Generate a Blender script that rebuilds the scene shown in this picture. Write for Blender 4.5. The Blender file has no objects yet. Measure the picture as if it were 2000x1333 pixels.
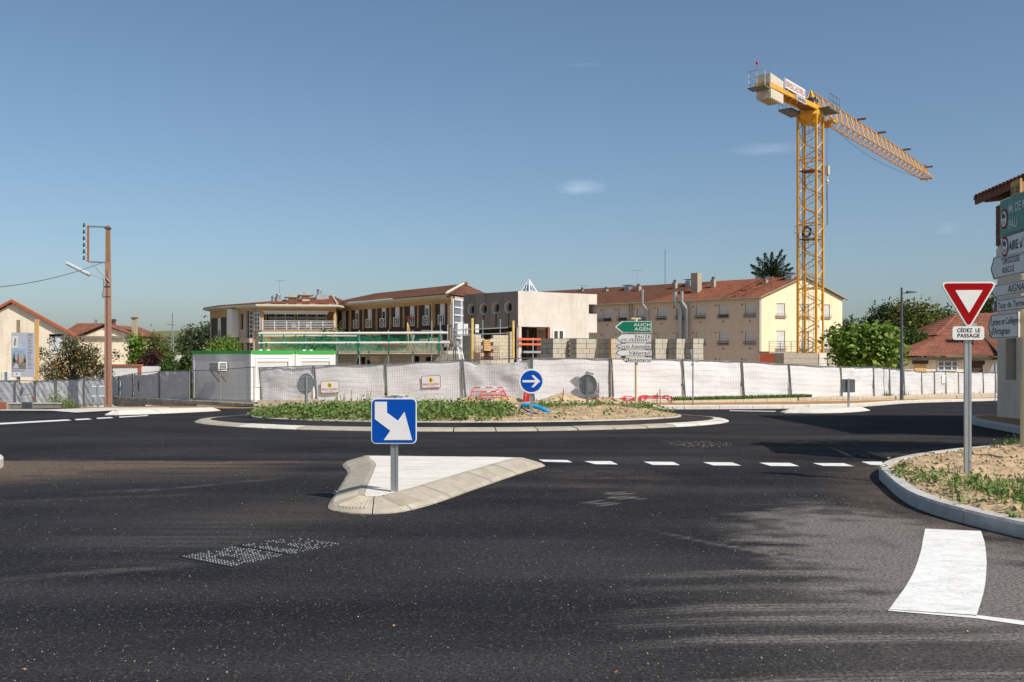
import bpy, bmesh, math, random
import numpy as np
from mathutils import Matrix, Vector
random.seed(7); rng = np.random.default_rng(7)
R = math.radians
scn = bpy.context.scene
COL = scn.collection

# ------------------------------------------------------------------ camera, sky, sun, exposure
F = 1944.0; HZ = 695.0; EYE = 1.70      # focal length and horizon row in the 2000 px wide photograph, eye height
cam = bpy.data.cameras.new('camera'); camo = bpy.data.objects.new('camera', cam); COL.objects.link(camo)
cam.sensor_width = 36.0; cam.lens = 36.0*F/2000.0; cam.shift_y = (HZ-666.5)/2000.0
cam.clip_start = 0.1; cam.clip_end = 6000
camo.location = (0, 0, EYE); camo.rotation_euler = (R(90), 0, 0)
scn.camera = camo
SUN_EL = R(44); SX, SY = 0.755, -0.656
w = bpy.data.worlds.new('World'); scn.world = w; w.use_nodes = True
nt = w.node_tree; nt.nodes.clear()
o_ = nt.nodes.new('ShaderNodeOutputWorld'); bg = nt.nodes.new('ShaderNodeBackground')
sky = nt.nodes.new('ShaderNodeTexSky'); sky.sky_type = 'NISHITA'; sky.sun_disc = False
sky.sun_elevation = SUN_EL; sky.sun_rotation = math.atan2(SX, SY)
sky.altitude = 100; sky.air_density = 0.9; sky.dust_density = 1.6; sky.ozone_density = 3.0
bg.inputs["Strength"].default_value = 0.112
tc = nt.nodes.new('ShaderNodeTexCoord')
prev = sky.outputs[0]
def wnode(t, **k):
    n = nt.nodes.new(t)
    for a, b in k.items(): setattr(n, a, b)
    return n
for px, py, wx, wz, gain, thr in ((1135, 366, 70, 21, 4.6, .46), (1500, 291, 95, 16, 2.0, .36), (1853, 446, 26, 16, 1.3, .40), (1140, 127, 60, 5, .8, .4)):
    sub = wnode('ShaderNodeVectorMath', operation='SUBTRACT'); sub.inputs[1].default_value = Vector(((px-1000)/F, 1, (HZ-py)/F)).normalized()
    nt.links.new(tc.outputs['Generated'], sub.inputs[0])
    mul = wnode('ShaderNodeVectorMath', operation='MULTIPLY'); mul.inputs[1].default_value = (F/wx, 0, F/wz)
    nt.links.new(sub.outputs[0], mul.inputs[0])
    ln = wnode('ShaderNodeVectorMath', operation='LENGTH'); nt.links.new(mul.outputs[0], ln.inputs[0])
    ns = wnode('ShaderNodeTexNoise'); ns.inputs['Scale'].default_value = 1.6; ns.inputs['Detail'].default_value = 7; ns.inputs['Roughness'].default_value = .62
    nt.links.new(mul.outputs[0], ns.inputs['Vector'])
    mr = wnode('ShaderNodeMapRange'); mr.inputs[1].default_value = 1.0; mr.inputs[2].default_value = 0.15; nt.links.new(ln.outputs['Value'], mr.inputs[0])
    m1 = wnode('ShaderNodeMath', operation='MULTIPLY'); nt.links.new(mr.outputs[0], m1.inputs[0]); nt.links.new(ns.outputs['Fac'], m1.inputs[1])
    m2 = wnode('ShaderNodeMapRange'); m2.inputs[1].default_value = thr*.3; m2.inputs[2].default_value = thr*1.6; nt.links.new(m1.outputs[0], m2.inputs[0])
    sc_ = wnode('ShaderNodeVectorMath', operation='SCALE'); sc_.inputs[0].default_value = (gain*.42, gain*.40, gain*.40)
    nt.links.new(m2.outputs[0], sc_.inputs['Scale'])
    ad = wnode('ShaderNodeVectorMath', operation='ADD'); nt.links.new(prev, ad.inputs[0]); nt.links.new(sc_.outputs[0], ad.inputs[1])
    prev = ad.outputs[0]
hs = wnode('ShaderNodeHueSaturation'); hs.inputs['Hue'].default_value = .493; hs.inputs['Saturation'].default_value = 1.0; hs.inputs['Value'].default_value = 1.0
nt.links.new(prev, hs.inputs['Color']); nt.links.new(hs.outputs[0], bg.inputs['Color']); nt.links.new(bg.outputs[0], o_.inputs['Surface'])
sl = bpy.data.lights.new('sun', 'SUN'); sl.energy = 5.0; sl.angle = R(0.53); sl.color = (1.0, 0.945, 0.865)
so = bpy.data.objects.new('sun', sl); COL.objects.link(so)
sdir = Vector((SX*math.cos(SUN_EL), SY*math.cos(SUN_EL), math.sin(SUN_EL)))
so.rotation_euler = sdir.to_track_quat('Z', 'Y').to_euler(); so.location = (30, -30, 40)
vs = scn.view_settings; vs.view_transform = 'Standard'; vs.look = 'None'; vs.gamma = 1; vs.use_curve_mapping = False
vs.exposure = 0.0
scn.cycles.max_bounces = 6; scn.cycles.transparent_max_bounces = 12

# ------------------------------------------------------------------ terrain height and photo-ray helpers
_k = np.array([(-200,.1),(-60,0),(12,0),(18,-.02),(23,-.06),(28,-.17),(35,-.335),(40,-.46),(46,-.66),(50,-.76),(56,-.96),(70,-1.47),(80,-1.7),(100,-1.95),(150,-2.4),(300,-3.2),(600,-4)])
_d = np.arange(-200, 600, .5); _z = np.interp(_d, _k[:,0], _k[:,1])
_z = np.convolve(np.pad(_z, 6, mode='edge'), np.ones(13)/13, 'valid')
def G(x, y):
    x = np.asarray(x, float); y = np.asarray(y, float)
    t = np.clip((y-28)/22, 0, 1); t = t*t*(3-2*t)
    return np.interp(y, _d, _z) - .02*np.clip(-x-10, 0, 40)*t
def at(px, py, d): return Vector(((px-1000)/F*d, d, EYE-(py-HZ)/F*d))
def gp(px, py, dz=0.0):
    lo, hi = 3.0, 90.0
    for _ in range(50):
        m = (lo+hi)/2
        if EYE-(py-HZ)/F*m > float(G((px-1000)/F*m, m))+dz: lo = m
        else: hi = m
    return Vector(((px-1000)/F*lo, lo, float(G((px-1000)/F*lo, lo))+dz))

# ------------------------------------------------------------------ materials
MATS = {}
def nodes_of(name):
    m = bpy.data.materials.new(name); m.use_nodes = True; t = m.node_tree; t.nodes.clear()
    out = t.nodes.new('ShaderNodeOutputMaterial'); b = t.nodes.new('ShaderNodeBsdfPrincipled')
    t.links.new(b.outputs[0], out.inputs[0]); MATS[name] = m
    return m, t, b, out
def mk(t, typ, **k):
    n = t.nodes.new(typ)
    for a, v in k.items():
        if a.startswith('i_'):
            key = a[2:]; n.inputs[int(key) if key.isdigit() else key].default_value = v
        else: setattr(n, a, v)
    return n
def c4(c, f=1.0): return (min(1, c[0]*f), min(1, c[1]*f), min(1, c[2]*f), 1)
def mat(name, col, rough=.8, var=.15, scale=3.0, bump=0.0, bscale=30.0, metal=0.0, spec=.3, stain=None, stain_amt=.5, stain_scale=(1.2, 1.2, .12), col2=None, stretch=(1, 1, 1), transl=0.0, alpha=1.0):
    m, t, b, out = nodes_of(name)
    tcn = mk(t, 'ShaderNodeTexCoord'); mp = mk(t, 'ShaderNodeMapping'); mp.inputs['Scale'].default_value = stretch
    t.links.new(tcn.outputs['Object'], mp.inputs[0])
    n1 = mk(t, 'ShaderNodeTexNoise', i_Scale=scale, i_Detail=8.0, i_Roughness=.65); t.links.new(mp.outputs[0], n1.inputs['Vector'])
    rmp = mk(t, 'ShaderNodeMapRange'); rmp.inputs[1].default_value = .3; rmp.inputs[2].default_value = .7; t.links.new(n1.outputs['Fac'], rmp.inputs[0])
    mx = mk(t, 'ShaderNodeMix', data_type='RGBA'); mx.inputs[6].default_value = c4(col, 1-var); mx.inputs[7].default_value = c4(col2 or col, 1 if col2 else 1+var)
    t.links.new(rmp.outputs[0], mx.inputs[0]); last = mx.outputs[2]
    if stain:
        mp2 = mk(t, 'ShaderNodeMapping'); mp2.inputs['Scale'].default_value = stain_scale; t.links.new(tcn.outputs['Object'], mp2.inputs[0])
        n2 = mk(t, 'ShaderNodeTexNoise', i_Scale=1.0, i_Detail=7.0, i_Roughness=.7); t.links.new(mp2.outputs[0], n2.inputs['Vector'])
        r2 = mk(t, 'ShaderNodeMapRange'); r2.inputs[1].default_value = .48; r2.inputs[2].default_value = .72; r2.inputs[4].default_value = stain_amt
        t.links.new(n2.outputs['Fac'], r2.inputs[0])
        m2 = mk(t, 'ShaderNodeMix', data_type='RGBA'); t.links.new(r2.outputs[0], m2.inputs[0]); t.links.new(last, m2.inputs[6]); m2.inputs[7].default_value = c4(stain)
        last = m2.outputs[2]
    t.links.new(last, b.inputs['Base Color'])
    b.inputs['Roughness'].default_value = rough; b.inputs['Metallic'].default_value = metal; b.inputs['Specular IOR Level'].default_value = spec
    if bump:
        nb = mk(t, 'ShaderNodeTexNoise', i_Scale=bscale, i_Detail=4.0); t.links.new(mp.outputs[0], nb.inputs['Vector'])
        bp = mk(t, 'ShaderNodeBump', i_Strength=1.0, i_Distance=bump); t.links.new(nb.outputs['Fac'], bp.inputs['Height']); t.links.new(bp.outputs[0], b.inputs['Normal'])
    if transl:
        tr = mk(t, 'ShaderNodeBsdfTranslucent'); t.links.new(last, tr.inputs[0]); ms = mk(t, 'ShaderNodeMixShader', i_0=transl)
        t.links.new(b.outputs[0], ms.inputs[1]); t.links.new(tr.outputs[0], ms.inputs[2]); t.links.new(ms.outputs[0], out.inputs[0])
    if alpha < 1:
        tr = mk(t, 'ShaderNodeBsdfTransparent'); ms = mk(t, 'ShaderNodeMixShader', i_0=alpha); sh = out.inputs[0].links[0].from_socket
        t.links.new(tr.outputs[0], ms.inputs[1]); t.links.new(sh, ms.inputs[2]); t.links.new(ms.outputs[0], out.inputs[0])
    return m
def leafmat(name, c1, c2, transl=.3):
    m, t, b, out = nodes_of(name)
    a = mk(t, 'ShaderNodeAttribute', attribute_name='tint')
    mx = mk(t, 'ShaderNodeMix', data_type='RGBA'); mx.inputs[6].default_value = c4(c1); mx.inputs[7].default_value = c4(c2)
    t.links.new(a.outputs['Fac'], mx.inputs[0]); t.links.new(mx.outputs[2], b.inputs['Base Color'])
    b.inputs['Roughness'].default_value = .6; b.inputs['Specular IOR Level'].default_value = .25
    tr = mk(t, 'ShaderNodeBsdfTranslucent'); t.links.new(mx.outputs[2], tr.inputs[0]); ms = mk(t, 'ShaderNodeMixShader', i_0=transl)
    t.links.new(b.outputs[0], ms.inputs[1]); t.links.new(tr.outputs[0], ms.inputs[2]); t.links.new(ms.outputs[0], out.inputs[0])
    return m
def roofmat(name, c1, c2, dirt=(.05, .045, .04), amt=.6, sc=5.0):
    m, t, b, out = nodes_of(name)
    tcn = mk(t, 'ShaderNodeTexCoord')
    v = mk(t, 'ShaderNodeTexVoronoi', i_Scale=sc); t.links.new(tcn.outputs['Object'], v.inputs['Vector'])
    sp = mk(t, 'ShaderNodeSeparateColor'); t.links.new(v.outputs['Color'], sp.inputs[0])
    mx = mk(t, 'ShaderNodeMix', data_type='RGBA'); mx.inputs[6].default_value = c4(c1); mx.inputs[7].default_value = c4(c2); t.links.new(sp.outputs[0], mx.inputs[0])
    n = mk(t, 'ShaderNodeTexNoise', i_Scale=.7, i_Detail=9.0, i_Roughness=.75); t.links.new(tcn.outputs['Object'], n.inputs['Vector'])
    r = mk(t, 'ShaderNodeMapRange', i_1=.45, i_2=.75, i_4=amt); t.links.new(n.outputs['Fac'], r.inputs[0])
    m2 = mk(t, 'ShaderNodeMix', data_type='RGBA'); m2.inputs[7].default_value = c4(dirt); t.links.new(r.outputs[0], m2.inputs[0]); t.links.new(mx.outputs[2], m2.inputs[6])
    t.links.new(m2.outputs[2], b.inputs['Base Color']); b.inputs['Roughness'].default_value = .9; b.inputs['Specular IOR Level'].default_value = .15
    return m
def asphalt():
    m, t, b, out = nodes_of('asphalt')
    g = mk(t, 'ShaderNodeNewGeometry'); P = g.outputs['Position']
    dust = mk(t, 'ShaderNodeAttribute', attribute_name='dust'); tan = mk(t, 'ShaderNodeAttribute', attribute_name='tan'); old = mk(t, 'ShaderNodeAttribute', attribute_name='old')
    big = mk(t, 'ShaderNodeTexNoise', i_Scale=.35, i_Detail=6.0, i_Roughness=.6); t.links.new(P, big.inputs['Vector'])
    c0 = mk(t, 'ShaderNodeMix', data_type='RGBA'); c0.inputs[6].default_value = (.0100, .0102, .0125, 1); c0.inputs[7].default_value = (.0215, .0214, .0248, 1)
    br = mk(t, 'ShaderNodeMapRange', i_1=.32, i_2=.68); t.links.new(big.outputs['Fac'], br.inputs[0]); t.links.new(br.outputs[0], c0.inputs[0])
    # long faint streaks left by the paver and by traffic, across the view
    mp = mk(t, 'ShaderNodeMapping'); mp.inputs['Scale'].default_value = (.18, 1.9, 1); mp.inputs['Rotation'].default_value = (0, 0, .1); t.links.new(P, mp.inputs[0])
    st = mk(t, 'ShaderNodeTexNoise', i_Scale=1.0, i_Detail=8.0, i_Roughness=.7); t.links.new(mp.outputs[0], st.inputs['Vector'])
    sr = mk(t, 'ShaderNodeMapRange', i_1=.5, i_2=.8, i_4=.4); t.links.new(st.outputs['Fac'], sr.inputs[0])
    c1 = mk(t, 'ShaderNodeMix', data_type='RGBA'); c1.inputs[7].default_value = (.048, .043, .039, 1); t.links.new(sr.outputs[0], c1.inputs[0]); t.links.new(c0.outputs[2], c1.inputs[6])
    # aggregate
    v = mk(t, 'ShaderNodeTexVoronoi', i_Scale=95.0); t.links.new(P, v.inputs['Vector'])
    sp = mk(t, 'ShaderNodeSeparateColor'); t.links.new(v.outputs['Color'], sp.inputs[0])
    ar = mk(t, 'ShaderNodeMapRange', i_1=.0, i_2=1.0, i_3=.35, i_4=1.8); t.links.new(sp.outputs[0], ar.inputs[0])
    c2 = mk(t, 'ShaderNodeVectorMath', operation='SCALE'); t.links.new(c1.outputs[2], c2.inputs[0]); t.links.new(ar.outputs[0], c2.inputs['Scale'])
    mid_ = mk(t, 'ShaderNodeTexNoise', i_Scale=26.0, i_Detail=6.0, i_Roughness=.8); t.links.new(P, mid_.inputs['Vector'])
    mr_ = mk(t, 'ShaderNodeMapRange', i_1=.3, i_2=.72, i_3=.55, i_4=1.55); t.links.new(mid_.outputs['Fac'], mr_.inputs[0]); c2b = mk(t, 'ShaderNodeVectorMath', operation='SCALE'); t.links.new(c2.outputs[0], c2b.inputs[0]); t.links.new(mr_.outputs[0], c2b.inputs['Scale']); c2 = c2b
    lt = mk(t, 'ShaderNodeMath', operation='GREATER_THAN', i_1=.976); t.links.new(sp.outputs[1], lt.inputs[0])
    lm = mk(t, 'ShaderNodeMath', operation='MULTIPLY', i_1=.6); t.links.new(lt.outputs[0], lm.inputs[0])
    c3 = mk(t, 'ShaderNodeMix', data_type='RGBA'); c3.inputs[7].default_value = (.17, .15, .13, 1); t.links.new(lm.outputs[0], c3.inputs[0]); t.links.new(c2.outputs[0], c3.inputs[6])
    # dust: sits in a grain pattern
    fn = mk(t, 'ShaderNodeTexNoise', i_Scale=38.0, i_Detail=5.0, i_Roughness=.75); t.links.new(P, fn.inputs['Vector'])
    f1 = mk(t, 'ShaderNodeMapRange', i_1=.34, i_2=.66, i_3=.0, i_4=1.3); t.links.new(fn.outputs['Fac'], f1.inputs[0])
    dm = mk(t, 'ShaderNodeMath', operation='MULTIPLY', use_clamp=True); t.links.new(dust.outputs['Fac'], dm.inputs[0]); t.links.new(f1.outputs[0], dm.inputs[1])
    c4_ = mk(t, 'ShaderNodeMix', data_type='RGBA'); c4_.inputs[7].default_value = (.25, .228, .205, 1); t.links.new(dm.outputs[0], c4_.inputs[0]); t.links.new(c3.outputs[2], c4_.inputs[6])
    tm = mk(t, 'ShaderNodeMath', operation='MULTIPLY', use_clamp=True); t.links.new(tan.outputs['Fac'], tm.inputs[0]); t.links.new(f1.outputs[0], tm.inputs[1])
    c5 = mk(t, 'ShaderNodeMix', data_type='RGBA'); c5.inputs[7].default_value = (.19, .142, .10, 1); t.links.new(tm.outputs[0], c5.inputs[0]); t.links.new(c4_.outputs[2], c5.inputs[6])
    t.links.new(c5.outputs[2], b.inputs['Base Color'])
    b.inputs['Roughness'].default_value = .88; b.inputs['Specular IOR Level'].default_value = .10
    bp = mk(t, 'ShaderNodeBump', i_Strength=1.0, i_Distance=.009); t.links.new(sp.outputs[0], bp.inputs['Height'])
    bp2 = mk(t, 'ShaderNodeBump', i_Strength=.6, i_Distance=.02); nb = mk(t, 'ShaderNodeTexNoise', i_Scale=9.0, i_Detail=4.0); t.links.new(P, nb.inputs['Vector'])
    t.links.new(nb.outputs['Fac'], bp2.inputs['Height']); t.links.new(bp.outputs[0], bp2.inputs['Normal']); t.links.new(bp2.outputs[0], b.inputs['Normal'])
    return m
asphalt()
mat('paint', (.76, .75, .72), .7, .10, 9, .003, 60, stain=(.34, .31, .28), stain_amt=.45, stain_scale=(3.5, 8, 3))
def speckle(m, thr, scale, col):
    """dark aggregate and dirt showing through a worn pale surface"""
    t = m.node_tree; b = next(n for n in t.nodes if n.type == 'BSDF_PRINCIPLED'); src = b.inputs['Base Color'].links[0].from_socket
    g = mk(t, 'ShaderNodeNewGeometry'); v = mk(t, 'ShaderNodeTexNoise', i_Scale=scale, i_Detail=5.0, i_Roughness=.85); t.links.new(g.outputs['Position'], v.inputs['Vector'])
    b2 = mk(t, 'ShaderNodeTexNoise', i_Scale=2.3, i_Detail=5.0); t.links.new(g.outputs['Position'], b2.inputs['Vector']); a = mk(t, 'ShaderNodeMath', operation='MULTIPLY_ADD', i_1=.30); t.links.new(b2.outputs['Fac'], a.inputs[0]); t.links.new(v.outputs['Fac'], a.inputs[2])
    r = mk(t, 'ShaderNodeMapRange', i_1=thr, i_2=thr+.10, i_4=.8); t.links.new(a.outputs[0], r.inputs[0]); x = mk(t, 'ShaderNodeMix', data_type='RGBA'); x.inputs[7].default_value = c4(col); t.links.new(r.outputs[0], x.inputs[0]); t.links.new(src, x.inputs[6]); t.links.new(x.outputs[2], b.inputs['Base Color'])
speckle(MATS['paint'], .73, 42, (.10, .095, .09))
mat('kerb_concrete', (.40, .355, .28), .85, .18, 5, .003, 60, stain=(.30, .26, .20), stain_amt=.5, stain_scale=(2, 2, 2))
mat('kerb_pale', (.62, .58, .51), .85, .14, 4, .003, 50, stain=(.42, .37, .3), stain_amt=.5, stain_scale=(1.5, 1.5, 1.5))
mat('slab_concrete', (.69, .65, .58), .85, .09, 2.2, .003, 45, stain=(.40, .35, .28), stain_amt=.55, stain_scale=(1.2, 4, 2))
speckle(MATS['slab_concrete'], .76, 30, (.30, .26, .20)); speckle(MATS['kerb_concrete'], .74, 26, (.17, .145, .11))
mat('kerb_grey', (.50, .48, .44), .8, .14, 5, .003, 60, stain=(.25, .23, .2), stain_amt=.4, stain_scale=(2, 2, 2))
mat('resin_path', (.36, .185, .066), .9, .16, 1.2, .004, 60)
mat('soil', (.46, .335, .20), .95, .35, 2.5, .05, 9, stain=(.2, .13, .075), stain_amt=.55, stain_scale=(2.2, 2.2, 2.2))
mat('dry_ground', (.26, .21, .14), .95, .3, .5, .03, 6, stain=(.07, .09, .03), stain_amt=.7, stain_scale=(.3, .3, .3))
mat('sand', (.47, .35, .205), .95, .22, 3, .04, 12)
mat('block', (.45, .40, .315), .9, .15, 6, .006, 40)
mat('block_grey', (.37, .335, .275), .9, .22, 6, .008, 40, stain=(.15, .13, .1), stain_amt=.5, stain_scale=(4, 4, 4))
mat('block_tan', (.50, .435, .325), .9, .14, 6, .006, 40)
mat('mortar', (.36, .33, .27), .9, .15, 6)
mat('galvanised', (.40, .42, .43), .42, .12, 4, 0, 30, metal=.75, spec=.5, stretch=(3, 3, .6))
mat('dark_steel', (.12, .125, .13), .5, .2, 4, metal=.6, spec=.5)
mat('disc_back', (.30, .31, .30), .6, .12, 3)
mat('sign_back', (.115, .125, .13), .6, .12, 3)
mat('fence_steel', (.17, .18, .185), .5, .2, 4, metal=.4, spec=.4)
mat('lamp_grey', (.085, .095, .115), .45, .08, 3)
mat('white_metal', (.74, .74, .72), .5, .06, 3)
mat('sign_blue', (.0, .062, .35), .5, .06, 6, spec=.15)
mat('sign_white', (.70, .69, .67), .4, .04, 5, spec=.45)
mat('sign_red', (.30, .002, .004), .6, .06, 5, spec=.08)
mat('sign_green', (.0, .165, .085), .4, .06, 5, spec=.45)
mat('black_print', (.012, .012, .014), .5, .02)
mat('cream_paint', (.62, .54, .36), .6, .08)
mat('tarp', (.82, .80, .79), .75, .07, 1.2, .01, 6, stain=(.55, .52, .49), stain_amt=.35, stain_scale=(.6, .6, .6), transl=.12)
mat('grey_tarp', (.50, .50, .51), .42, .12, 1.5, .03, 4, spec=.6, transl=.08)
mat('wire', (.33, .335, .34), .45, .1, metal=.7)
mat('red_plastic', (.55, .035, .03), .5, .12)
mat('orange_red', (.62, .13, .06), .6, .1)
mat('blue_pipe', (.02, .28, .62), .4, .08)
mat('black_plastic', (.02, .02, .022), .5, .1)
mat('cabin_white', (.67, .66, .63), .55, .05, .8, .003, 8, stain=(.45, .43, .39), stain_amt=.3, stain_scale=(1.5, 1.5, .15))
mat('cabin_green', (.045, .33, .055), .5, .08, 2)
mat('shutter_grey', (.56, .56, .54), .6, .06, 3)
mat('render_cream', (.83, .72, .55), .9, .08, .6, .004, 20, stain=(.42, .34, .24), stain_amt=.7, stain_scale=(.9, .9, .22))
mat('apt_shaded', (.63, .52, .415), .9, .05, .5, .003, 20, stain=(.4, .29, .18), stain_amt=.3, stain_scale=(.6, .6, .1))  # facade lies in shade, and that darkness is put into this colour
mat('apt_sunlit', (.86, .70, .47), .9, .05, .5, .003, 20, stain=(.5, .37, .21), stain_amt=.5, stain_scale=(.6, .6, .12))  # sunlit gable of the same block, its brightness put into the colour
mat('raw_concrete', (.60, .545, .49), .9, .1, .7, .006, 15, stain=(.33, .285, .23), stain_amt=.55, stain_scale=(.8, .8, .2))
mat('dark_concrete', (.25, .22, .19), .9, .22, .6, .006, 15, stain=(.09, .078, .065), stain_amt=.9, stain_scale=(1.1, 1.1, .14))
mat('black_stain', (.075, .066, .058), .9, .3, 2)
mat('timber_dark', (.062, .044, .034), .75, .35, 3, .004, 20, stretch=(4, 4, .4), stain=(.11, .07, .045), stain_amt=.5, stain_scale=(2.5, 2.5, .3))
mat('ochre', (.50, .335, .175), .9, .08, 1)
mat('pale_facade', (.47, .385, .30), .9, .06, .8, stain=(.33, .27, .21), stain_amt=.4, stain_scale=(.7, .7, .1))
mat('soffit', (.56, .51, .41), .9, .05)
mat('window_white', (.68, .68, .67), .5, .04)
mat('roller_shutter', (.60, .585, .56), .6, .1, 2, stain=(.42, .41, .39), stain_amt=.4, stain_scale=(.8, .8, 2))
mat('sill', (.33, .28, .22), .85, .15)
mat('glass', (.02, .026, .032), .06, .3, .5, spec=.9)
mat('pale_glass', (.16, .2, .24), .08, .25, .5, spec=.9)
mat('inside_shade', (.018, .016, .014), .9, .3)  # near-black colour stands in for the shade inside openings and stacks
mat('zinc', (.37, .40, .42), .45, .1, metal=.5)
mat('chimney', (.42, .35, .26), .9, .2, 2, stain=(.12, .1, .08), stain_amt=.6, stain_scale=(2, 2, 2))
mat('brick_red', (.23, .085, .05), .9, .3, 6, stain=(.1, .05, .035), stain_amt=.5, stain_scale=(5, 5, 5))
mat('grey_render', (.86, .68, .50), .9, .06, .7, .004, 25, stain=(.36, .31, .26), stain_amt=.5, stain_scale=(.8, .8, .3))
mat('verge_brown', (.20, .075, .045), .85, .2, 3)
mat('verge_red', (.38, .115, .055), .85, .15, 3)
mat('wood_new', (.60, .37, .15), .8, .18, 3, stretch=(3, 3, .5))
mat('wood_old', (.30, .23, .15), .85, .25, 3, stretch=(3, 3, .5))
mat('pole_brown', (.34, .20, .14), .8, .2, 2, stretch=(5, 5, .35), stain=(.17, .11, .08), stain_amt=.5, stain_scale=(4, 4, .25))
mat('pole_top', (.27, .15, .07), .85, .3, 2, stretch=(5, 5, .35))
mat('insulator', (.03, .10, .075), .15, .2, spec=.8)
mat('crane_yellow', (.74, .37, .04), .5, .12, 2, spec=.3, stain=(.4, .16, .01), stain_amt=.4, stain_scale=(1, 1, 1))
mat('ballast', (.62, .54, .42), .9, .1, 1.2, .006, 14, stain=(.4, .33, .25), stain_amt=.5, stain_scale=(1, 1, .5))
mat('prop_yellow', (.55, .38, .12), .6, .15)
mat('green_net', (.01, .27, .14), .7, .25, 3, transl=.35, alpha=.52)
mat('bark', (.10, .075, .055), .9, .3, 6, .02, 12, stretch=(2, 2, .5))
mat('rust', (.20, .085, .04), .9, .3)
mat('iron', (.030, .029, .028), .8, .3, 8, .004, 40, spec=.1)
mat('stud_worn', (.33, .33, .325), .5, .3, 8, metal=.6, spec=.5)
mat('pebble', (.42, .36, .28), .9, .4, 3)
mat('dry_leaf', (.34, .19, .075), .8, .4, 30)
mat('dry_stalk', (.42, .31, .17), .9, .3, 5)
mat('awning', (.62, .60, .52), .8, .08)
mat('poster_sky', (.10, .24, .50), .5, .5, .8, col2=(.55, .62, .70), stretch=(.6, 1, 1.6))
mat('poster_base', (.43, .45, .50), .5, .05)
mat('poster_print', (.20, .19, .19), .6, .3)
mat('poster_brown', (.17, .12, .085), .6, .5, 3, col2=(.33, .27, .2))
mat('hill_grass', (.12, .135, .045), .95, .2, .02, stain=(.21, .19, .075), stain_amt=.9, stain_scale=(.006, .012, .05))
mat('yellow_logo', (.80, .58, .02), .5, .05); mat('brown_logo', (.13, .03, .012), .5, .05); mat('red_print', (.42, .10, .07), .6, .05)
mat('moon_white', (.72, .71, .68), .6, .05)
roofmat('tile_orange', (.22, .075, .042), (.32, .125, .07)); roofmat('tile_brown', (.115, .052, .036), (.20, .09, .058), amt=.6)
roofmat('tile_house', (.20, .075, .047), (.30, .125, .08), amt=.6); roofmat('tile_dark', (.17, .07, .045), (.28, .12, .075))
leafmat('leaf_weed', (.09, .17, .035), (.26, .33, .10)); leafmat('leaf_grass', (.06, .125, .02), (.17, .23, .05))
leafmat('leaf_dark', (.015, .038, .014), (.045, .075, .022)); leafmat('leaf_mid', (.035, .075, .016), (.10, .15, .035))
leafmat('leaf_olive', (.06, .085, .02), (.22, .23, .06)); leafmat('leaf_bright', (.07, .15, .018), (.30, .40, .08))
leafmat('leaf_fruit', (.05, .06, .022), (.17, .155, .065)); leafmat('leaf_red', (.035, .014, .016), (.09, .035, .03)); leafmat('leaf_far', (.055, .085, .042), (.14, .165, .08))
leafmat('fruit', (.42, .19, .025), (.55, .32, .05), .0); leafmat('flower', (.50, .02, .03), (.7, .12, .1), .1)

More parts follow.
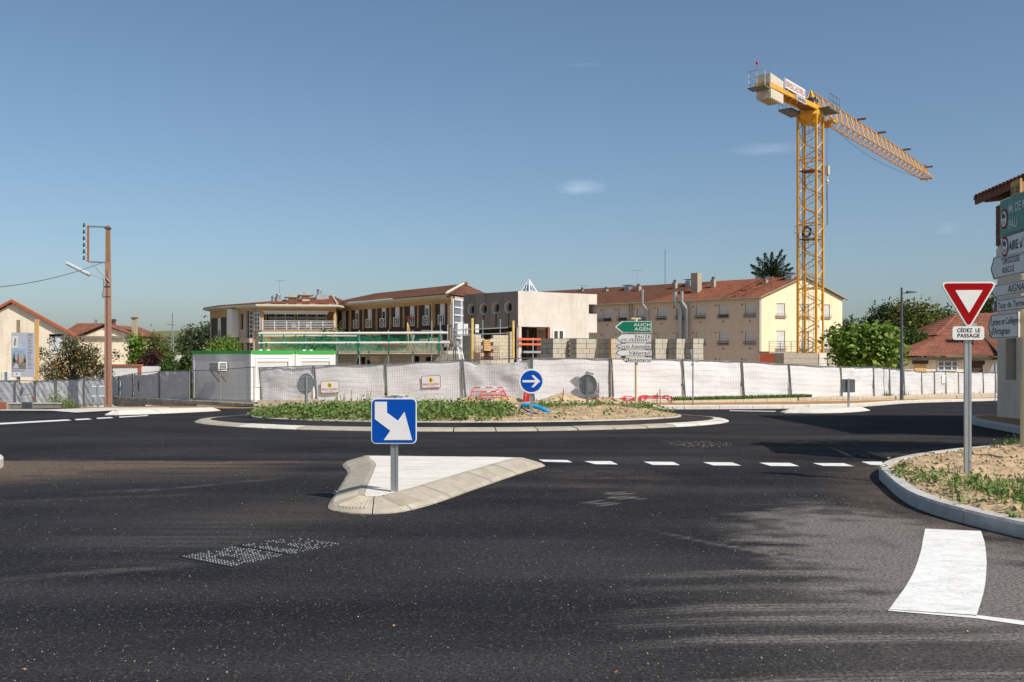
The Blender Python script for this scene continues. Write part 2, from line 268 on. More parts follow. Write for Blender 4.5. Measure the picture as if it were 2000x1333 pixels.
# ------------------------------------------------------------------ object helpers
WM = {}
def link(o, parent=None):
    COL.objects.link(o)
    if parent is not None: o.parent = parent
    return o
def tag(o, label=None, cat=None, group=None, kind=None):
    if label: o['label'] = label
    if cat: o['category'] = cat
    if group: o['group'] = group
    if kind: o['kind'] = kind
    return o
def frame(loc, rz=0.0): return Matrix.Translation(Vector(loc)) @ Matrix.Rotation(rz, 4, 'Z')
def root(name, label, cat, loc, rz=0.0, group=None, kind=None):
    o = bpy.data.objects.new(name, None); o.empty_display_size = .2; link(o)
    m = frame(loc, rz); o.matrix_world = m; WM[o.name] = m
    return tag(o, label, cat, group, kind)
class MB:
    """collects vertices in world space (through the frame m) and links them as one mesh object"""
    def __init__(s, m=None): s.v = []; s.f = []; s.m = m or Matrix.Identity(4)
    def add(s, vs, fs):
        b = len(s.v); s.v += [tuple(s.m @ Vector(p)) for p in vs]; s.f += [tuple(b+i for i in f) for f in fs]; return s
    def poly(s, vs): return s.add(vs, [tuple(range(len(vs)))])
    def box(s, x0, x1, y0, y1, z0, z1):
        return s.add([(x0,y0,z0),(x1,y0,z0),(x1,y1,z0),(x0,y1,z0),(x0,y0,z1),(x1,y0,z1),(x1,y1,z1),(x0,y1,z1)],
                     [(0,3,2,1),(4,5,6,7),(0,1,5,4),(1,2,6,5),(2,3,7,6),(3,0,4,7)])
    def tube(s, p, q, r, n=6, r2=None, cap=True):
        p = Vector(p); q = Vector(q); d = (q-p)
        if d.length < 1e-6: return s
        d.normalize(); a = d.orthogonal().normalized(); b = d.cross(a); r2 = r if r2 is None else r2; vs = []
        for c, rr in ((p, r), (q, r2)):
            for i in range(n):
                t = 2*math.pi*(i+.5)/n; vs.append(c+a*(rr*math.cos(t))+b*(rr*math.sin(t)))
        fs = [(i, (i+1) % n, n+(i+1) % n, n+i) for i in range(n)]
        if cap: fs += [tuple(range(n-1, -1, -1)), tuple(range(n, 2*n))]
        return s.add(vs, fs)
    def bar(s, p, q, w, h=None): return s.tube(p, q, w*.707, 4)
    def path(s, pts, r, n=6):
        for a, b in zip(pts, pts[1:]): s.tube(a, b, r, n)
        return s
    def prism(s, pts, y0, y1):          # outline in x,z, thickness along y, front = y0
        n = len(pts); vs = [(x, y0, z) for x, z in pts]+[(x, y1, z) for x, z in pts]
        return s.add(vs, [tuple(range(n)), tuple(range(2*n-1, n-1, -1))]+[(i, n+i, n+(i+1) % n, (i+1) % n) for i in range(n)])
    def slab(s, pts, z0, z1):           # outline in x,y
        n = len(pts); vs = [(p[0], p[1], z0) for p in pts]+[(p[0], p[1], z1) for p in pts]
        return s.add(vs, [tuple(range(n-1, -1, -1)), tuple(range(n, 2*n))]+[(i, (i+1) % n, n+(i+1) % n, n+i) for i in range(n)])
    def sphere(s, c, r, n=8, sq=(1, 1, 1)):
        vs = []; c = Vector(c)
        for j in range(1, n//2):
            ph = math.pi*j/(n//2)
            for i in range(n): vs.append(c+Vector((r*sq[0]*math.sin(ph)*math.cos(2*math.pi*i/n), r*sq[1]*math.sin(ph)*math.sin(2*math.pi*i/n), r*sq[2]*math.cos(ph))))
        k = n//2-1; fs = [(j*n+i, (j+1)*n+i, (j+1)*n+(i+1) % n, j*n+(i+1) % n) for j in range(k-1) for i in range(n)]
        vs += [c+Vector((0, 0, r*sq[2])), c-Vector((0, 0, r*sq[2]))]; t = k*n
        fs += [(t, i, (i+1) % n) for i in range(n)]+[(t+1, (k-1)*n+(i+1) % n, (k-1)*n+i) for i in range(n)]
        return s.add(vs, fs)
    def build(s, name, m, parent=None, smooth=False, label=None):
        me = bpy.data.meshes.new(name); inv = None
        if parent is not None: inv = WM[parent.name].inverted()
        me.from_pydata([inv @ Vector(p) for p in s.v] if inv else s.v, [], s.f)
        me.materials.append(MATS[m]); 
        if smooth: me.polygons.foreach_set('use_smooth', [True]*len(me.polygons))
        me.update()
        o = bpy.data.objects.new(name, me); link(o, parent); WM[o.name] = WM[parent.name] if parent is not None else Matrix.Identity(4)
        if label: o['label'] = label
        return o
def inst(name, mesh, parent, m):
    o = bpy.data.objects.new(name, mesh); link(o, parent); o.matrix_local = WM[parent.name].inverted() @ m; WM[o.name] = m
    return o
def copy_tree(o, parent=None, m=None):
    c = o.copy(); COL.objects.link(c); c.parent = parent
    if m is not None and parent is None: c.matrix_world = m; WM[c.name] = m
    elif parent is not None: WM[c.name] = WM[parent.name]
    for ch in list(o.children): copy_tree(ch, c)
    return c
def shared(name, mb, m):
    me = bpy.data.meshes.new(name); me.from_pydata(mb.v, [], mb.f); me.materials.append(MATS[m]); me.update(); return me
def npmesh(name, V, faces4, m, parent=None, tint=None, kind=None, smooth=False, attrs=None, tri=False):
    k = 3 if tri else 4
    me = bpy.data.meshes.new(name); nv = len(V); nf = len(faces4)
    V = np.asarray(V, float)
    if parent is not None:
        i = np.array(WM[parent.name].inverted()); V = V @ i[:3, :3].T + i[:3, 3]
    me.vertices.add(nv); me.vertices.foreach_set('co', V.astype(np.float32).ravel())
    me.loops.add(nf*k); me.loops.foreach_set('vertex_index', np.asarray(faces4, np.int32).ravel())
    me.polygons.add(nf); me.polygons.foreach_set('loop_start', np.arange(0, nf*k, k, dtype=np.int32))
    try: me.polygons.foreach_set('loop_total', np.full(nf, k, dtype=np.int32))
    except Exception: pass
    if smooth: me.polygons.foreach_set('use_smooth', np.ones(nf, bool))
    me.materials.append(MATS[m]); me.update(calc_edges=True)
    for an, arr in ([('tint', tint)] if tint is not None else [])+list((attrs or {}).items()):
        a = me.attributes.new(an, 'FLOAT', 'POINT'); a.data.foreach_set('value', np.asarray(arr, np.float32))
    o = bpy.data.objects.new(name, me); link(o, parent); WM[o.name] = WM[parent.name] if parent is not None else Matrix.Identity(4)
    if kind: o['kind'] = kind
    return o
def leaf_quads(C, size, up=.3, aspect=.5, droop=None):
    """one bent-free diamond leaf per centre; returns vertices, faces"""
    n = len(C); size = np.broadcast_to(size, (n,))[:, None]
    N = rng.normal(size=(n, 3)); N[:, 2] = np.abs(N[:, 2])+up; N /= np.linalg.norm(N, axis=1)[:, None]
    A = rng.normal(size=(n, 3))
    if droop is not None: A[:, 2] += droop
    A -= (A*N).sum(1)[:, None]*N; A /= np.linalg.norm(A, axis=1)[:, None]; B = np.cross(N, A)
    V = np.stack([C-A*size*.5, C+B*size*.5*aspect, C+A*size*.5, C-B*size*.5*aspect], 1).reshape(-1, 3)
    return V, np.arange(4*n).reshape(n, 4)
def leaves(name, C, size, m, parent=None, kind=None, per=1, **k):
    C = np.asarray(C, float); V, Fc = leaf_quads(C, size, **k)
    cl = np.repeat(rng.normal(.0, .30, len(C)//per+1), per)[:len(C)] if per > 1 else 0
    t = np.repeat(np.clip(rng.normal(.45, .2, len(C))+cl, 0, 1), 4)
    return npmesh(name, V, Fc, m, parent, tint=t, kind=kind)
def grid(name, xs, ys, zf, m, parent=None, kind=None, keep=None, attrs=None, smooth=True):
    X, Y = np.meshgrid(xs, ys); Z = zf(X, Y); nx, ny = len(xs), len(ys)
    V = np.stack([X, Y, Z], -1).reshape(-1, 3); idx = np.arange(nx*ny).reshape(ny, nx)
    Q = np.stack([idx[:-1, :-1], idx[:-1, 1:], idx[1:, 1:], idx[1:, :-1]], -1).reshape(-1, 4)
    if keep is not None:
        cx = V[Q].mean(1); Q = Q[keep(cx[:, 0], cx[:, 1])]
        used = np.unique(Q); mp = -np.ones(len(V), int); mp[used] = np.arange(len(used)); V = V[used]; Q = mp[Q]
    at_ = {k: f(V[:, 0], V[:, 1]) for k, f in (attrs or {}).items()}
    return npmesh(name, V, Q, m, parent, kind=kind, smooth=smooth, attrs=at_)
def inpoly(x, y, P):
    x = np.asarray(x); y = np.asarray(y); r = np.zeros(x.shape, bool); n = len(P); j = n-1
    for i in range(n):
        xi, yi = P[i][0], P[i][1]; xj, yj = P[j][0], P[j][1]
        c = ((yi > y) != (yj > y)) & (x < (xj-xi)*(y-yi)/((yj-yi) or 1e-9)+xi); r ^= c; j = i
    return r
def resample(pts, step, closed=False):
    p = [Vector((a[0], a[1])) for a in pts]
    if closed: p.append(p[0])
    cum = [0]
    for a, b in zip(p, p[1:]): cum.append(cum[-1]+(b-a).length)
    n = max(2, round(cum[-1]/step)); out = []
    for i in range(n+(0 if closed else 1)):
        s = cum[-1]*i/n; k = max(j for j in range(len(cum)) if cum[j] <= s+1e-9); k = min(k, len(p)-2)
        out.append(p[k].lerp(p[k+1], (s-cum[k])/max(1e-9, cum[k+1]-cum[k])))
    return out
def smooth_path(pts, closed=False, it=2):
    p = [Vector((a[0], a[1])) for a in pts]
    for _ in range(it):
        q = [] if closed else [p[0]]
        for i in range(len(p) if closed else len(p)-1):
            a, b = p[i], p[(i+1) % len(p)]; q += [a.lerp(b, .25), a.lerp(b, .75)]
        if not closed: q.append(p[-1])
        p = q
    return p
def normals2(p, closed):
    n = len(p); out = []
    for i in range(n):
        a = p[(i-1) % n] if (closed or i > 0) else p[i]; b = p[(i+1) % n] if (closed or i < n-1) else p[i]
        t = (b-a).normalized(); out.append(Vector((-t.y, t.x)))
    return out
def text(s, parent, m, mt, w=None, h=None, x0=None, z0=0, align='left', bold=.012, y=-.004, name='lettering', shear=0.0, spacing=1.0):
    """lettering as flat mesh on the local x,z plane of frame m: left/right edge at x0, baseline at z0, cap height h (or width w)"""
    cu = bpy.data.curves.new('txt', 'FONT'); cu.body = s; cu.size = 1.0; cu.offset = bold; cu.space_character = spacing; cu.shear = shear; cu.resolution_u = 3
    ob = bpy.data.objects.new('txt', cu); COL.objects.link(ob); dg = bpy.context.evaluated_depsgraph_get()
    me = bpy.data.meshes.new_from_object(ob.evaluated_get(dg)); bpy.data.objects.remove(ob); bpy.data.curves.remove(cu)
    co = np.array([v.co[:] for v in me.vertices]); x_0, x_1 = co[:, 0].min(), co[:, 0].max()
    sz = (h/.69) if h else w/(x_1-x_0); sx = sz
    if h and w: sx = min(sz*1.3, w/(x_1-x_0))
    W = (x_1-x_0)*sx; off = {'left': x0, 'right': (x0 or 0)-W, 'center': (x0 or 0)-W/2}[align]
    inv = WM[parent.name].inverted() @ m
    for v in me.vertices: v.co = inv @ Vector(((v.co.x-x_0)*sx+off, y, z0+v.co.y*sz))
    me.materials.clear(); me.materials.append(MATS[mt]); me.name = name
    o = bpy.data.objects.new(name, me); link(o, parent); WM[o.name] = WM[parent.name]
    return o
def rrect(w, h, r, n=5, cx=0, cz=0):
    out = []
    for sx, sz, a0 in ((1, -1, -90), (1, 1, 0), (-1, 1, 90), (-1, -1, 180)):
        for i in range(n+1):
            a = R(a0+90*i/n); out.append((cx+sx*(w/2-r)+r*math.cos(a), cz+sz*(h/2-r)+r*math.sin(a)))
    return out
def rpoly(pts, r, n=5):
    out = []; P = [Vector(p) for p in pts]
    for i, p in enumerate(P):
        a = (P[i-1]-p).normalized(); b = (P[(i+1) % len(P)]-p).normalized(); ang = a.angle(b); d = r/math.tan(ang/2)
        s, e = p+a*d, p+b*d
        for k in range(n+1):
            t = k/n; out.append(tuple((1-t)**2*s+2*t*(1-t)*p+t*t*e))
    return out
def circ(r, n=32, cx=0, cz=0): return [(cx+r*math.cos(2*math.pi*i/n), cz+r*math.sin(2*math.pi*i/n)) for i in range(n)]
def wall_holes(mb, W, H, holes, depth=.2, y=0.0, x0=0.0, z0=0.0):
    """wall in local x,z facing -y with rectangular openings and their reveals"""
    us = sorted({x0, W}|{h[0] for h in holes}|{h[1] for h in holes}); vs_ = sorted({z0, H}|{h[2] for h in holes}|{h[3] for h in holes})
    for a, b in zip(us, us[1:]):
        for c, d in zip(vs_, vs_[1:]):
            cx, cz = (a+b)/2, (c+d)/2
            if any(h[0] < cx < h[1] and h[2] < cz < h[3] for h in holes): continue
            mb.poly([(a, y, c), (b, y, c), (b, y, d), (a, y, d)])
    for a, b, c, d in holes:
        e = y+depth
        mb.poly([(a, y, c), (a, y, d), (a, e, d), (a, e, c)]); mb.poly([(b, y, d), (b, y, c), (b, e, c), (b, e, d)])
        mb.poly([(a, y, d), (b, y, d), (b, e, d), (a, e, d)]); mb.poly([(b, y, c), (a, y, c), (a, e, c), (b, e, c)])
    return mb
def tile_roof(mb, e0, e1, r1, r0, pitch=.24, amp=.045, rows=None):
    """corrugated tiled slope between eave e0-e1 and ridge r0-r1 (world or frame coordinates)"""
    e0, e1, r0, r1 = map(Vector, (e0, e1, r0, r1)); L = max((e1-e0).length, (r1-r0).length); S = ((r0+r1)/2-(e0+e1)/2).length
    n = max(4, int(L/pitch)*4); m_ = rows or max(2, int(S/.4)); nrm = (e1-e0 if (e1-e0).length > .01 else r1-r0).cross((r0+r1)/2-(e0+e1)/2).normalized()
    ax = (e1-e0 if (e1-e0).length >= (r1-r0).length else r1-r0).normalized()
    vs, fs = [], []
    for j in range(m_):
        for q in (0, 1):
            v = (j+q)/m_; lift = .03*(1-q)
            for i in range(n+1):
                u = i/n; p = (e0.lerp(e1, u)).lerp(r0.lerp(r1, u), v); s_ = (p-e0).dot(ax)
                vs.append(p+nrm*(lift+amp*abs(math.sin(math.pi*s_/pitch))))
    for j in range(2*m_-1):
        for i in range(n): a = j*(n+1)+i; fs.append((a, a+1, a+n+2, a+n+1))
    b = len(mb.v); mb.v += [tuple(mb.m @ v) for v in vs]; mb.f += [tuple(b+i for i in f) for f in fs]
    return mb
# ------------------------------------------------------------------ ground sheets
def blob(x, y, cx, cy, rx, ry, soft=1.0): return np.clip(1.15-np.sqrt(((x-cx)/rx)**2+((y-cy)/ry)**2), 0, 1)**soft
def vnoise(x, y, s, seed=0):
    r = np.random.default_rng(seed); x = np.asarray(x)/s; y = np.asarray(y)/s; T = r.random((64, 64))
    xi = np.floor(x).astype(int); yi = np.floor(y).astype(int); fx = x-xi; fy = y-yi; fx = fx*fx*(3-2*fx); fy = fy*fy*(3-2*fy)
    a = T[xi % 64, yi % 64]; b = T[(xi+1) % 64, yi % 64]; c = T[xi % 64, (yi+1) % 64]; d = T[(xi+1) % 64, (yi+1) % 64]
    return (a*(1-fx)+b*fx)*(1-fy)+(c*(1-fx)+d*fx)*fy
VERGE = [(8.5, 4.6), (6.2, 6.4), (5.15, 8.0), (4.75, 9.23), (4.62, 9.8), (4.5, 10.5), (4.5, 11.2), (4.66, 12.1), (4.9, 13.05), (5.1, 13.9), (5.5, 14.75), (6.05, 15.5), (6.8, 16.25), (7.8, 17.1), (9, 17.95), (11, 18.9), (14, 19.7), (18, 20.2)]
VERGE_S = smooth_path(VERGE, it=2)
def streak(x, y, pts, wd):
    P = np.array(pts); X = np.interp(y, P[:, 1], P[:, 0]) if abs(P[-1, 1]-P[0, 1]) > abs(P[-1, 0]-P[0, 0]) else None
    if X is not None: dd = np.abs(x-X); along = (y-P[0, 1])/(P[-1, 1]-P[0, 1])
    else: Yv = np.interp(x, P[:, 0], P[:, 1]); dd = np.abs(y-Yv); along = (x-P[0, 0])/(P[-1, 0]-P[0, 0])
    sg = dd/wd; m = np.clip(1.5-sg, 0, 1)*(.30+.70*(np.cos(sg*9.5) > -.2))*np.clip(along*2.2, 0, 1)*(along <= 1.0)*(along >= 0)
    return m*(.25+1.1*vnoise(x*.8, y*14, 1, 3))
def f_dust(x, y):
    n = vnoise(x, y, .5, 1); n2 = vnoise(x*.5, y*4.5, .5, 2)
    fn = .35+.45*vnoise(x*.6, y*2.2, .5, 2)+.5*vnoise(x, y, .17, 8); v = 1.45*np.clip(1.3*blob(x, y, 3.35, 8.7, 1.25, 2.7, 1)+.9*(vnoise(x*.8, y*1.6, .35, 9)-.5)+.5*(vnoise(x, y*1.5, .13, 10)-.5), 0, 1)*(blob(x, y, 3.35, 8.7, 1.5, 3.0) > 0)*np.clip(blob(x, y, 3.35, 8.7, 1.4, 2.9)*3, 0, 1)*fn
    v += .45*blob(x, y, 3.1, 6.2, 1.9, 1.6)*fn
    for pts, wd, k in (([(.75, 7.62), (1.8, 7.80), (4.2, 7.72)], .10, .9), ([(.6, 7.18), (1.8, 7.36), (4.2, 7.3)], .09, .6), ([(.5, 6.50), (1.4, 6.72), (4.4, 6.76)], .11, 1.0),
                       ([(.45, 6.22), (1.4, 6.40), (4.4, 6.46)], .10, 1.0), ([(.35, 5.72), (1.2, 5.95), (4, 6.05)], .085, .8), ([(.6, 5.08), (1.6, 5.24), (4, 5.3)], .09, .9), ([(1.2, 4.6), (4, 4.85)], .12, .5),
                       ([(1.2, 9.9), (1.75, 9.1), (2.4, 8.3), (3.2, 7.9)], .06, .8), ([(1.9, 9.9), (2.3, 9.25), (3.4, 8.5)], .07, .7), ([(2.2, 10.6), (2.6, 9.9), (3.6, 9.2)], .10, .7),
                       ([(-4.8, 7.2), (-3.5, 7.7), (-2.3, 8.25)], .10, .28), ([(-5.6, 12.3), (-4.4, 12.7), (-3.2, 13.9)], .12, .25), ([(-6, 11.6), (-3.9, 12.2)], .10, .2)):
        v += k*1.25*streak(x, y, pts, wd)
    for cx, cy in ((1.02, 11.45), (1.32, 11.9), (1.3, 12.3)):      # short tyre-tread prints
        u = (x-cx)*.8+(y-cy)*.55; q = -(x-cx)*.55+(y-cy)*.8
        v += .8*(np.abs(u) < .16)*(np.abs(q) < .19)*(np.sin(u*62) > .1)
    v += .25*blob(x, y, -2.9, 9.3, 1.5, 1.4)*n2 + .16*vnoise(x*.4, y*2, 1.2, 5)**2
    return np.clip(v, 0, 1)
def f_tan(x, y):
    n = vnoise(x*.5, y*2.5, .6, 11); n3 = vnoise(x, y, .22, 12)
    joint = 16.25+.03*np.sin(x*.8)
    v = 1.35*np.clip((joint-y)*9, 0, 1)*np.clip(1-(joint-y)/3.2, 0, 1)*np.clip((-3.0-x)/1.6, 0, 1)*(.25+.9*n)
    v += .9*blob(x, y, -7.6, 14.6, 1.6, 2.0)*(.2+n3)
    v += .55*np.clip((joint-y)*6, 0, 1)*np.clip(1-(joint-y)/1.1, 0, 1)*np.clip((-1-x), 0, 1)*n
    v += .55*blob(x, y, 1.25, 13.7, 1.0, 1.7)*n*n3*2 + .4*blob(x, y, -2.4, 10.9, 1.3, 1.0)*n
    D = np.full(np.shape(x), 9.0)
    for p in VERGE_S[::2]: D = np.minimum(D, np.hypot(x-p.x, y-p.y))
    v += .85*np.clip(1-D/.95, 0, 1)*(y < 16)*(.1+1.1*n3)
    e = np.hypot((x+1.43)/7.8, (y-29.8)/6.6); v += .12*((e > 1.02) & (e < 1.5))*n
    v += .22*(y > 17)*(y < 22)*(x > 3)*vnoise(x*.4, y*3, 1, 15)**2
    return np.clip(v, 0, 1)
KL = np.array([(-70, 70), (-34, 63), (-29, 59.5), (-26, 57.5), (-24, 55), (-20, 50.5), (-15, 45.2), (-11, 42.2), (-6, 40.7), (0, 40.2), (5, 40.0), (9.9, 40.8), (13, 42.4), (15.4, 44.6), (18.3, 49), (22.5, 56), (34.5, 70.5), (60, 96)], float)
def kline(x): return np.interp(x, KL[:, 0], KL[:, 1])
xs = np.unique(np.concatenate([np.arange(-48, -9, .75), np.arange(-9, 6.01, .085), np.arange(6, 16, .4), np.arange(16, 62, .9)]))
ys = np.unique(np.concatenate([np.arange(.5, 4.4, .4), np.arange(4.4, 9.5, .024), np.arange(9.5, 11, .045), np.arange(11, 17, .075), np.arange(17, 42, .4), np.arange(42, 98, .9)]))
road = grid('road', xs, ys, lambda X, Y: G(X, Y), 'asphalt', kind='structure', keep=lambda x, y: y < kline(x)+.6, attrs={'dust': f_dust, 'tan': f_tan})
gx_ = np.concatenate([np.arange(-900, -120, 60), np.arange(-120, 130, 4), np.arange(130, 901, 60)]).astype(float)
gy_ = np.concatenate([np.arange(-200, -20, 30), np.arange(-20, 140, 4), np.arange(140, 480, 20)]).astype(float)
grid('ground', gx_, gy_, lambda X, Y: G(X, Y)-.10, 'dry_ground', kind='structure')
def hill_z(X, Y):
    t = np.clip((Y-380)/520, 0, 1); t = t*t*(3-2*t)
    return -4.4+t*(29.5+3*np.sin(X*.006+1.1)+1.2*np.sin(X*.021))
grid('hills', np.arange(-1400, 1401, 28.), np.arange(370, 1500, 20.), hill_z, 'hill_grass', kind='structure')

# ------------------------------------------------------------------ kerbs made of single stones
def sweep(mb, P, N, prof, zf):
    k = len(prof); vs = []
    for p, n in zip(P, N):
        z0 = zf(p)
        for off, z in prof: q = p+n*off; vs.append((q.x, q.y, z0+z))
    fs = [(i*k+j, i*k+(j+1) % k, (i+1)*k+(j+1) % k, (i+1)*k+j) for i in range(len(P)-1) for j in range(k)]
    fs += [tuple(range(k-1, -1, -1)), tuple(range((len(P)-1)*k, len(P)*k))]
    return mb.add(vs, fs)
def kerb(name, pts, prof, m, step=1.0, closed=False, it=2, gap=.012, stone='kerb_stone', parent=None, jitter=.004, mats=None):
    P = smooth_path(pts, closed, it) if it else [Vector(p[:2]) for p in pts]
    S = resample(P, step/4, closed); N = normals2(S, closed); n = len(S)
    rt = parent or root(name, None, None, (S[0].x, S[0].y, float(G(S[0].x, S[0].y))), kind='structure')
    if closed: S = S+[S[0]]; N = N+[N[0]]
    for i in range(0, len(S)-1, 4):
        a, nn = [p.copy() for p in S[i:i+5]], N[i:i+5]
        if len(a) < 2: continue
        a[0] = a[0]+(a[1]-a[0]).normalized()*gap/2; a[-1] = a[-1]-(a[-1]-a[-2]).normalized()*gap/2
        dz = random.uniform(-jitter, jitter)
        sweep(MB(), a, nn, prof, lambda p: float(G(p.x, p.y))+dz).build(stone, m if not mats else random.choice(mats), rt)
    return rt
# foreground splitter island
fr = [gp(*p) for p in ((643, 998), (668, 1003), (700, 1005), (740, 1005), (785, 1002), (850, 985), (920, 959), (1000, 931), (1050, 915))]
ISL = [(p.x, p.y) for p in fr]+[(.56, 15.45), (.3, 15.75), (-.6, 15.92), (-1.5, 16.0), (-2.2, 16.05), (-2.68, 15.95), (-2.62, 15.3), (-2.38, 14.5), (-2.30, 13.7), (-2.2, 12.6), (-2.12, 11.7), (-2.06, 11.1)]
ISs = smooth_path(ISL, True, 2)
island = root('splitter_island', None, None, (-1.3, 12.5, 0), kind='structure')
# anticlockwise outline: left normal points inwards
kerb('island_kerb', ISL, [(-.0, -.03), (0, .015), (.05, .05), (.34, .135), (.40, .14), (.40, -.03)], 'kerb_concrete', .5, True, 2, .012, parent=island)
gv_ = MB(); P_ = resample(ISs, .05, True); N_ = normals2(P_, True)
for k, (p, n) in enumerate(zip(P_, N_)):
    if -2.1 < p.x < -.75 and p.y < 11.6 and (k//9) % 2 == 0:
        t_ = Vector((n.y, -n.x))*.013; z0 = float(G(p.x, p.y)); a, b = p+n*.06, p+n*.33
        gv_.add([((a-t_).x, (a-t_).y, z0+.052), ((a+t_).x, (a+t_).y, z0+.052), ((b+t_).x, (b+t_).y, z0+.130), ((b-t_).x, (b-t_).y, z0+.130), (a.x, a.y, z0+.072), (b.x, b.y, z0+.148)], [(0, 1, 4), (1, 2, 5, 4), (2, 3, 5), (3, 0, 4, 5)])
gv_.build('groove_rib', 'kerb_concrete', island)['kind'] = 'stuff'
inn = [p+n*.405 for p, n in zip(resample(ISs, .25, True), normals2(resample(ISs, .25, True), True))]
V = [(p.x, p.y, float(G(p.x, p.y))+.137) for p in inn]
mb = MB(); c = Vector((sum(p.x for p in inn)/len(inn), sum(p.y for p in inn)/len(inn)))
mb.poly(V); mb.build('island_top', 'slab_concrete', island)
# verge kerb
kerb('verge_kerb', VERGE, [(0, -.05), (0, .125), (-.02, .15), (-.15, .155), (-.15, -.05)], 'kerb_grey', 1.0, False, 2, .01)
# left corner kerb that just enters the frame
kerb('corner_kerb', [(-12, 8.5), (-9.2, 11.2), (-7.95, 13.2), (-7.62, 14.6), (-7.9, 15.6), (-8.8, 16.6), (-11, 17.8), (-14, 18.6)], [(0, -.05), (0, .13), (.02, .15), (.25, .155), (.25, -.05)], 'kerb_pale', 1.0, False, 2, .01)
P = smooth_path([(-12, 8.5), (-9.2, 11.2), (-7.95, 13.2), (-7.62, 14.6), (-7.9, 15.6), (-8.8, 16.6), (-11, 17.8), (-14, 18.6)], it=2)
mb = MB(); mb.poly([(p.x-.2, p.y, float(G(p.x, p.y))+.14) for p in P]+[(-14, 10, .14)]); tag(mb.build('corner_pavement', 'slab_concrete'), kind='structure')
# roundabout: ring kerb, apron, inner kerb, soil mound
RC, RA, RB = (-1.43, 29.8), 7.8, 6.6; MC, MA, MBb = (-1.35, 30.0), 6.4, 4.9
el = lambda c, a, b, n=64: [(c[0]+a*math.cos(2*math.pi*i/n), c[1]+b*math.sin(2*math.pi*i/n)) for i in range(n)]
kerb('roundabout_kerb', el(RC, RA, RB), [(0, -.05), (0, .012), (.10, .05), (.38, .075), (.42, .075), (.42, -.05)], 'kerb_concrete', 1.0, True, 0, .03, mats=['kerb_concrete', 'kerb_pale', 'kerb_concrete'])
kerb('mound_kerb', el(MC, MA, MBb), [(0, 0), (0, .14), (.10, .145), (.10, 0)], 'kerb_pale', 1.0, True, 0, .008)
V, Q = [], []
for j in range(5):
    t = j/4
    for i in range(96):
        a = 2*math.pi*i/96; x0 = RC[0]+(RA-.40)*math.cos(a); y0 = RC[1]+(RB-.40)*math.sin(a); x1 = MC[0]+(MA+.0)*math.cos(a); y1 = MC[1]+MBb*math.sin(a)
        x, y = x0+(x1-x0)*t, y0+(y1-y0)*t; V.append((x, y, float(G(x, y))+.068+.05*t))
for j in range(4):
    for i in range(96): Q.append((j*96+i, j*96+(i+1) % 96, (j+1)*96+(i+1) % 96, (j+1)*96+i))
Va = np.array(V); npmesh('roundabout_apron', Va, Q, 'asphalt', kind='structure', smooth=True, attrs={'dust': .22*vnoise(Va[:, 0], Va[:, 1], .8, 5)**2, 'tan': .5*(Va[:, 0] > 2)*vnoise(Va[:, 0], Va[:, 1], .5, 6)})
def mound_z(x, y):
    r2 = ((x-MC[0])/MA)**2+((y-MC[1])/MBb)**2
    h = .11*np.clip(1-r2, 0, 1)**.55*(.6+.8*vnoise(x, y, 1.4, 21))+.09*np.clip(1-r2, 0, .3)/.3*(vnoise(x, y, .45, 22)+.6*vnoise(x, y, .2, 23)-.6)
    h = h+.20*np.exp(-((x-2.6)**2/2.2+(y-29.8)**2/2.5))
    return G(x, y)+.125+h
grid('soil_mound', np.arange(MC[0]-MA, MC[0]+MA+.01, .11), np.arange(MC[1]-MBb, MC[1]+MBb+.01, .11), mound_z, 'soil', kind='structure', keep=lambda x, y: ((x-MC[0])/MA)**2+((y-MC[1])/MBb)**2 < .975, smooth=False)
def weed_cloud(n, px, py, w0, w1, size, zf, per=9, spread=.12, hgt=.16):
    """clumps of leaves: n clumps placed by (px,py) samples"""
    C = []
    for x, y, s in zip(px, py, rng.uniform(.6, 1.5, len(px))):
        k = max(3, int(per*s)); q = rng.normal(size=(k, 3))*[spread*s, spread*s, 0]; q[:, 2] = np.abs(rng.normal(size=k))*hgt*.6*s+.02
        q[:, 0] += x; q[:, 1] += y; q[:, 2] += zf(q[:, 0], q[:, 1]); C.append(q)
    return np.concatenate(C)
X = rng.uniform(MC[0]-MA, MC[0]+MA, 16000); Y = rng.uniform(MC[1]-MBb, MC[1]+MBb, 16000)
ok = (((X-MC[0])/MA)**2+((Y-MC[1])/MBb)**2 < .96)
dens = np.clip((.15-X)/.9, 0, 1)*np.clip(1.25-.55*vnoise(X, Y, 1.0, 31), 0, 1)*(1-.85*np.exp(-((X+1.0)**2/1.0+(Y-27.0)**2/1.2)))
dens = np.maximum(dens, .9*np.exp(-((X-1.0)**2/.25+(Y-31.8)**2/.8))); dens = np.maximum(dens, .95*np.exp(-((X-3.1)**2/.8+(Y-32.3)**2/.9)))
dens = np.maximum(dens, .9*np.exp(-((X-2.2)**2/.5+(Y-33.2)**2/.5))); dens = np.maximum(dens, .8*np.exp(-((X-4.2)**2/.3+(Y-31.0)**2/.5))); dens = np.maximum(dens, .012)
k = ok & (rng.random(16000) < dens*.55)
C = weed_cloud(0, X[k], Y[k], 0, 0, 0, mound_z, per=8, spread=.10, hgt=.13)
leaves('weeds', C, rng.uniform(.07, .16, len(C)), 'leaf_weed', kind='stuff', up=.25, aspect=.5)
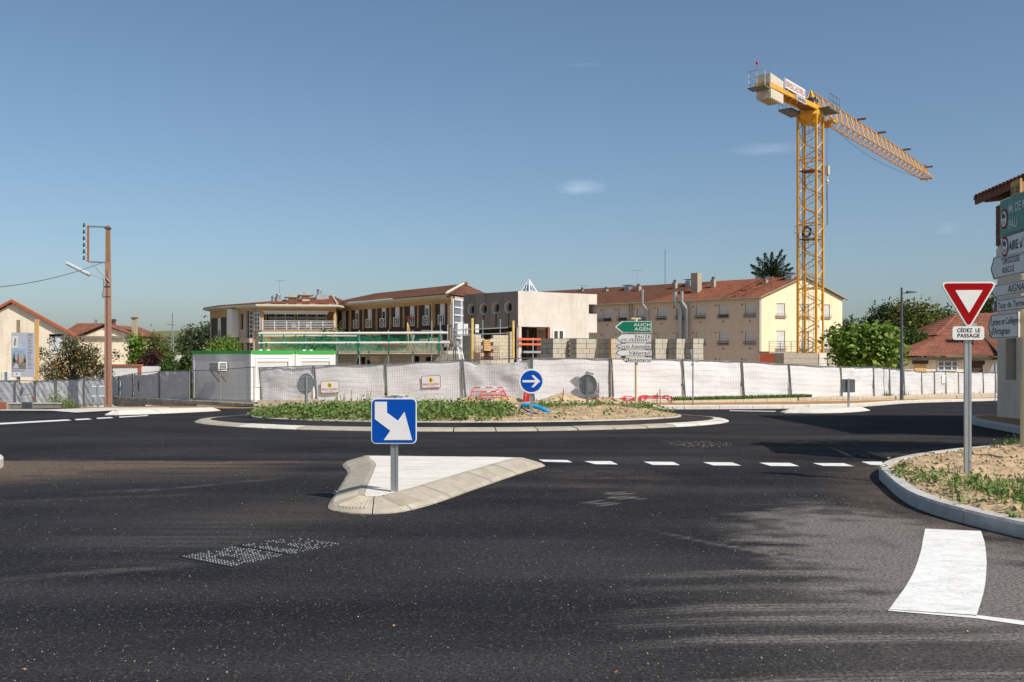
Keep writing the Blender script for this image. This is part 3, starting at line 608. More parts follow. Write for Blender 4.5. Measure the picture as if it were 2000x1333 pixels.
# clods of earth on the bare side
def clods(name, X, Y, zf, s0, s1, m, kind='stuff'):
    n = len(X); s = np.exp(rng.uniform(math.log(s0), math.log(s1), n)); base = np.array([(1, 0, 0), (-.5, .87, 0), (-.5, -.87, 0), (0, 0, 1.0), (.1, .1, -.5)])
    V = base[None]*rng.uniform(.6, 1.4, (n, 5, 3)); a = rng.uniform(0, 6.28, n); ca, sa = np.cos(a), np.sin(a)
    Xr = V[:, :, 0]*ca[:, None]-V[:, :, 1]*sa[:, None]; Yr = V[:, :, 0]*sa[:, None]+V[:, :, 1]*ca[:, None]
    V = np.stack([Xr, Yr, V[:, :, 2]*.7], -1)*s[:, None, None]+np.stack([X, Y, zf(X, Y)+s*.15], -1)[:, None]
    fb = np.array([(0, 1, 3), (1, 2, 3), (2, 0, 3), (1, 0, 4), (2, 1, 4), (0, 2, 4)]); Fc = (np.arange(n)[:, None, None]*5+fb[None]).reshape(-1, 3)
    return npmesh(name, V.reshape(-1, 3), Fc, m, kind=kind, tri=True)
k = ok & (X > -1.5) & (rng.random(16000) < .22); clods('soil_clods', X[k], Y[k], mound_z, .015, .06, 'soil')
# verge: soil, clods, weeds, dry litter
VP = [(p.x+.045*(1 if p.y < 14 else .3), p.y-(.0 if p.y < 13 else .045)) for p in VERGE_S]+[(18, 4.6)]
VL = np.array([(p.x, p.y) for p in resample(VERGE_S, .12)])
def verge_z(x, y):
    x = np.asarray(x, float); y = np.asarray(y, float); D = np.full(x.shape, 9.0)
    for a, b in VL: D = np.minimum(D, (x-a)**2+(y-b)**2)
    f = np.clip((np.sqrt(D)-.15)/.3, 0, 1)
    return G(x, y)+.128+f*(.02+.09*(vnoise(x, y, .8, 41)-.2)+.05*(vnoise(x, y, .25, 42)-.5)+.03*(vnoise(x, y, .11, 43)-.5))
grid('verge_soil', np.arange(4.4, 18, .07), np.arange(4.8, 20.2, .07), verge_z, 'soil', kind='structure', keep=lambda x, y: inpoly(x, y, VP), smooth=False)
X = rng.uniform(4.5, 11, 26000); Y = rng.uniform(6, 19.5, 26000); ok = inpoly(X, Y, VP)
k = ok & (rng.random(26000) < .22); clods('verge_clods', X[k], Y[k], verge_z, .008, .045, 'soil')
den = np.exp(-((X-5.08)**2/.07+(Y-13.2)**2/.9))+1.15*np.exp(-((X-5.45)**2/.14+(Y-10.6)**2/1.0))+np.exp(-((X-5.05)**2/.07+(Y-11.5)**2/.5))+.9*np.exp(-((X-5.6)**2/.5+(Y-9.2)**2/1.6))+.5*np.exp(-((X-8.7)**2/.2+(Y-17.4)**2/.25))
k = ok & (rng.random(26000) < den*.20)
C = weed_cloud(0, X[k], Y[k], 0, 0, 0, verge_z, per=7, spread=.045, hgt=.10)
leaves('verge_weeds', C, rng.uniform(.04, .105, len(C)), 'leaf_weed', kind='stuff', up=.25, aspect=.42)
def blades(name, X, Y, zf, h0, h1, m, w=.007, lean=.5):
    n = len(X); h = rng.uniform(h0, h1, n); a = rng.uniform(0, 6.28, n); ln = rng.uniform(.1, lean, n)*h; B = np.stack([X, Y, zf(X, Y)-.01], -1)
    d = np.stack([np.cos(a), np.sin(a), 0*a], -1); s = np.stack([-np.sin(a), np.cos(a), 0*a], -1)*w; up = np.array([0, 0, 1.])
    m1 = B+d*ln[:, None]*.35+up*h[:, None]*.6; tp = B+d*ln[:, None]+up*h[:, None]*(1-.25*(ln/h))[:, None]
    V = np.stack([B-s, B+s, m1+s*.8, m1-s*.8, tp+s*.15, tp-s*.15], 1).reshape(-1, 3); o6 = np.arange(n)[:, None]*6
    Fc = np.concatenate([o6+[0, 1, 2, 3], o6+[3, 2, 4, 5]], 0)
    return npmesh(name, V, Fc, m, tint=np.repeat(rng.random(n), 6), kind='stuff')
k = ok & (rng.random(26000) < np.exp(-((X-5.6)**2/.16+(Y-10.1)**2/1.8))*.6)
blades('verge_grass', np.repeat(X[k], 3)+rng.normal(size=3*k.sum())*.05, np.repeat(Y[k], 3)+rng.normal(size=3*k.sum())*.05, verge_z, .04, .15, 'leaf_grass')
k = ok & (rng.random(26000) < .06); C = np.stack([X[k], Y[k], verge_z(X[k], Y[k])+.015], -1); leaves('dry_stalks', C, rng.uniform(.04, .16, len(C)), 'dry_stalk', kind='stuff', up=2.0, aspect=.16)
# ------------------------------------------------------------------ pavement of brown resin, its kerb, the low block wall and the site ground behind it
XW = [505, 613, 753, 903, 1039, 1194, 1333, 1449, 1541, 1642, 1706, 1765, 1800, 1872, 1945, 1990]
DW = [43.6, 43.3, 42.9, 42.6, 42.5, 42.8, 44, 45.8, 47.3, 49.4, 52.0, 57.0, 59.6, 66.2, 74, 79]
YT = [781, 781.5, 783.5, 785, 786, 784.5, 782.5, 780, 777.5, 774.5, 774.5, 773, 771.5, 769.5, 767.6, 767]
wall_pts = [at(x, y, d) for x, y, d in zip(XW, YT, DW)]
XF = [505, 613, 753, 903, 1039, 1194, 1333, 1449, 1541, 1642, 1706, 1737, 1765, 1800, 1825, 1847, 1872, 1895, 1920, 1945, 1968]
DF = [46.5, 45.5, 45, 44.5, 43.7, 44.1, 45.6, 47.6, 49.2, 51.2, 53.8, 56.4, 59.2, 62.0, 64.6, 67.4, 70, 73, 75.6, 78, 80.5]
YF = [718, 714, 711, 702.5, 699, 700, 702, 705.5, 711, 717, 717, 719, 722, 726, 725.5, 724.5, 727, 727, 727.5, 728, 728]
fence_pts = [at(x, y, d) for x, y, d in zip(XF, YF, DF)]
front = [(x, float(kline(x))) for x in (-24, -20, -15, -11, -6, 0, 5, 9.9, 13, 15.4, 18.3, 22.5, 28.5, 34.5)]
front_s = smooth_path(front, it=2)
back = [(-26, 60.2), (-20.5, 56), (-14, 48.6)]+[(p.x, p.y-.02) for p in wall_pts]
fs_ = resample(front_s, .8); bs_ = resample(back, .8); n = 90
fs_ = [front_s[0]]+[None]*0+resample(front_s, sum((b-a).length for a, b in zip(front_s, front_s[1:]))/n)[1:]
bv = [Vector(p) for p in back]; bs_ = resample(bv, sum((b-a).length for a, b in zip(bv, bv[1:]))/n)
V, Q = [], []; m_ = min(len(fs_), len(bs_))
wz = lambda x: float(np.interp(x, [p.x for p in wall_pts], [p.z for p in wall_pts]))
for a, b in zip(fs_[:m_], bs_[:m_]):
    for t in (0, .3, .65, 1.0):
        p = a.lerp(b, t); q_ = min(1, max(0, (p.x+12.5)/10)); V.append((p.x, p.y, float(G(p.x, p.y))+.02+(.13+.06*t)*q_))
for i in range(m_-1):
    for j in range(3): Q.append((i*4+j, (i+1)*4+j, (i+1)*4+j+1, i*4+j+1))
npmesh('footpath', V, Q, 'resin_path', kind='structure', smooth=True)
kerb('footpath_kerb', [(p.x, p.y) for p in front_s if p.x > -8.5], [(-.02, -.1), (-.02, .13), (0, .155), (.22, .165), (.22, -.1)], 'kerb_pale', 1.5, False, 0, .02)
rt = root('low_wall', 'long low wall of pale concrete blocks at the back edge of the brown footpath', 'wall', (wall_pts[0].x, wall_pts[0].y, float(G(wall_pts[0].x, wall_pts[0].y))))
bk = MB(); acc = 0
for a, b in zip(wall_pts, wall_pts[1:]):
    L = (b.xy-a.xy).length; n = max(1, round(L/.5)); rz = math.atan2(b.y-a.y, b.x-a.x)
    for i in range(n):
        p = a.lerp(b, (i+.5)/n); base = float(G(p.x, p.y))+.12; h = p.z-base; courses = 2 if h > .27 else 1
        for c_ in range(courses):
            hh = h/courses; sh = (.25 if c_ else 0)*L/n
            m = frame((p.x, p.y, base+c_*hh), rz); jj = random.uniform(-.008, .008)
            o = MB(m).box(-L/n/2+.006+sh, L/n/2-.006+sh, -.1+jj, .1+jj, -.05 if c_ == 0 else .006, hh-.006).build('block', random.choice(['block_tan', 'block_tan', 'block', 'block_tan']), rt)
# site ground behind the wall
V, Q = [], []; px_s = list(range(509, 1990, 12))
for px in px_s:
    dw = float(np.interp(px, XW, DW)); zw = EYE-(float(np.interp(px, XW, YT))-HZ)/F*dw
    df = float(np.interp(px, XF, DF)); zf = EYE-(float(np.interp(px, XF, YF))-HZ)/F*df-2.0
    for d, z in ((dw+.09, zw-.04), (dw+.5, zw-.01), (df, zf+.02), (df+2, zf), (df+25, zf-.1), (130, -2.2)): V.append(((px-1000)/F*d, d, z+random.uniform(-.02, .02)))
for i in range(len(px_s)-1):
    for j in range(5): a = i*6+j; Q.append((a, a+6, a+7, a+1))
npmesh('site_ground', V, Q, 'sand', kind='structure', smooth=True)
# right-hand pavement by the corner building
rp = [(10.7, 15), (11.0, 19), (11.35, 22), (11.9, 25), (12.4, 27), (13.1, 28.7), (14.6, 30.2), (18, 31.4), (27, 32.4)]
kerb('corner_building_kerb', rp, [(0, -.1), (0, .13), (-.02, .15), (-.2, .155), (-.2, -.1)], 'kerb_grey', 1.0, False, 2, .012)
sp_ = smooth_path(rp, it=2); mb = MB()
for a, b in zip(sp_, sp_[1:]):
    mb.poly([(a.x+.18, a.y, float(G(a.x, a.y))+.15), (27, min(a.y-1.0, 29), float(G(a.x, a.y))+.16), (27, min(b.y-1.0, 29), float(G(b.x, b.y))+.16), (b.x+.18, b.y, float(G(b.x, b.y))+.15)])
tag(mb.build('corner_pavement', 'resin_path'), kind='structure')
# ------------------------------------------------------------------ road markings
def mark(name, quads, parent=None, m='paint'):
    mb = MB()
    for q in quads: mb.poly([gp(x, y, .005) for x, y in q])
    return mb.build(name, m, parent)
gw = root('give_way_line', None, None, tuple(gp(1230, 905)), kind='structure')
for q in (((1052, 898), (1108, 899), (1118, 903.5), (1062, 902)), ((1141, 901), (1193, 901), (1207, 907.5), (1162, 907)), ((1257, 902), (1315, 902.5), (1328, 908.8), (1275, 908.3)), ((1373, 903), (1430, 903.5), (1448, 909.8), (1393, 909.3)),
          ((1483, 904), (1543, 904.5), (1561, 911), (1505, 910.4)), ((1587, 904.8), (1648, 905), (1668, 911), (1608, 910.3)), ((1682, 902), (1722, 902), (1727, 909), (1700, 908))):
    mark('dash', [q], gw)
lm_ = root('lane_line', None, None, tuple(gp(100, 822)), kind='structure')
for q in (((0, 826.5), (132, 819.5), (140, 821.5), (0, 829.5)), ((145, 819), (172, 817.6), (180, 819.5), (150, 821)), ((188, 816.6), (216, 815), (222, 816.8), (190, 818.5)), ((232, 814), (288, 811.3), (290, 812.6), (234, 816))): mark('dash', [q], lm_)
zl = [(1807, 1033), (1803, 1052), (1799, 1075), (1793, 1095), (1786, 1114), (1777, 1132), (1766, 1150), (1752, 1169), (1736, 1191)]; zr = [(1916, 1037.5), (1923, 1058), (1926, 1080), (1927, 1100), (1926, 1122), (1924, 1142), (1920, 1162), (1914, 1182), (1907, 1203)]
tag(mark('crossing_stripe', [(zl[i], zr[i], zr[i+1], zl[i+1]) for i in range(8)]), kind='structure')
tag(mark('edge_line', [((1735, 1190), (1908, 1201.5), (1908, 1208), (1735, 1193)), ((1908, 1201.5), (2060, 1220), (2060, 1230), (1908, 1208))]), kind='structure')
tag(mark('edge_line', [((1425, 802), (1515, 803.2), (1515, 804.4), (1425, 803))]), kind='structure')
# far splitter islands
for nm, pts in (('far_splitter_island', [gp(*p) for p in ((1510, 807.5), (1600, 808), (1660, 806.5), (1712, 801.5), (1650, 800.8), (1560, 802))]), ('left_splitter_island', [gp(*p) for p in ((200, 812.5), (320, 808.5), (432, 803.2), (428, 802), (300, 804), (212, 809))])):
    rt = root(nm, None, None, tuple(pts[0]), kind='structure'); q = [(p.x, p.y) for p in pts]
    kerb(nm, q, [(0, -.05), (0, .02), (.3, .14), (.38, .14), (.38, -.05)], 'kerb_pale', .9, True, 1, .012, parent=rt)
    S = smooth_path(q, True, 1); NN = normals2(S, True); mb = MB(); mb.poly([((p+n*.37).x, (p+n*.37).y, float(G(p.x, p.y))+.137) for p, n in zip(S, NN)]); mb.build('island_top', 'slab_concrete', rt)
q = [gp(*p) for p in ((148, 808), (235, 803), (330, 800), (330, 797.5), (200, 798), (90, 801.5), (0, 801.5), (0, 803.5), (100, 804))]
tag(MB().slab([(p.x, p.y) for p in q], -1.6, 0).build('pavement', 'kerb_grey'), kind='structure') if False else None
mb = MB(); mb.poly([(p.x, p.y, float(G(p.x, p.y))+.035) for p in q]); tag(mb.build('pavement', 'kerb_pale'), kind='structure')
# ------------------------------------------------------------------ manhole cover: two studded iron plates
A, B, D = gp(345, 1090), gp(455, 1112), gp(560, 1047)
ux = (B-A).xy; uy = (D-A).xy; Lx, Ly = ux.length, uy.length; rz = math.atan2(ux.y, ux.x); mf = frame((A.x, A.y, 0), rz)
mh = root('drain_cover', 'square cast iron drain cover of two studded plates set in the dark asphalt', 'drain cover', tuple(A), rz)
Ly = uy.dot(Vector((-ux.y, ux.x)))/Lx; sk = uy.dot(ux)/Lx
MB(mf).box(-.04, Lx+.04, -.04, Ly+.04, -.05, .004).build('frame', 'iron', mh)
for k in range(2):
    y0, y1 = k*Ly/2+.012, (k+1)*Ly/2-.012
    p = MB(mf).box(.012, Lx-.012, y0, y1, -.02, .010).build('plate', 'iron', mh); st = MB(mf)
    nx, ny = 17, 14
    for i in range(nx):
        for j in range(ny):
            pr = .08+.75*np.clip((j+ny*k)/(2*ny)*1.1-i/nx*.9+.1, 0, 1)
            if random.random() < pr or ((i-9)/3.4)**2+((j-4)/1.5)**2 < 1: continue
            cx = .04+(Lx-.08)*(i+.5*(j % 2)*.9)/nx; cy = y0+.03+(y1-y0-.06)*j/(ny-1); s = random.uniform(.004, .009)
            st.add([(cx-s, cy-s, .009), (cx+s, cy-s, .009), (cx+s, cy+s, .009), (cx-s, cy+s, .009), (cx-s*.6, cy-s*.6, .017), (cx+s*.6, cy-s*.6, .017), (cx+s*.6, cy+s*.6, .017), (cx-s*.6, cy+s*.6, .017)], [(4, 5, 6, 7), (0, 1, 5, 4), (1, 2, 6, 5), (2, 3, 7, 6), (3, 0, 4, 7)])
    o = st.build('stud', 'stud_worn', p); o['kind'] = 'stuff'
# old patch of loose grit on the roundabout carriageway
c0 = gp(1370, 868); th = rng.uniform(0, 6.28, 240); rr = np.sqrt(rng.random(240)); X = c0.x+rr*np.cos(th)*.62; Y = c0.y+rr*np.sin(th)*.75
clods('grit_patch', X, Y, lambda x, y: G(x, y), .004, .013, 'block_grey')
# pebbles and crumbs on the road
n = 2600; Y = 4.8+np.abs(rng.normal(0, 6.5, n)); X = rng.uniform(-1, 1, n)*(.52*Y+.5); 
extra = rng.normal(size=(900, 2))*[.45, 2.0]+[4.0, 11.0]; X = np.concatenate([X, extra[:, 0], rng.normal(-6.9, .8, 350), rng.normal(3.1, 1.1, 700)]); Y = np.concatenate([Y, extra[:, 1], rng.normal(14.3, 1.3, 350), rng.normal(6.3, 1.5, 700)])
k = (~inpoly(X, Y, [(p.x, p.y) for p in ISs])) & (~inpoly(X, Y, [(p.x, p.y) for p in VERGE_S]+[(18, 4.6)])) & (np.hypot((X-RC[0])/RA, (Y-RC[1])/RB) > 1) & (Y < 34)
k &= (rng.random(len(X)) < np.clip(2.2*vnoise(X, Y, .9, 77)**2+.08, 0, 1)); clods('pebbles', X[k], Y[k], lambda x, y: G(x, y), .0015, .0075, 'pebble')
k = inpoly(X, Y, [(p.x, p.y) for p in inn]); clods('island_grit', np.concatenate([X[k][:60], rng.normal(-1.4, .25, 60)]), np.concatenate([Y[k][:60], rng.normal(11.3, .18, 60)]), lambda x, y: G(x, y)+.137, .004, .011, 'pebble')
C = np.stack([X[:160], Y[:160], G(X[:160], Y[:160])+.01], -1); k = (Y[:160] < 26) & (~inpoly(X[:160], Y[:160], [(p.x, p.y) for p in ISs])); leaves('fallen_leaves', C[k][:34], rng.uniform(.02, .045, k[:].sum())[:34], 'dry_leaf', kind='stuff', up=3, aspect=.55)
# ------------------------------------------------------------------ site fence: one thing per panel
def fence_panel(a, b, H, label, style='white', group=None, lean=0.0, wires=True, sag=0.0, seed=0, posts=True, drop=.04, name='site_fence'):
    """a, b: upper corners (world). frame tubes, welded mesh, hung tarpaulin, concrete foot"""
    d = (b-a).xy; L = d.length-.03; rz = math.atan2(d.y, d.x); m = frame((a.x, a.y, a.z-H), rz) ; dz = (b.z-a.z)
    rt = root(name, label, 'fence panel', (a.x, a.y, a.z-H), rz, group); lean *= 1.8
    r_ = np.random.default_rng(seed); Z = lambda x, z: z+dz*x/L
    lx = lambda z: lean*(z-H)
    if posts:
        for x in (.02, L-.02): MB(m).tube((x+lx(0), 0, Z(x, -.02)), (x, 0, Z(x, H)), .03, 8).build('post', 'fence_steel', rt)
    MB(m).tube((.02, 0, Z(0, H-.02)), (L-.02, 0, Z(L, H-.02)), .022, 6).build('top_rail', 'fence_steel', rt)
    MB(m).tube((.02, 0, Z(0, .12)), (L-.02, 0, Z(L, .12)), .019, 6).build('bottom_rail', 'galvanised', rt)
    if wires:
        w_ = MB(m); n = int(L/.105)
        for i in range(1, n): x = L*i/n; w_.tube((x, -.012, Z(x, .12)), (x, -.012, Z(x, H-.02)), .0032, 3, cap=False)
        for j in range(1, 8):
            z = H*j/8+.02; k = 8; pts = [(L*q/k, -.018-.012*math.sin(q*1.7+j), Z(L*q/k, z)+.018*math.sin(q*.9+j*2.1+seed)) for q in range(k+1)]; w_.path(pts, .0036, 3)
        o = w_.build('wire_mesh', 'wire', rt); o['kind'] = 'stuff'
    nx, nz = 26, 14; V = []
    p1, p2, p3 = r_.uniform(0, 6.28, 3); T = r_.normal(0, 1, (nz+1, nx+1))
    for _ in range(2): T = (T+np.roll(T, 1, 0)+np.roll(T, -1, 0)+np.roll(T, 1, 1)+np.roll(T, -1, 1))/5
    for j in range(nz+1):
        v = j/nz
        for i in range(nx+1):
            u = i/nx; x = .03+(L-.06)*u; sc = sag*(4*u*(1-u))*v**2
            z = drop+(H-.03-drop)*v-sc*.9-.02*abs(math.sin(u*math.pi*5+p3))*(v > .97)
            if j == 0: z += .05*abs(math.sin(u*7+p2))*(1+sag*4)
            y = .035+.018*math.sin(u*9+p1+v*2.2)+.012*math.sin(v*11+p2+u*3)+(.016+.03*(seed % 3 == 0))*T[j, i]+(.02*math.sin(u*23+v*17+p3) if style == 'grey' else 0)+sag*.35*math.sin(u*math.pi)*(1-v)*math.sin(v*6+u*8)
            V.append(tuple(m @ Vector((x, max(y, .004), Z(x, z)))))
    Q = [(j*(nx+1)+i, j*(nx+1)+i+1, (j+1)*(nx+1)+i+1, (j+1)*(nx+1)+i) for j in range(nz) for i in range(nx)]
    npmesh('tarpaulin', V, Q, 'tarp' if style == 'white' else 'grey_tarp', rt, smooth=True)
    return rt, m, L
FL = ['white tarpaulin fence panel at the corner of the green-topped site cabin', 'white tarpaulin fence panel carrying the left company board, beside the cabin front',
      'white tarpaulin fence panel carrying the right company board, left of the blue arrow disc', 'white tarpaulin fence panel with sagging grey top edge behind the tipped red barrier',
      'white tarpaulin fence panel behind the blue disc that catches the shadow of the direction signs', 'white tarpaulin fence panel behind the direction sign post',
      'white tarpaulin fence panel above the grass strip, right of the thin give-way post', 'white tarpaulin fence panel above the grass strip, below the big apartment corner',
      'white tarpaulin fence panel just left of the fence corner, in front of the crane base', 'white tarpaulin fence panel right of the fence corner, behind the dark square sign back',
      'narrow white fence panel with weeds at its foot, first left of the street lamp', 'narrow white fence panel ending right at the dark street lamp', 'white fence panel just right of the dark street lamp',
      'white fence panel below the shuttered window of the tiled house', 'narrow white fence panel with a small framed notice on it', 'white fence panel with a loose hanging sheet folded in curves',
      'flat white fence panel left of the give way post', 'white fence panel hidden half behind the give way post', 'white fence panel just right of the give way post', 'last white fence panel before the corner building']
G_F = 'white tarpaulin fence panels round the building site'
FP = []
for i, (a, b) in enumerate(zip(fence_pts, fence_pts[1:])):
    lean = [.06, .05, .02, .05, .0, .03, .05, .05, .06, .06, .05, .08, .08, .03, .06, .06, .04, .04, .06, .06][i]
    q = a.copy(); e = b.copy(); e.z = b.z
    FP.append(fence_panel(q, e, 2.0 if i else 1.95, FL[i], 'white', G_F, -lean, True, .22 if i == 3 else (.10 if i == 15 else 0), i+3))
# concrete feet and a brace where the panels meet
for i in (3, 5, 6, 7, 8):
    p = fence_pts[i]; t = root('fence_foot', ['grey concrete fence foot beside the red tipped barrier', '', 'grey concrete fence foot under the joint behind the direction sign', 'grey concrete fence foot under the panel joint near the thin post', 'grey concrete fence foot at the joint above the grass', 'grey concrete fence foot left of the corner panel'][max(0, i-3)] or 'grey concrete fence foot', 'fence foot', (p.x, p.y-.05, p.z-2.02), 0, 'concrete feet of the fence')
    MB(frame((p.x, p.y-.05, p.z-2.02))).prism([(-.32, 0), (.32, 0), (.27, .13), (-.27, .13)], -.11, .11).build('block', 'kerb_grey', t)
# left grey fence
LX = [(-25, 743.5, 63.5), (30, 743, 63.3), (69, 744, 63.1), (110, 742, 63), (165, 741, 62.9), (207, 738, 62.6), (233, 735, 61.6), (259, 730, 59.6), (311, 725, 57.2), (370, 724.6, 55)]
LL = ['grey tarpaulin fence panel at the far left edge beside the brick pier', 'grey fence panel behind the small folding barrier with a crumpled centre', 'grey fence panel behind the low weathered wall', 'wide grey fence panel right of the green weed tuft', 'grey fence panel behind the twin grey sign backs',
      'grey fence panel just right of the tall brown pole', 'narrow grey fence panel with a pale tag', 'grey fence panel printed with a dark leaf emblem', 'shiny creased grey fence panel beside the site cabin']
GP_ = []
for i, (a, b) in enumerate(zip(LX, LX[1:])): GP_.append(fence_panel(at(*a), at(*b), 1.8 if i < 6 else 1.7, LL[i], 'grey', 'grey tarpaulin fence panels on the left', 0, i < 5, .12 if i in (1, 7) else 0, 40+i))
rt, m, L = GP_[7]; mb = MB(m); mb.prism([(.75+.10*math.cos(t)*.55, .95+.33*math.sin(t)) for t in np.linspace(0, 6.28, 14)[:-1]], -.012, -.008); mb.build('leaf_emblem', 'black_plastic', rt); text('GOTHAM', rt, m, 'sign_back', h=.13, x0=1.0, z0=.95, y=-.012) if False else None
rt, m, L = GP_[1]; MB(m).prism([(.45+.08*math.cos(t), 1.1+.28*math.sin(t)) for t in np.linspace(0, 6.28, 12)[:-1]], -.014, -.010).build('leaf_emblem', 'sign_back', rt)
# wire fence in front of the cabin (no sheet)
pa, pb = at(370, 724.6, 54.8), at(499, 717, 48.6); d = (pb-pa).xy; rz = math.atan2(d.y, d.x); m = frame((pa.x, pa.y, pa.z-1.9), rz); L = d.length
rt = root('site_fence', 'open wire fence panel without a sheet in front of the white site cabin', 'fence panel', (pa.x, pa.y, pa.z-1.9), rz); dz = pb.z-pa.z
MB(m).path([(0, 0, 1.9), (L*.5, 0, 1.86+dz*.5), (L, 0, 1.9+dz)], .02, 5).build('top_rail', 'dark_steel', rt)
for x in (.02, L*.50, L*.98): MB(m).tube((x, 0, .1), (x, 0, 1.9+dz*x/L), .026, 6).build('post', 'galvanised', rt)
w_ = MB(m)
for j in range(1, 6): w_.tube((0, 0, .3*j), (L, 0, .3*j+dz), .004, 3, cap=False)
for i in range(1, 50): w_.tube((L*i/50, 0, .1), (L*i/50, 0, 1.9+dz*i/50), .003, 3, cap=False)
w_.build('wire_mesh', 'wire', rt)['kind'] = 'stuff'
# company boards fixed to the fence
def board(panel, x, z, W, H, tilt, label):
    rt0, m0, L = panel; M = m0 @ Matrix.Translation((x, -.05, z)) @ Matrix.Rotation(tilt, 4, 'Y'); loc = M.translation
    t = root('company_board', label, 'sign', tuple(loc), m0.to_euler().z, 'company boards on the site fence')
    MB(M).prism(rrect(W, H, .05), 0, .012).build('panel', 'sign_white', t)
    e = MB(M); q = rrect(W, H, .05); q2 = rrect(W-.05, H-.05, .035); n = len(q)
    e.add([(x_, -.002, z_) for x_, z_ in q]+[(x_, -.002, z_) for x_, z_ in q2], [(i, (i+1) % n, n+(i+1) % n, n+i) for i in range(n)]); e.build('border', 'red_print', t)
    MB(M).prism([(0, .08+.115), (.115, .08), (0, .08-.115), (-.115, .08)][::-1] and rpoly([(0, .215), (.135, .08), (0, -.055), (-.135, .08)], .03), -.006, -.001).build('emblem', 'yellow_logo', t)
    text('b', t, M, 'brown_logo', h=.16, x0=0, z0=.01, align='center', bold=.03, y=-.009, name='emblem_letter')
    text('BRISCADIEU', t, M, 'red_print', w=W*.84, h=.085, x0=0, z0=-.15, align='center', bold=.004, y=-.006)
    text('BATIMENT', t, M, 'red_print', w=W*.55, h=.035, x0=0, z0=-.215, align='center', bold=.002, y=-.006, spacing=1.5)
for i, x, z, tl, lb in ((1, 0.78, 1.02, -.03, 'white company board with yellow lozenge on the fence beside the cabin'), (2, 2.12, 1.20, -.05, 'white company board with yellow lozenge behind and above the blue square sign')):
    board(FP[i], x, z, .88, .56, tl, lb)
rt, m, L = FP[14]; MB(m).box(L*.62, L*.95, -.03, -.022, 1.15, 1.75).build('notice', 'sign_white', rt)
# ------------------------------------------------------------------ road signs
def sign_post(t, m, z0, z1, w=.08, d=.04, mt='galvanised'):
    """galvanised box post with rolled grooves"""
    w2 = w/2; q = [(-w2, 0), (-w2*.35, 0), (-w2*.25, .008), (w2*.25, .008), (w2*.35, 0), (w2, 0), (w2, d), (-w2, d)]
    MB(m).slab(q, z0, z1).build('post', mt, t); MB(m).box(-w2-.002, w2+.002, -.002, d+.002, z1, z1+.008).build('post_cap', mt, t)
# square blue keep-right sign on the island
p = gp(770, 961, .137); m = frame(p, R(0)); t = root('direction_arrow_sign', 'square blue sign with a bent white arrow on the pale traffic island', 'traffic sign', tuple(p), 0)
sign_post(t, m, 0, 1.10, .085); S = .52; zc = .815
MB(m).prism(rrect(S, S, .055, 6, 0, zc), -.03, -.004).build('plate', 'white_metal', t)
MB(m).prism(rrect(S-.022, S-.022, .046, 6, 0, zc), -.034, -.031).build('blue_face', 'sign_blue', t)
k = .5/336.0; ar = [(508, 153), (600, 153), (600, 235), (683, 296), (732, 229), (790, 442), (576, 442), (625, 372), (508, 284)]
mb = MB(m); mb.prism([((x-652)*k*1.02, zc-(z-299)*k*1.02) for x, z in ar][::-1], -.039, -.0355); mb.build('arrow', 'sign_white', t)
for x_ in (-.06, .06): MB(m).box(x_-.035, x_+.035, -.002, .05, zc+S/2-.01, zc+S/2+.022).build('bracket', 'galvanised', t)
# give way sign
p = gp(1891, 932, .15); m = frame(p, R(-4)); t = root('give_way_sign', 'red and white triangle give way sign with a small plate, on the sandy verge', 'traffic sign', tuple(p), R(-4))
sc = p.y/F; zz = lambda y: (932-y)*sc; xx = lambda x: (x-1890.5)*sc
sign_post(t, m, -.1, zz(556), .085)
tri = [(xx(1835), zz(551)), (xx(1945), zz(551)), (xx(1890), zz(645))]
def scale2(pts, k): 
    cx = sum(q[0] for q in pts)/3; cz = sum(q[1] for q in pts)/3; return [(cx+(x-cx)*k, cz+(z-cz)*k) for x, z in pts]
MB(m).prism(rpoly(tri[::-1], .055), -.028, -.004).build('plate', 'sign_white', t)
MB(m).prism(rpoly(scale2(tri, .90)[::-1], .035), -.032, -.029).build('red_border', 'sign_red', t)
MB(m).prism(rpoly(scale2(tri, .475)[::-1], .008), -.036, -.033).build('white_centre', 'sign_white', t)
cz = (zz(638)+zz(664))/2; W, H = 60*sc, 26.5*sc
MB(m).prism(rrect(W, H, .035, 5, -.008, cz), -.028, -.004).build('lower_plate', 'sign_white', t)
e = MB(m); q = rrect(W-.018, H-.018, .028, 5, -.008, cz); q2 = rrect(W-.028, H-.028, .024, 5, -.008, cz); n = len(q)
text('CÉDEZ  LE', t, m, 'black_print', w=W*.73, h=.048, x0=-.005, z0=cz+.012, align='center', bold=.013, y=-.031)
text('PASSAGE', t, m, 'black_print', w=W*.70, h=.048, x0=-.005, z0=cz-.056, align='center', bold=.013, y=-.031)
# blue disc
p = Vector(at(1038, 815, 26.4)); m = frame(p, R(2)); t = root('arrow_disc_sign', 'round blue disc with a white arrow pointing right, on the roundabout mound', 'traffic sign', tuple(p), R(2))
sc = p.y/F; sign_post(t, m, -.2, (815-722)*sc, .085); zc = (815-745)*sc; r = 24.5*sc
MB(m).prism(circ(r, 40, 0, zc), -.035, -.004).build('plate', 'white_metal', t); MB(m).prism(circ(r*.985, 40, 0, zc), -.038, -.0355).build('white_ring', 'sign_white', t); MB(m).prism(circ(r*.865, 40, 0, zc), -.042, -.039).build('blue_face', 'sign_blue', t)
a_ = [(-.83, -.10), (.36, -.10), (-.02, -.55), (.22, -.55), (.80, 0), (.22, .55), (-.02, .55), (.36, .10), (-.83, .10)]
MB(m).prism([(x*r*.865, zc+z*r*.865) for x, z in a_], -.047, -.043).build('arrow', 'sign_white', t)
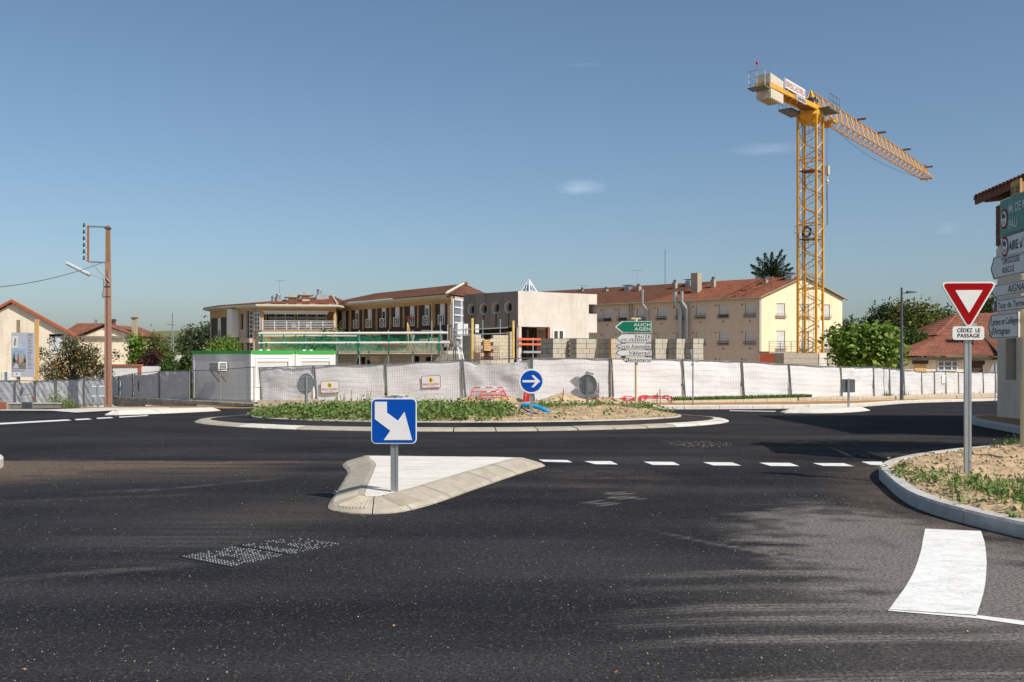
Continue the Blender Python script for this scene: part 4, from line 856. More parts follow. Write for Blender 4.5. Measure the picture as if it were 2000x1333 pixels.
# backs of round discs
def disc_back(px, foot, yc, d, rz, label, rad=.325, m0='sign_back'):
    p = Vector(at(px, foot, d)); m = frame(p, rz); t = root('disc_sign', label, 'traffic sign', tuple(p), rz, 'round signs seen from behind'); zc = (foot-yc)*d/F
    MB(m).slab([(-.04, -.05), (.04, -.05), (.04, 0), (-.04, 0)], -.25, zc+rad*.75).build('post', 'galvanised', t)
    MB(m).prism(circ(rad, 32, 0, zc), .006, .012).build('disc', m0, t)
    rim = MB(m); k = 32
    for i in range(k):
        a0, a1 = 2*math.pi*i/k, 2*math.pi*(i+1)/k
        rim.add([(rad*math.cos(a0), -.02, zc+rad*math.sin(a0)), (rad*math.cos(a1), -.02, zc+rad*math.sin(a1)), (rad*1.03*math.cos(a1), .02, zc+rad*1.03*math.sin(a1)), (rad*1.03*math.cos(a0), .02, zc+rad*1.03*math.sin(a0))], [(0, 1, 2, 3), (3, 2, 1, 0)])
    rim.build('rim', 'white_metal', t)
    for s in (.62, -.62): MB(m).box(-.2, .2, -.012, .004, zc+s*rad-.015, zc+s*rad+.015).build('clamp', 'galvanised', t)
disc_back(597, 797, 750, 31.0, R(52), 'grey back of a narrow-looking round sign above the weeds, in front of the cabin fence')
disc_back(1148, 795, 752, 31.2, R(-30), 'grey back of a round sign on the sandy side of the roundabout', .33, 'disc_back')
# square sign back on the far island
p = at(1657, 799, 38.6); m = frame(p, R(-6)); t = root('square_sign', 'dark grey back of a square sign on the far traffic island', 'traffic sign', tuple(p), R(-6)); sc = p.y/F
MB(m).prism(rrect(25.5*sc, 26*sc, .05, 4, 0, 45*sc), .005, .02).build('plate', 'sign_back', t); MB(m).slab([(-.04, -.045), (.04, -.045), (.04, .004), (-.04, .004)], -.1, 59*sc).build('post', 'galvanised', t)
# twin sign backs on the left
p = at(191.5, 800, 52.5); m = frame(p, R(8)); t = root('twin_panel_sign', 'pair of narrow grey sign backs on one post in front of the brown pole', 'traffic sign', tuple(p), R(8)); sc = p.y/F
for x in (-6.8, 6.8): MB(m).prism(rrect(11.2*sc, 23.5*sc, .04, 4, x*sc, 36.5*sc), .0, .02).build('plate', 'zinc', t)
MB(m).slab([(-.05, -.05), (.05, -.05), (.05, -.004), (-.05, -.004)], -.1, 49*sc).build('post', 'galvanised', t)
for z in (26, 45): MB(m).box(-12*sc, 12*sc, -.02, -.003, z*sc-.02, z*sc+.02).build('clamp', 'white_metal', t)
# thin give-way sign seen nearly edge-on from behind
p = at(1352, 791, 41.4); m = frame(p, R(66)); t = root('triangle_sign', 'triangular sign seen almost edge-on from behind on a thin post by the fence', 'traffic sign', tuple(p), R(66), 'triangular signs seen from behind'); sc = p.y/F
MB(m).prism(rpoly([(-.36, 108*sc), (.36, 108*sc), (0, 84*sc)][::-1], .05), .0, .02).build('plate', 'zinc', t); MB(m).tube((0, -.03, -.1), (0, -.03, 107*sc), .03, 8).build('post', 'galvanised', t); MB(m).box(-.2, .2, -.02, .0, 76*sc, 81*sc).build('lower_plate', 'zinc', t)
# far warning triangle by the corner building
p = at(1943, 781, 64); m = frame(p, R(20)); t = root('triangle_sign', 'grey back of a triangular sign beside the corner building, in front of the tiled house', 'traffic sign', tuple(p), R(20), 'triangular signs seen from behind'); sc = p.y/F
MB(m).prism(rpoly([(-13.5*sc, 55*sc), (13.5*sc, 55*sc), (0, 76*sc)], .06), 0, .02).build('plate', 'zinc', t); MB(m).tube((0, -.03, -.1), (0, -.03, 74*sc), .035, 8).build('post', 'galvanised', t)
# street lamp
p = at(1761, 783, 55); m = frame(p, R(0)); t = root('street_lamp', 'slim dark grey street lamp with a flat head by the right-hand fence', 'street lamp', tuple(p)); sc = p.y/F
MB(m).tube((0, 0, -.05), (0, 0, 2.2), .10, 12, .085).tube((0, 0, 2.2), (0, 0, 221*sc), .085, 12, .055).build('pole', 'lamp_grey', t); MB(m).box(-.14, .14, -.14, .14, -.02, .05).build('base_plate', 'lamp_grey', t)
MB(m).tube((0, 0, 209*sc), (.35, 0, 212*sc), .03, 6).build('arm', 'lamp_grey', t); MB(m).prism([(.3, 211*sc-.05), (.78, 212*sc-.03), (.78, 212*sc+.01), (.3, 212*sc+.06)], -.14, .14).build('lamp_head', 'lamp_grey', t)
# direction sign stack in the middle
def arrow_plate(mb, x0, x1, zc, h, tip, y0, y1):
    mb.prism(rpoly([(x0, zc), (x0+tip, zc-h/2), (x1, zc-h/2), (x1, zc+h/2), (x0+tip, zc+h/2)], .018, 3), y0, y1); return mb
def dir_sign(t, m, x0, x1, zc, h, kind, lines, tip=None, yf=-.04, txt='right', sz=None, shear=0.0, edge=.016, y_=None):
    tip = tip or h*.62; fm = {'green': 'sign_green'}.get(kind, 'sign_white'); bm_ = 'sign_white' if kind == 'green' else 'black_print'
    nm = 'green_arrow_panel' if kind == 'green' else 'white_arrow_panel'
    P = arrow_plate(MB(m), x0, x1, zc, h, tip, yf, yf+.03).build(nm, bm_ if kind == 'green' else 'sign_white', t)
    if kind != 'green': arrow_plate(MB(m), x0+edge*.6, x1-edge*.6, zc, h-edge*1.2, tip*.97, yf-.002, yf-.0008).build('border', 'black_print', P)
    arrow_plate(MB(m), x0+edge*(4.6 if kind == 'green' else 3.4), x1-edge*1.2, zc, h-edge*2.4, tip*.93, yf-.005, yf-.003).build('face', fm, P)
    n = len(lines); c = sz or h*(.28 if n > 1 else .42)
    for i, s in enumerate(lines):
        z0 = zc+(n-1)*h*.19-i*h*.38-c/2
        if txt == 'right': text(s, P, m, 'sign_white' if kind == 'green' else 'black_print', h=c, w=(x1-x0-tip-.05), x0=x1-edge*3, z0=z0, align='right', bold=.010, y=yf-.008, spacing=1.08, shear=shear)
        else: text(s, P, m, 'sign_white' if kind == 'green' else 'black_print', h=c, w=x1-txt-.03, x0=txt, z0=z0, align='left', bold=.008, y=yf-.008, shear=shear)
    return P
p = at(1242.5, 789, 42.4); m = frame(p, R(-3)); t = root('direction_sign', 'cream post with five left-pointing direction arrows, the top one green', 'direction sign', tuple(p), R(-3)); sc = p.y/F
MB(m).tube((0, 0, -.1), (0, 0, 166*sc), .062, 12).build('post', 'cream_paint', t)
MB(m).box(-.2, .2, -.03, .03, 165*sc, 167*sc+.02).build('post_cap', 'cream_paint', t)
X_ = lambda x: (x-1242.5)*sc; Zz = lambda y: (789-y)*sc
for x0, x1, y0, y1, kd, ln, sh in ((1201, 1272, 628, 650, 'green', ['AUCH', 'AGEN'], 0), (1202.5, 1271.5, 653, 669.5, 'white', ['ÉAUZE', 'VIC-FEZENSAC'], 0), (1202, 1271.5, 671.5, 682, 'white', ['Circuit Automobile'], .25), (1201.5, 1272.5, 684, 695.5, 'white', ['Vélorail'], .25), (1215.5, 1272, 698, 708.5, 'white', ['Déchetterie'], .25)):
    dir_sign(t, m, X_(x0), X_(x1), Zz((y0+y1)/2), (y1-y0)*sc, kd, ln, yf=-.12, shear=sh, sz=(6.0*sc if ln[0] == 'AUCH' else 5.0*sc if len(ln) > 1 else 6.6*sc))
p2 = [X_(1227), Zz(703.3)]; P = MB(m); P.prism([(p2[0]-.06, p2[1]-.06), (p2[0]-.02, p2[1]-.07), (p2[0]+.05, p2[1]+.06), (p2[0]+.0, p2[1]+.07), (p2[0]-.01, p2[1]+.0)], -.133, -.129); P.build('waste_symbol', 'black_print', t)
for y in (670.7, 683.2, 696.8): MB(m).box(X_(1222), X_(1256), -.11, -.07, Zz(y)-.03, Zz(y)+.03).build('bracket', 'cream_paint', t)
# big direction sign stack at the right edge, seen at a steep angle
def plane_pt(px, py):
    """point on the plane of the right-hand signs"""
    k = (px-1000)/F; x0, y0, dx, dy = 8.34, 16.35, .13, .9915; s = (x0-k*y0)/(k*dy-dx); return s, EYE-(py-HZ)/F*(y0+s*dy)
pb = Vector((8.34, 16.35, float(G(8.34, 16.35))+.15)); rz = math.atan2(-.9915, -.13)   # local x runs towards the camera, front faces the road
m = frame(pb, rz); t = root('direction_sign', 'tall stack of direction signs on a post at the right edge of the sandy verge', 'direction sign', tuple(pb), rz)
MB(m).tube((0, .08, -.15), (0, .08, 4.42), .07, 12).build('post', 'cream_paint', t); MB(m).tube((1.62, .08, -.15), (1.62, .08, 4.3), .07, 12).build('post', 'cream_paint', t)
def ls(px, py): s, z = plane_pt(px, py); return -s, z-pb.z
for (pxa, ya, yb), x1, kd, lines, tx, sz in (((1958, 393, 470), 1.75, 'greenbox', ["Mt DE MARSAN", 'PAU'], .44, .145), ((1959.5, 458, 512), 1.75, 'box', ["AIRE s/ L'ADOUR"], .40, .145), ((1939, 505, 548), 1.75, 'white', ['URGOSSE', 'RISCLE'], .62, .098), ((1940, 559, 583), 1.75, 'white', ['AIGNAN'], .84, .125), ((1940, 588, 612), 1.75, 'white', ["Tour de Termes d'Armagnac"], .36, .105), ((1934, 616, 663), .05, 'white', ['Lycées et Collège', "d'Artagnan"], -.98, .11)):
    xa, za = ls(pxa, ya); _, zb = ls(pxa, yb)
    if kd == 'greenbox' or kd == 'box':
        h = za-zb; zc = (za+zb)/2; nm = 'green_panel' if kd == 'greenbox' else 'white_panel'
        P = MB(m).prism(rrect(x1-xa, h, .04, 4, (x1+xa)/2, zc), -.04, -.01).build(nm, 'sign_white', t)
        MB(m).prism(rrect(x1-xa-.04, h-.04, .03, 4, (x1+xa)/2, zc), -.045, -.042).build('face', 'sign_green' if kd == 'greenbox' else 'sign_white', P)
        cx = xa+.21; rr = min(.17, h*.36)
        MB(m).prism(circ(rr, 24, cx, zc), -.049, -.046).build('no_lorry_ring', 'sign_red', P); MB(m).prism(circ(rr*.78, 24, cx, zc), -.053, -.050).build('no_lorry_face', 'sign_white', P)
        MB(m).prism([(cx-rr*.4, zc+.01), (cx+rr*.4, zc+.01), (cx+rr*.4, zc+rr*.35), (cx+rr*.1, zc+rr*.55), (cx-rr*.4, zc+rr*.55)], -.057, -.054).build('lorry_mark', 'black_print', P); text('3,5t', P, m, 'black_print', h=.05, x0=cx, z0=zc-.09, align='center', y=-.056)
        for i, s in enumerate(lines): text(s, P, m, 'sign_white' if kd == 'greenbox' else 'black_print', h=sz, x0=xa+tx, z0=zc+(.06 if i == 0 and len(lines) > 1 else (-.2 if len(lines) > 1 else -.085)), bold=.012, y=-.05)
    else:
        h = za-zb; P = dir_sign(t, m, xa, x1, (za+zb)/2, h, 'white', lines, tip=.16, yf=-.04, txt=xa+tx if tx > 0 else xa+.2, sz=sz, edge=.02)
        if lines[0].startswith('Tour'): MB(m).box(xa+.2, xa+.31, -.052, -.046, (za+zb)/2-.08, (za+zb)/2+.08).build('castle_symbol', 'brown_logo', P)
xa, za = ls(1979, 357); xb, zb = ls(1994, 378)
P = MB(m).box(xa, xa+.42, -.04, -.01, zb-.02, za).build('road_number_plate', 'wood_new', t); text('D 25', P, m, 'black_print', h=.11, x0=xa+.04, z0=zb+.03, w=.34, y=-.045)
# ------------------------------------------------------------------ things lying about on the site edge
def barrier(rz, tilt, loc, W, H, label, legs=True):
    m = frame(loc, rz) @ Matrix.Rotation(tilt, 4, 'X'); t = root('pedestrian_barrier', label, 'barrier', loc, rz, 'red and white site barriers')
    fr_ = MB(m).path([(0, 0, 0), (.14*W, 0, H), (.86*W, 0, H), (W, 0, 0)], .022, 6); fr_.build('frame', 'red_plastic', t)
    for z in (.35, .68): MB(m).tube((.05*W, 0, z*H), (.95*W, 0, z*H+.05), .016, 5).build('rail', 'red_plastic', t)
    for x in (.3, .6): MB(m).tube((x*W, -.004, H), ((x+.13)*W, -.004, H), .026, 6).build('white_band', 'sign_white', t)
    MB(m).tube((.2*W, .0, .2*H), (.8*W, 0, .9*H), .014, 5).build('brace', 'red_plastic', t)
    if legs:
        for x in (.08, .92): MB(m).tube((x*W, -.22, 0), (x*W, .22, .0), .02, 5).build('foot', 'red_plastic', t)
p = at(915, 783.5, 42.95); barrier(R(4), R(-24), tuple(p), 1.72, .62, 'red and white barrier tipped against the sagging fence panel')
p = at(934, 784, 42.75); barrier(R(8), R(-40), tuple(p), 1.35, .5, 'red and white barrier lying lower in front of the tipped one')
p = at(1172, 785, 43.3); barrier(R(-6), R(-78), tuple(p), 1.9, .6, 'red and white barrier lying flat below the joint left of the direction sign')
p = at(1095, 783, 43.4); barrier(R(-14), R(-80), tuple(p), 1.7, .5, 'red and white barrier half buried right of the sand heap')
p = at(1212, 784, 43.4); barrier(R(10), R(-72), tuple(p), 2.3, .6, 'red and white barrier heap lying right of the direction sign post')
p = at(1245, 783, 43.7); barrier(R(-4), R(-68), tuple(p), 1.6, .55, 'red and white barrier leaning low before the grass strip')
p = at(1023, 784.5, 42.7); m = frame(p) ; t = root('marker_posts', 'bundle of upright red marker posts with orange bands left of the blue disc post', 'marker post', tuple(p))
for i, (x, l) in enumerate(((0, .10), (.10, .14), (.19, .08))): MB(m).tube((x, 0, -.02), (x+l, .02, .62), .05, 7).build('post', 'red_plastic', t); MB(m).tube((x+l*.68, .0135, .42), (x+l*.78, .0155, .48), .053, 7).build('band', 'orange_red', t)
for i, (px, py, lx, h, lb) in enumerate(((1098, 786, .06, .55, 'rusty iron stake sticking out of the sand heap'), (1283, 787, .02, .42, 'short rusty stake by the fallen barriers'), (1290, 785, -.03, .55, 'grey wooden stake standing just left of the grass strip'))):
    p = at(px, py, 42.9); tag(MB(frame(p)).tube((0, 0, -.1), (lx, 0, h), .022, 5).build('stake', 'rust' if i < 2 else 'wood_old'), lb, 'stake', 'stakes in the sand')
def heap(px, py, d, rx, ry, h, label, m_='sand', seed=0):
    p = at(px, py, d); r_ = np.random.default_rng(seed); V, Q = [], []; n, k = 28, 9
    for j in range(k):
        t = j/(k-1)
        for i in range(n): a = 2*math.pi*i/n; rr = t*(1+.18*math.sin(a*3+seed)+.1*r_.normal()); V.append((p.x+rx*rr*math.cos(a), p.y+ry*rr*math.sin(a), p.z+h*(math.exp(-2.4*t*t)-.1)+.035*r_.normal()*(1-t)))
    for j in range(k-1):
        for i in range(n): Q.append((j*n+i, j*n+(i+1) % n, (j+1)*n+(i+1) % n, (j+1)*n+i))
    o = npmesh('sand_heap', V, [q[::-1] for q in Q], m_); tag(o, label, 'sand heap', 'sand heaps along the fence')
heap(1098, 786, 43.25, 1.45, .5, .40, 'yellow sand heap with a stake in it, right of the blue disc', 'sand', 1); heap(985, 786, 43.15, 1.2, .45, .30, 'low sand heap between the tipped barrier and the blue disc', 'sand', 2); heap(912, 786, 43.2, .9, .4, .2, 'small sand heap under the left leg of the tipped barrier', 'sand', 3)
heap(1185, 787, 43.3, 1.3, .4, .2, 'low rubble and sand heap below the dark fence joint', 'sand', 4)
for px, py, lx, h, lb in ((1186, 786, .25, .25, 'broken timber stick on the rubble left of the direction sign'), (1176, 787, -.2, .2, 'short timber offcut on the rubble by the fence joint')):
    p = at(px, py, 43.0); tag(MB(frame(p, .3)).box(-.03, .03, -.02, .02, 0, .02).tube((0, 0, .02), (lx, .05, h), .025, 4).build('timber_offcut', 'wood_new'), lb, 'timber')
# grass strip on the bank
n = 5200; X = rng.uniform(7.2, 14.6, n); Y = np.interp(X, [p.x for p in wall_pts], [p.y for p in wall_pts])+rng.uniform(.12, 1.15, n)
def bank(x, y):
    return np.interp(x, [p.x for p in wall_pts], [p.z for p in wall_pts])-.04+0*y
blades('bank_grass', X, Y, bank, .06, .24, 'leaf_grass', w=.014, lean=.7)
n = 816; X = np.concatenate([rng.normal(21.0, .35, 260), rng.normal(23.2, .4, 200), rng.normal(27, 1.2, 160), rng.normal(33.5, 2, 150), rng.normal(-7, 1.2, 16), rng.normal(-27, .7, 160)]); Y = np.where(X > 0, np.interp(X, [p.x for p in fence_pts], [p.y for p in fence_pts])-.3, 43.6); Y[-160:] = 60.2+rng.normal(0, .3, 160)
blades('fence_weeds', X, Y+rng.normal(0, .1, len(X)), lambda x, y: np.where(x > 0, np.interp(x, [p.x for p in fence_pts], [p.z-2.0 for p in fence_pts]), np.where(x < -20, G(x, y), -.25)), .12, .75, 'leaf_olive', w=.016, lean=.35)
# blue pipe and black hose on the mound
P = [at(1021, 791, 28.2), at(1040, 792.5, 28.1), at(1058, 798, 28.0), at(1073, 807, 27.9)]
tag(MB().path([tuple(q) for q in P], .062, 10).build('water_pipe', 'blue_pipe', smooth=False), 'bright blue plastic pipe lying across the sandy mound', 'pipe')
P = [at(1021, 791, 28.25), at(1018, 796, 28.1), at(1030, 804, 27.7), at(1050, 809, 27.4), at(1075, 810, 27.3)]
tag(MB().path([tuple(q) for q in P], .02, 6).build('hose', 'black_plastic'), 'thin black hose looping down below the blue pipe', 'hose')
# folding barrier, brick pier and low wall at far left
p = at(54, 806, 55.5); m = frame(p, R(3)); t = root('folding_barrier', 'small grey folding barrier with a dark panel in front of the old low wall', 'barrier', tuple(p), R(3)); sc = p.y/F
MB(m).path([(-12*sc, 0, 0), (-13*sc, 0, 34*sc), (9*sc, 0, 36*sc), (10*sc, 0, 0)], .022, 6).build('frame', 'galvanised', t); MB(m).box(-11*sc, 8*sc, -.01, .01, 8*sc, 20*sc).build('panel', 'dark_steel', t)
for x in (-12, 10): MB(m).path([(x*sc-.12, -.25, -.05), (x*sc, 0, 6*sc), (x*sc+.14, .25, -.05)], .018, 5).build('foot', 'galvanised', t)
MB(m).box(7.5*sc, 10.5*sc, -.04, -.024, 26*sc, 31*sc).build('reflector', 'red_plastic', t)
p = at(60, 802, 58.5); m = frame(p, R(2)); t = root('weathered_wall', 'low dark weathered wall with plants at its right end, at far left', 'wall', tuple(p), R(2))
MB(m).box(-1.5, 1.65, 0, .4, -.3, .38).build('wall', 'dark_concrete', t); MB(m).box(-1.55, 1.7, -.04, .44, .38, .44).build('coping', 'kerb_grey', t)
p = at(6, 802, 58.2); m = frame(p, 0); t = root('brick_pier', 'short orange brick pier at the left edge of the picture', 'pier', tuple(p)); bm_ = MB(m)
for k_ in range(6):
    for s in (0, 1): MB(m).box(-.2+(.2 if s else 0)-(.0), 0+(.2 if s else 0)-.012, 0, .4, -.2+k_*.115+.006, -.2+(k_+1)*.115-.006).build('brick', 'verge_red', t)
MB(m).box(-.19, .19, .01, .39, -.2, .49).build('mortar', 'mortar', t)
C = np.concatenate([rng.normal(size=(500, 3))*[.3, .2, .35]+np.array(at(108, 785, 59)), rng.normal(size=(420, 3))*[.3, .2, .3]+np.array(at(125, 795, 59)), rng.normal(size=(200, 3))*[.9, .2, .12]+np.array(at(135, 800, 60))])
t = root('weed_bush', 'leafy green weed growing over the right end of the old wall', 'bush', tuple(at(115, 801, 59))); leaves('foliage', C, rng.uniform(.06, .16, len(C)), 'leaf_bright', t, up=.3)
# ------------------------------------------------------------------ buildings: shared helpers
def on_line(px, o, u):
    """distance along the ground line o + s*u at which the photograph column px meets it, and the depth there"""
    k = (px-1000)/F; s = (k*o.y-o.x)/(u.x-k*u.y); return s, o.y+u.y*s
def hz_(py, d): return EYE-(py-HZ)/F*d
class Facade:
    def __init__(s, a, b, z0=0.0):
        s.a = Vector((a[0], a[1])); s.b = Vector((b[0], b[1])); s.u = (s.b-s.a).normalized(); s.L = (s.b-s.a).length; s.rz = math.atan2(s.u.y, s.u.x); s.m = frame((s.a.x, s.a.y, z0), s.rz); s.z0 = z0
    def x(s, px): return on_line(px, s.a, s.u)[0]
    def z(s, px, py): return hz_(py, on_line(px, s.a, s.u)[1])-s.z0
def antenna(name, base, h, label, n=6, w=.6, rz=0.4):
    m = frame(base, rz); t = root(name, label, 'antenna', base, rz, 'roof aerials'); MB(m).tube((0, 0, -.3), (0, 0, h), .022, 5).build('mast', 'galvanised', t); b = MB(m).tube((-.5, 0, h-.1), (.7, 0, h-.05), .015, 4)
    for i in range(n): x = -.45+1.1*i/(n-1); b.tube((x, -w/2*(1-.08*i), h-.09), (x, w/2*(1-.08*i), h-.09), .01, 3)
    b.build('yagi', 'galvanised', t); return t
# ------------------------------------------------------------------ apartment block on the right
C0 = at(1487, 578, 100.7); uA = Vector((-.728, .686)); E0 = C0.xy+uA*36; fA = Facade(E0, C0.xy, 0.0); ZE = 7.72; ZB = -2.2
gR = at(1645, 582, 105.0).xy; gv = gR-C0.xy; fG = Facade(C0.xy, gR)
apt = root('apartment_building', 'long three-storey beige apartment block with an orange tiled roof behind the crane', 'apartment block', (C0.x, C0.y, ZB))
WINX = [1165, 1186, 1216, 1252, 1292, 1330, 1368, 1413, 1465]; hol, wins = [], []
for i, px in enumerate(WINX):
    x = fA.x(px); w_ = .58
    for (zt, zb_) in ((7.05, 5.65), (4.25, 2.85), (1.45, .05)):
        if px == 1165 and zt < 5: continue
        hol.append((x-w_, x+w_, zb_, zt)); wins.append((fA, x-w_, x+w_, zb_, zt, random.choice([0, 0, .12, .25]), px == 1330))
wall_holes(MB(fA.m), fA.L, ZE, hol, .16, 0, 0, ZB).build('facade_wall', 'apt_shaded', apt)
hg = []
for px in (1525, 1571, 1613):
    x = fG.x(px)
    for zt, zb_ in ((7.05, 5.65), (4.25, 2.3)):
        hg.append((x-.55, x+.55, zb_, zt)); wins.append((fG, x-.55, x+.55, zb_, zt, .05 if zt > 5 else 0, False))
wall_holes(MB(fG.m), fG.L, ZE, hg, .16, 0, 0, ZB).build('gable_wall', 'apt_sunlit', apt)
pk = C0.xy+gv*.5; ZR = 9.85
mb = MB(); mb.poly([(C0.x, C0.y, ZE), (gR.x, gR.y, ZE), (pk.x, pk.y, ZR)]); mb.build('gable_top', 'apt_sunlit', apt)
mb = MB(); q = E0+gv; mb.poly([(gR.x, gR.y, ZB), (q.x, q.y, ZB), (q.x, q.y, ZE), (gR.x, gR.y, ZE)]); mb.poly([(q.x, q.y, ZB), (E0.x, E0.y, ZB), (E0.x, E0.y, ZE), (q.x, q.y, ZE)]); mb.build('rear_wall', 'apt_shaded', apt)
for f, x0, x1, z0, z1, open_, plain in wins:
    wn = MB(f.m).box(x0+.003, x1-.003, .14, .18, z0+.003, z1-.003).build('window', 'glass', apt)
    zs = z0+open_*(z1-z0)
    sh = MB(f.m); k = 12
    for j in range(k): sh.box(x0+.05, x1-.05, .085, .125, zs+(z1-zs)*j/k+.004, zs+(z1-zs)*(j+1)/k)
    sh.build('roller_shutter', 'roller_shutter' if not plain else 'window_white', wn)
    MB(f.m).box(x0-.08, x1+.08, -.14, .10, z0-.10, z0+.004).build('sill', 'sill', wn)
    rl = MB(f.m)
    for z in (z0+.12, z0+.3): rl.box(x0-.12, x1+.12, -.20, -.16, z-.03, z+.03)
    for x in (x0-.12, x1+.08): rl.box(x, x+.04, -.2, .0, z0+.06, z0+.10)
    if open_ > .1:
        for j in range(4): rl.box(x0+.1+j*.26, x0+.14+j*.26, .07, .09, z0, zs)
    rl.build('guard_rail', 'dark_steel' if f is fA else 'sill', wn)
    if f is fA: MB(f.m).box(x0-.42, x0-.26, -.03, .0, z1-.2, z1-.06).build('vent', 'dark_steel', apt); MB(f.m).box((x0+x1)/2-.08, (x0+x1)/2+.08, -.03, .0, z0-.5, z0-.36).build('vent', 'dark_steel', apt)
ov = .38; n2 = Vector((-uA.y, uA.x)); dv = gv.normalized()
def P3(v, z): return (v.x, v.y, z)
ea = E0-dv*ov; eb = C0.xy-dv*ov-uA*.25; ra = E0+gv*.5; rb = pk-uA*.25; split = 1-(fA.x(1268))/fA.L
es, rs = ea.lerp(eb, 1-split), ra.lerp(rb, 1-split*.72)
tile_roof(MB(), P3(es, ZE-.10), P3(eb, ZE-.10), P3(rb, ZR+.05), P3(rs, ZR+.05), .26, .05).build('roof', 'tile_orange', apt)
tile_roof(MB(), P3(ea, ZE-.10), P3(es, ZE-.10), P3(rs, ZR+.03), P3(ra, ZR+.03), .26, .05).build('roof', 'tile_brown', apt)
e2 = E0+gv+dv*ov; e3 = gR+dv*ov-uA*.25; tile_roof(MB(), P3(e3, ZE-.10), P3(e2, ZE-.10), P3(ra, ZR+.04), P3(rb, ZR+.04), .26, .05, rows=4).build('roof', 'tile_brown', apt)
MB().bar(P3(ea, ZE-.16), P3(eb, ZE-.16), .13).build('gutter', 'sill', apt); MB().bar(P3(eb, ZE-.14), P3(rb, ZR), .12).bar(P3(rb, ZR), P3(e3, ZE-.14), .12).build('verge_board', 'wood_old', apt)
MB(fA.m).tube((fA.L-.12, -.08, ZB), (fA.L-.12, -.08, ZE-.1), .06, 6).build('downpipe', 'window_white', apt)
for px in (1230, 1235): x = fA.x(px); MB(fA.m).tube((x, -.08, ZB), (x, -.08, ZE-.1), .06, 6).build('downpipe', 'sill', apt)
for px, top, r in ((1268, 566, .13), (1332, 571, .25), (1345, 570, .19)):
    x = fA.x(px); z = fA.z(px, top); MB(fA.m).path([(x, -.35, ZB), (x, -.35, ZE-1.0), (x-.35, -.75, ZE-.3), (x-.35, -.75, z)], r, 9).build('flue_pipe', 'galvanised', apt)
def roof_z(t): return ZE-.1+(ZR-ZE+.1)*min(1, t/(gv.length/2))
def chim(px, py_top, t, w, kind):
    o = E0+gv*(t/gv.length); s, d = on_line(px, o, -uA); p = o-uA*s; zt = hz_(py_top, d); zb_ = roof_z(t)-.3; m = frame((p.x, p.y, 0), fA.rz)
    ch = MB(m).box(-w/2, w/2, -w/2, w/2, zb_, zt-(.3 if kind == 'cap' else 0)).build('chimney', {'white': 'zinc'}.get(kind, 'chimney'), apt)
    if kind == 'cap': MB(m).tube((0, 0, zt-.32), (0, 0, zt), w*.38, 8).build('chimney_pot', 'dark_steel', ch)
    if kind == 'white': MB(m).box(-w*.8, w*.8, -w*.6, w*.6, zt+.10, zt+.17).tube((-w*.4, 0, zt), (-w*.4, 0, zt+.12), .03, 4).tube((w*.4, 0, zt), (w*.4, 0, zt+.12), .03, 4).build('cowl', 'dark_steel', ch)
for a in ((1137, 562, 4.5, .4, 'cap'), (1184, 561, 4, .45, 'cap'), (1227, 560, 4.2, .7, 'white'), (1247, 555, 3.6, .5, 'cap'), (1318, 547, 3.6, .45, 'cap'), (1346, 549, 4.3, .6, 'white'), (1360, 534, 2.0, .85, 'tall'), (1393, 541, 3.2, .45, 'cap'), (1494, 541, 3.6, .5, 'cap'), (1543, 537, 4.6, .7, 'white')): chim(*a)
for px, py, t, lab, w_ in ((1244, 527, 4.4, 'white satellite-style roof aerial above the middle of the apartment block', .7), (1137, 557, 4.6, 'comb aerial low over the left end of the apartment roof', .8)):
    o = E0+gv*(t/gv.length); s, d = on_line(px, o, -uA); p = o-uA*s; antenna('roof_aerial', (p.x, p.y, roof_z(t)), hz_(py, d)-roof_z(t), lab, 5, w_)
o = E0+gv*.52; s, d = on_line(1299, o, -uA); p = o-uA*s; tag(MB().tube((p.x, p.y, 9.5), (p.x, p.y, hz_(487, d)), .03, 5).build('lightning_rod', 'dark_steel'), 'tall thin rod rising above the middle of the apartment roof', 'rod')
# balcony on the gable
bz = hz_(687, 101.5); bal = MB(fG.m).box(-.3, fG.L+.2, -1.6, -.01, bz-.18, bz).build('balcony', 'sill', apt); rl = MB(fG.m)
for z in (.25, .5, .75, 1.0): rl.box(-.3, fG.L+.2, -1.58, -1.54, bz+z-.02, bz+z+.02)
for i in range(9): x = -.28+i*(fG.L+.44)/8; rl.box(x-.025, x+.025, -1.6, -1.55, bz, bz+1.02)
rl.build('railing', 'dark_steel', bal); MB(fG.m).box(.2, 3.0, -1.5, -.3, bz-2.6, bz-.25).build('porch', 'orange_red', apt) if False else None
for px, z0_ in ((1493, 0), (1600, 0)): x = fG.x(px); MB(fG.m).tube((x, -1.4, ZB), (x, -1.4, bz-.18), .1, 8).build('balcony_column', 'sill', apt)
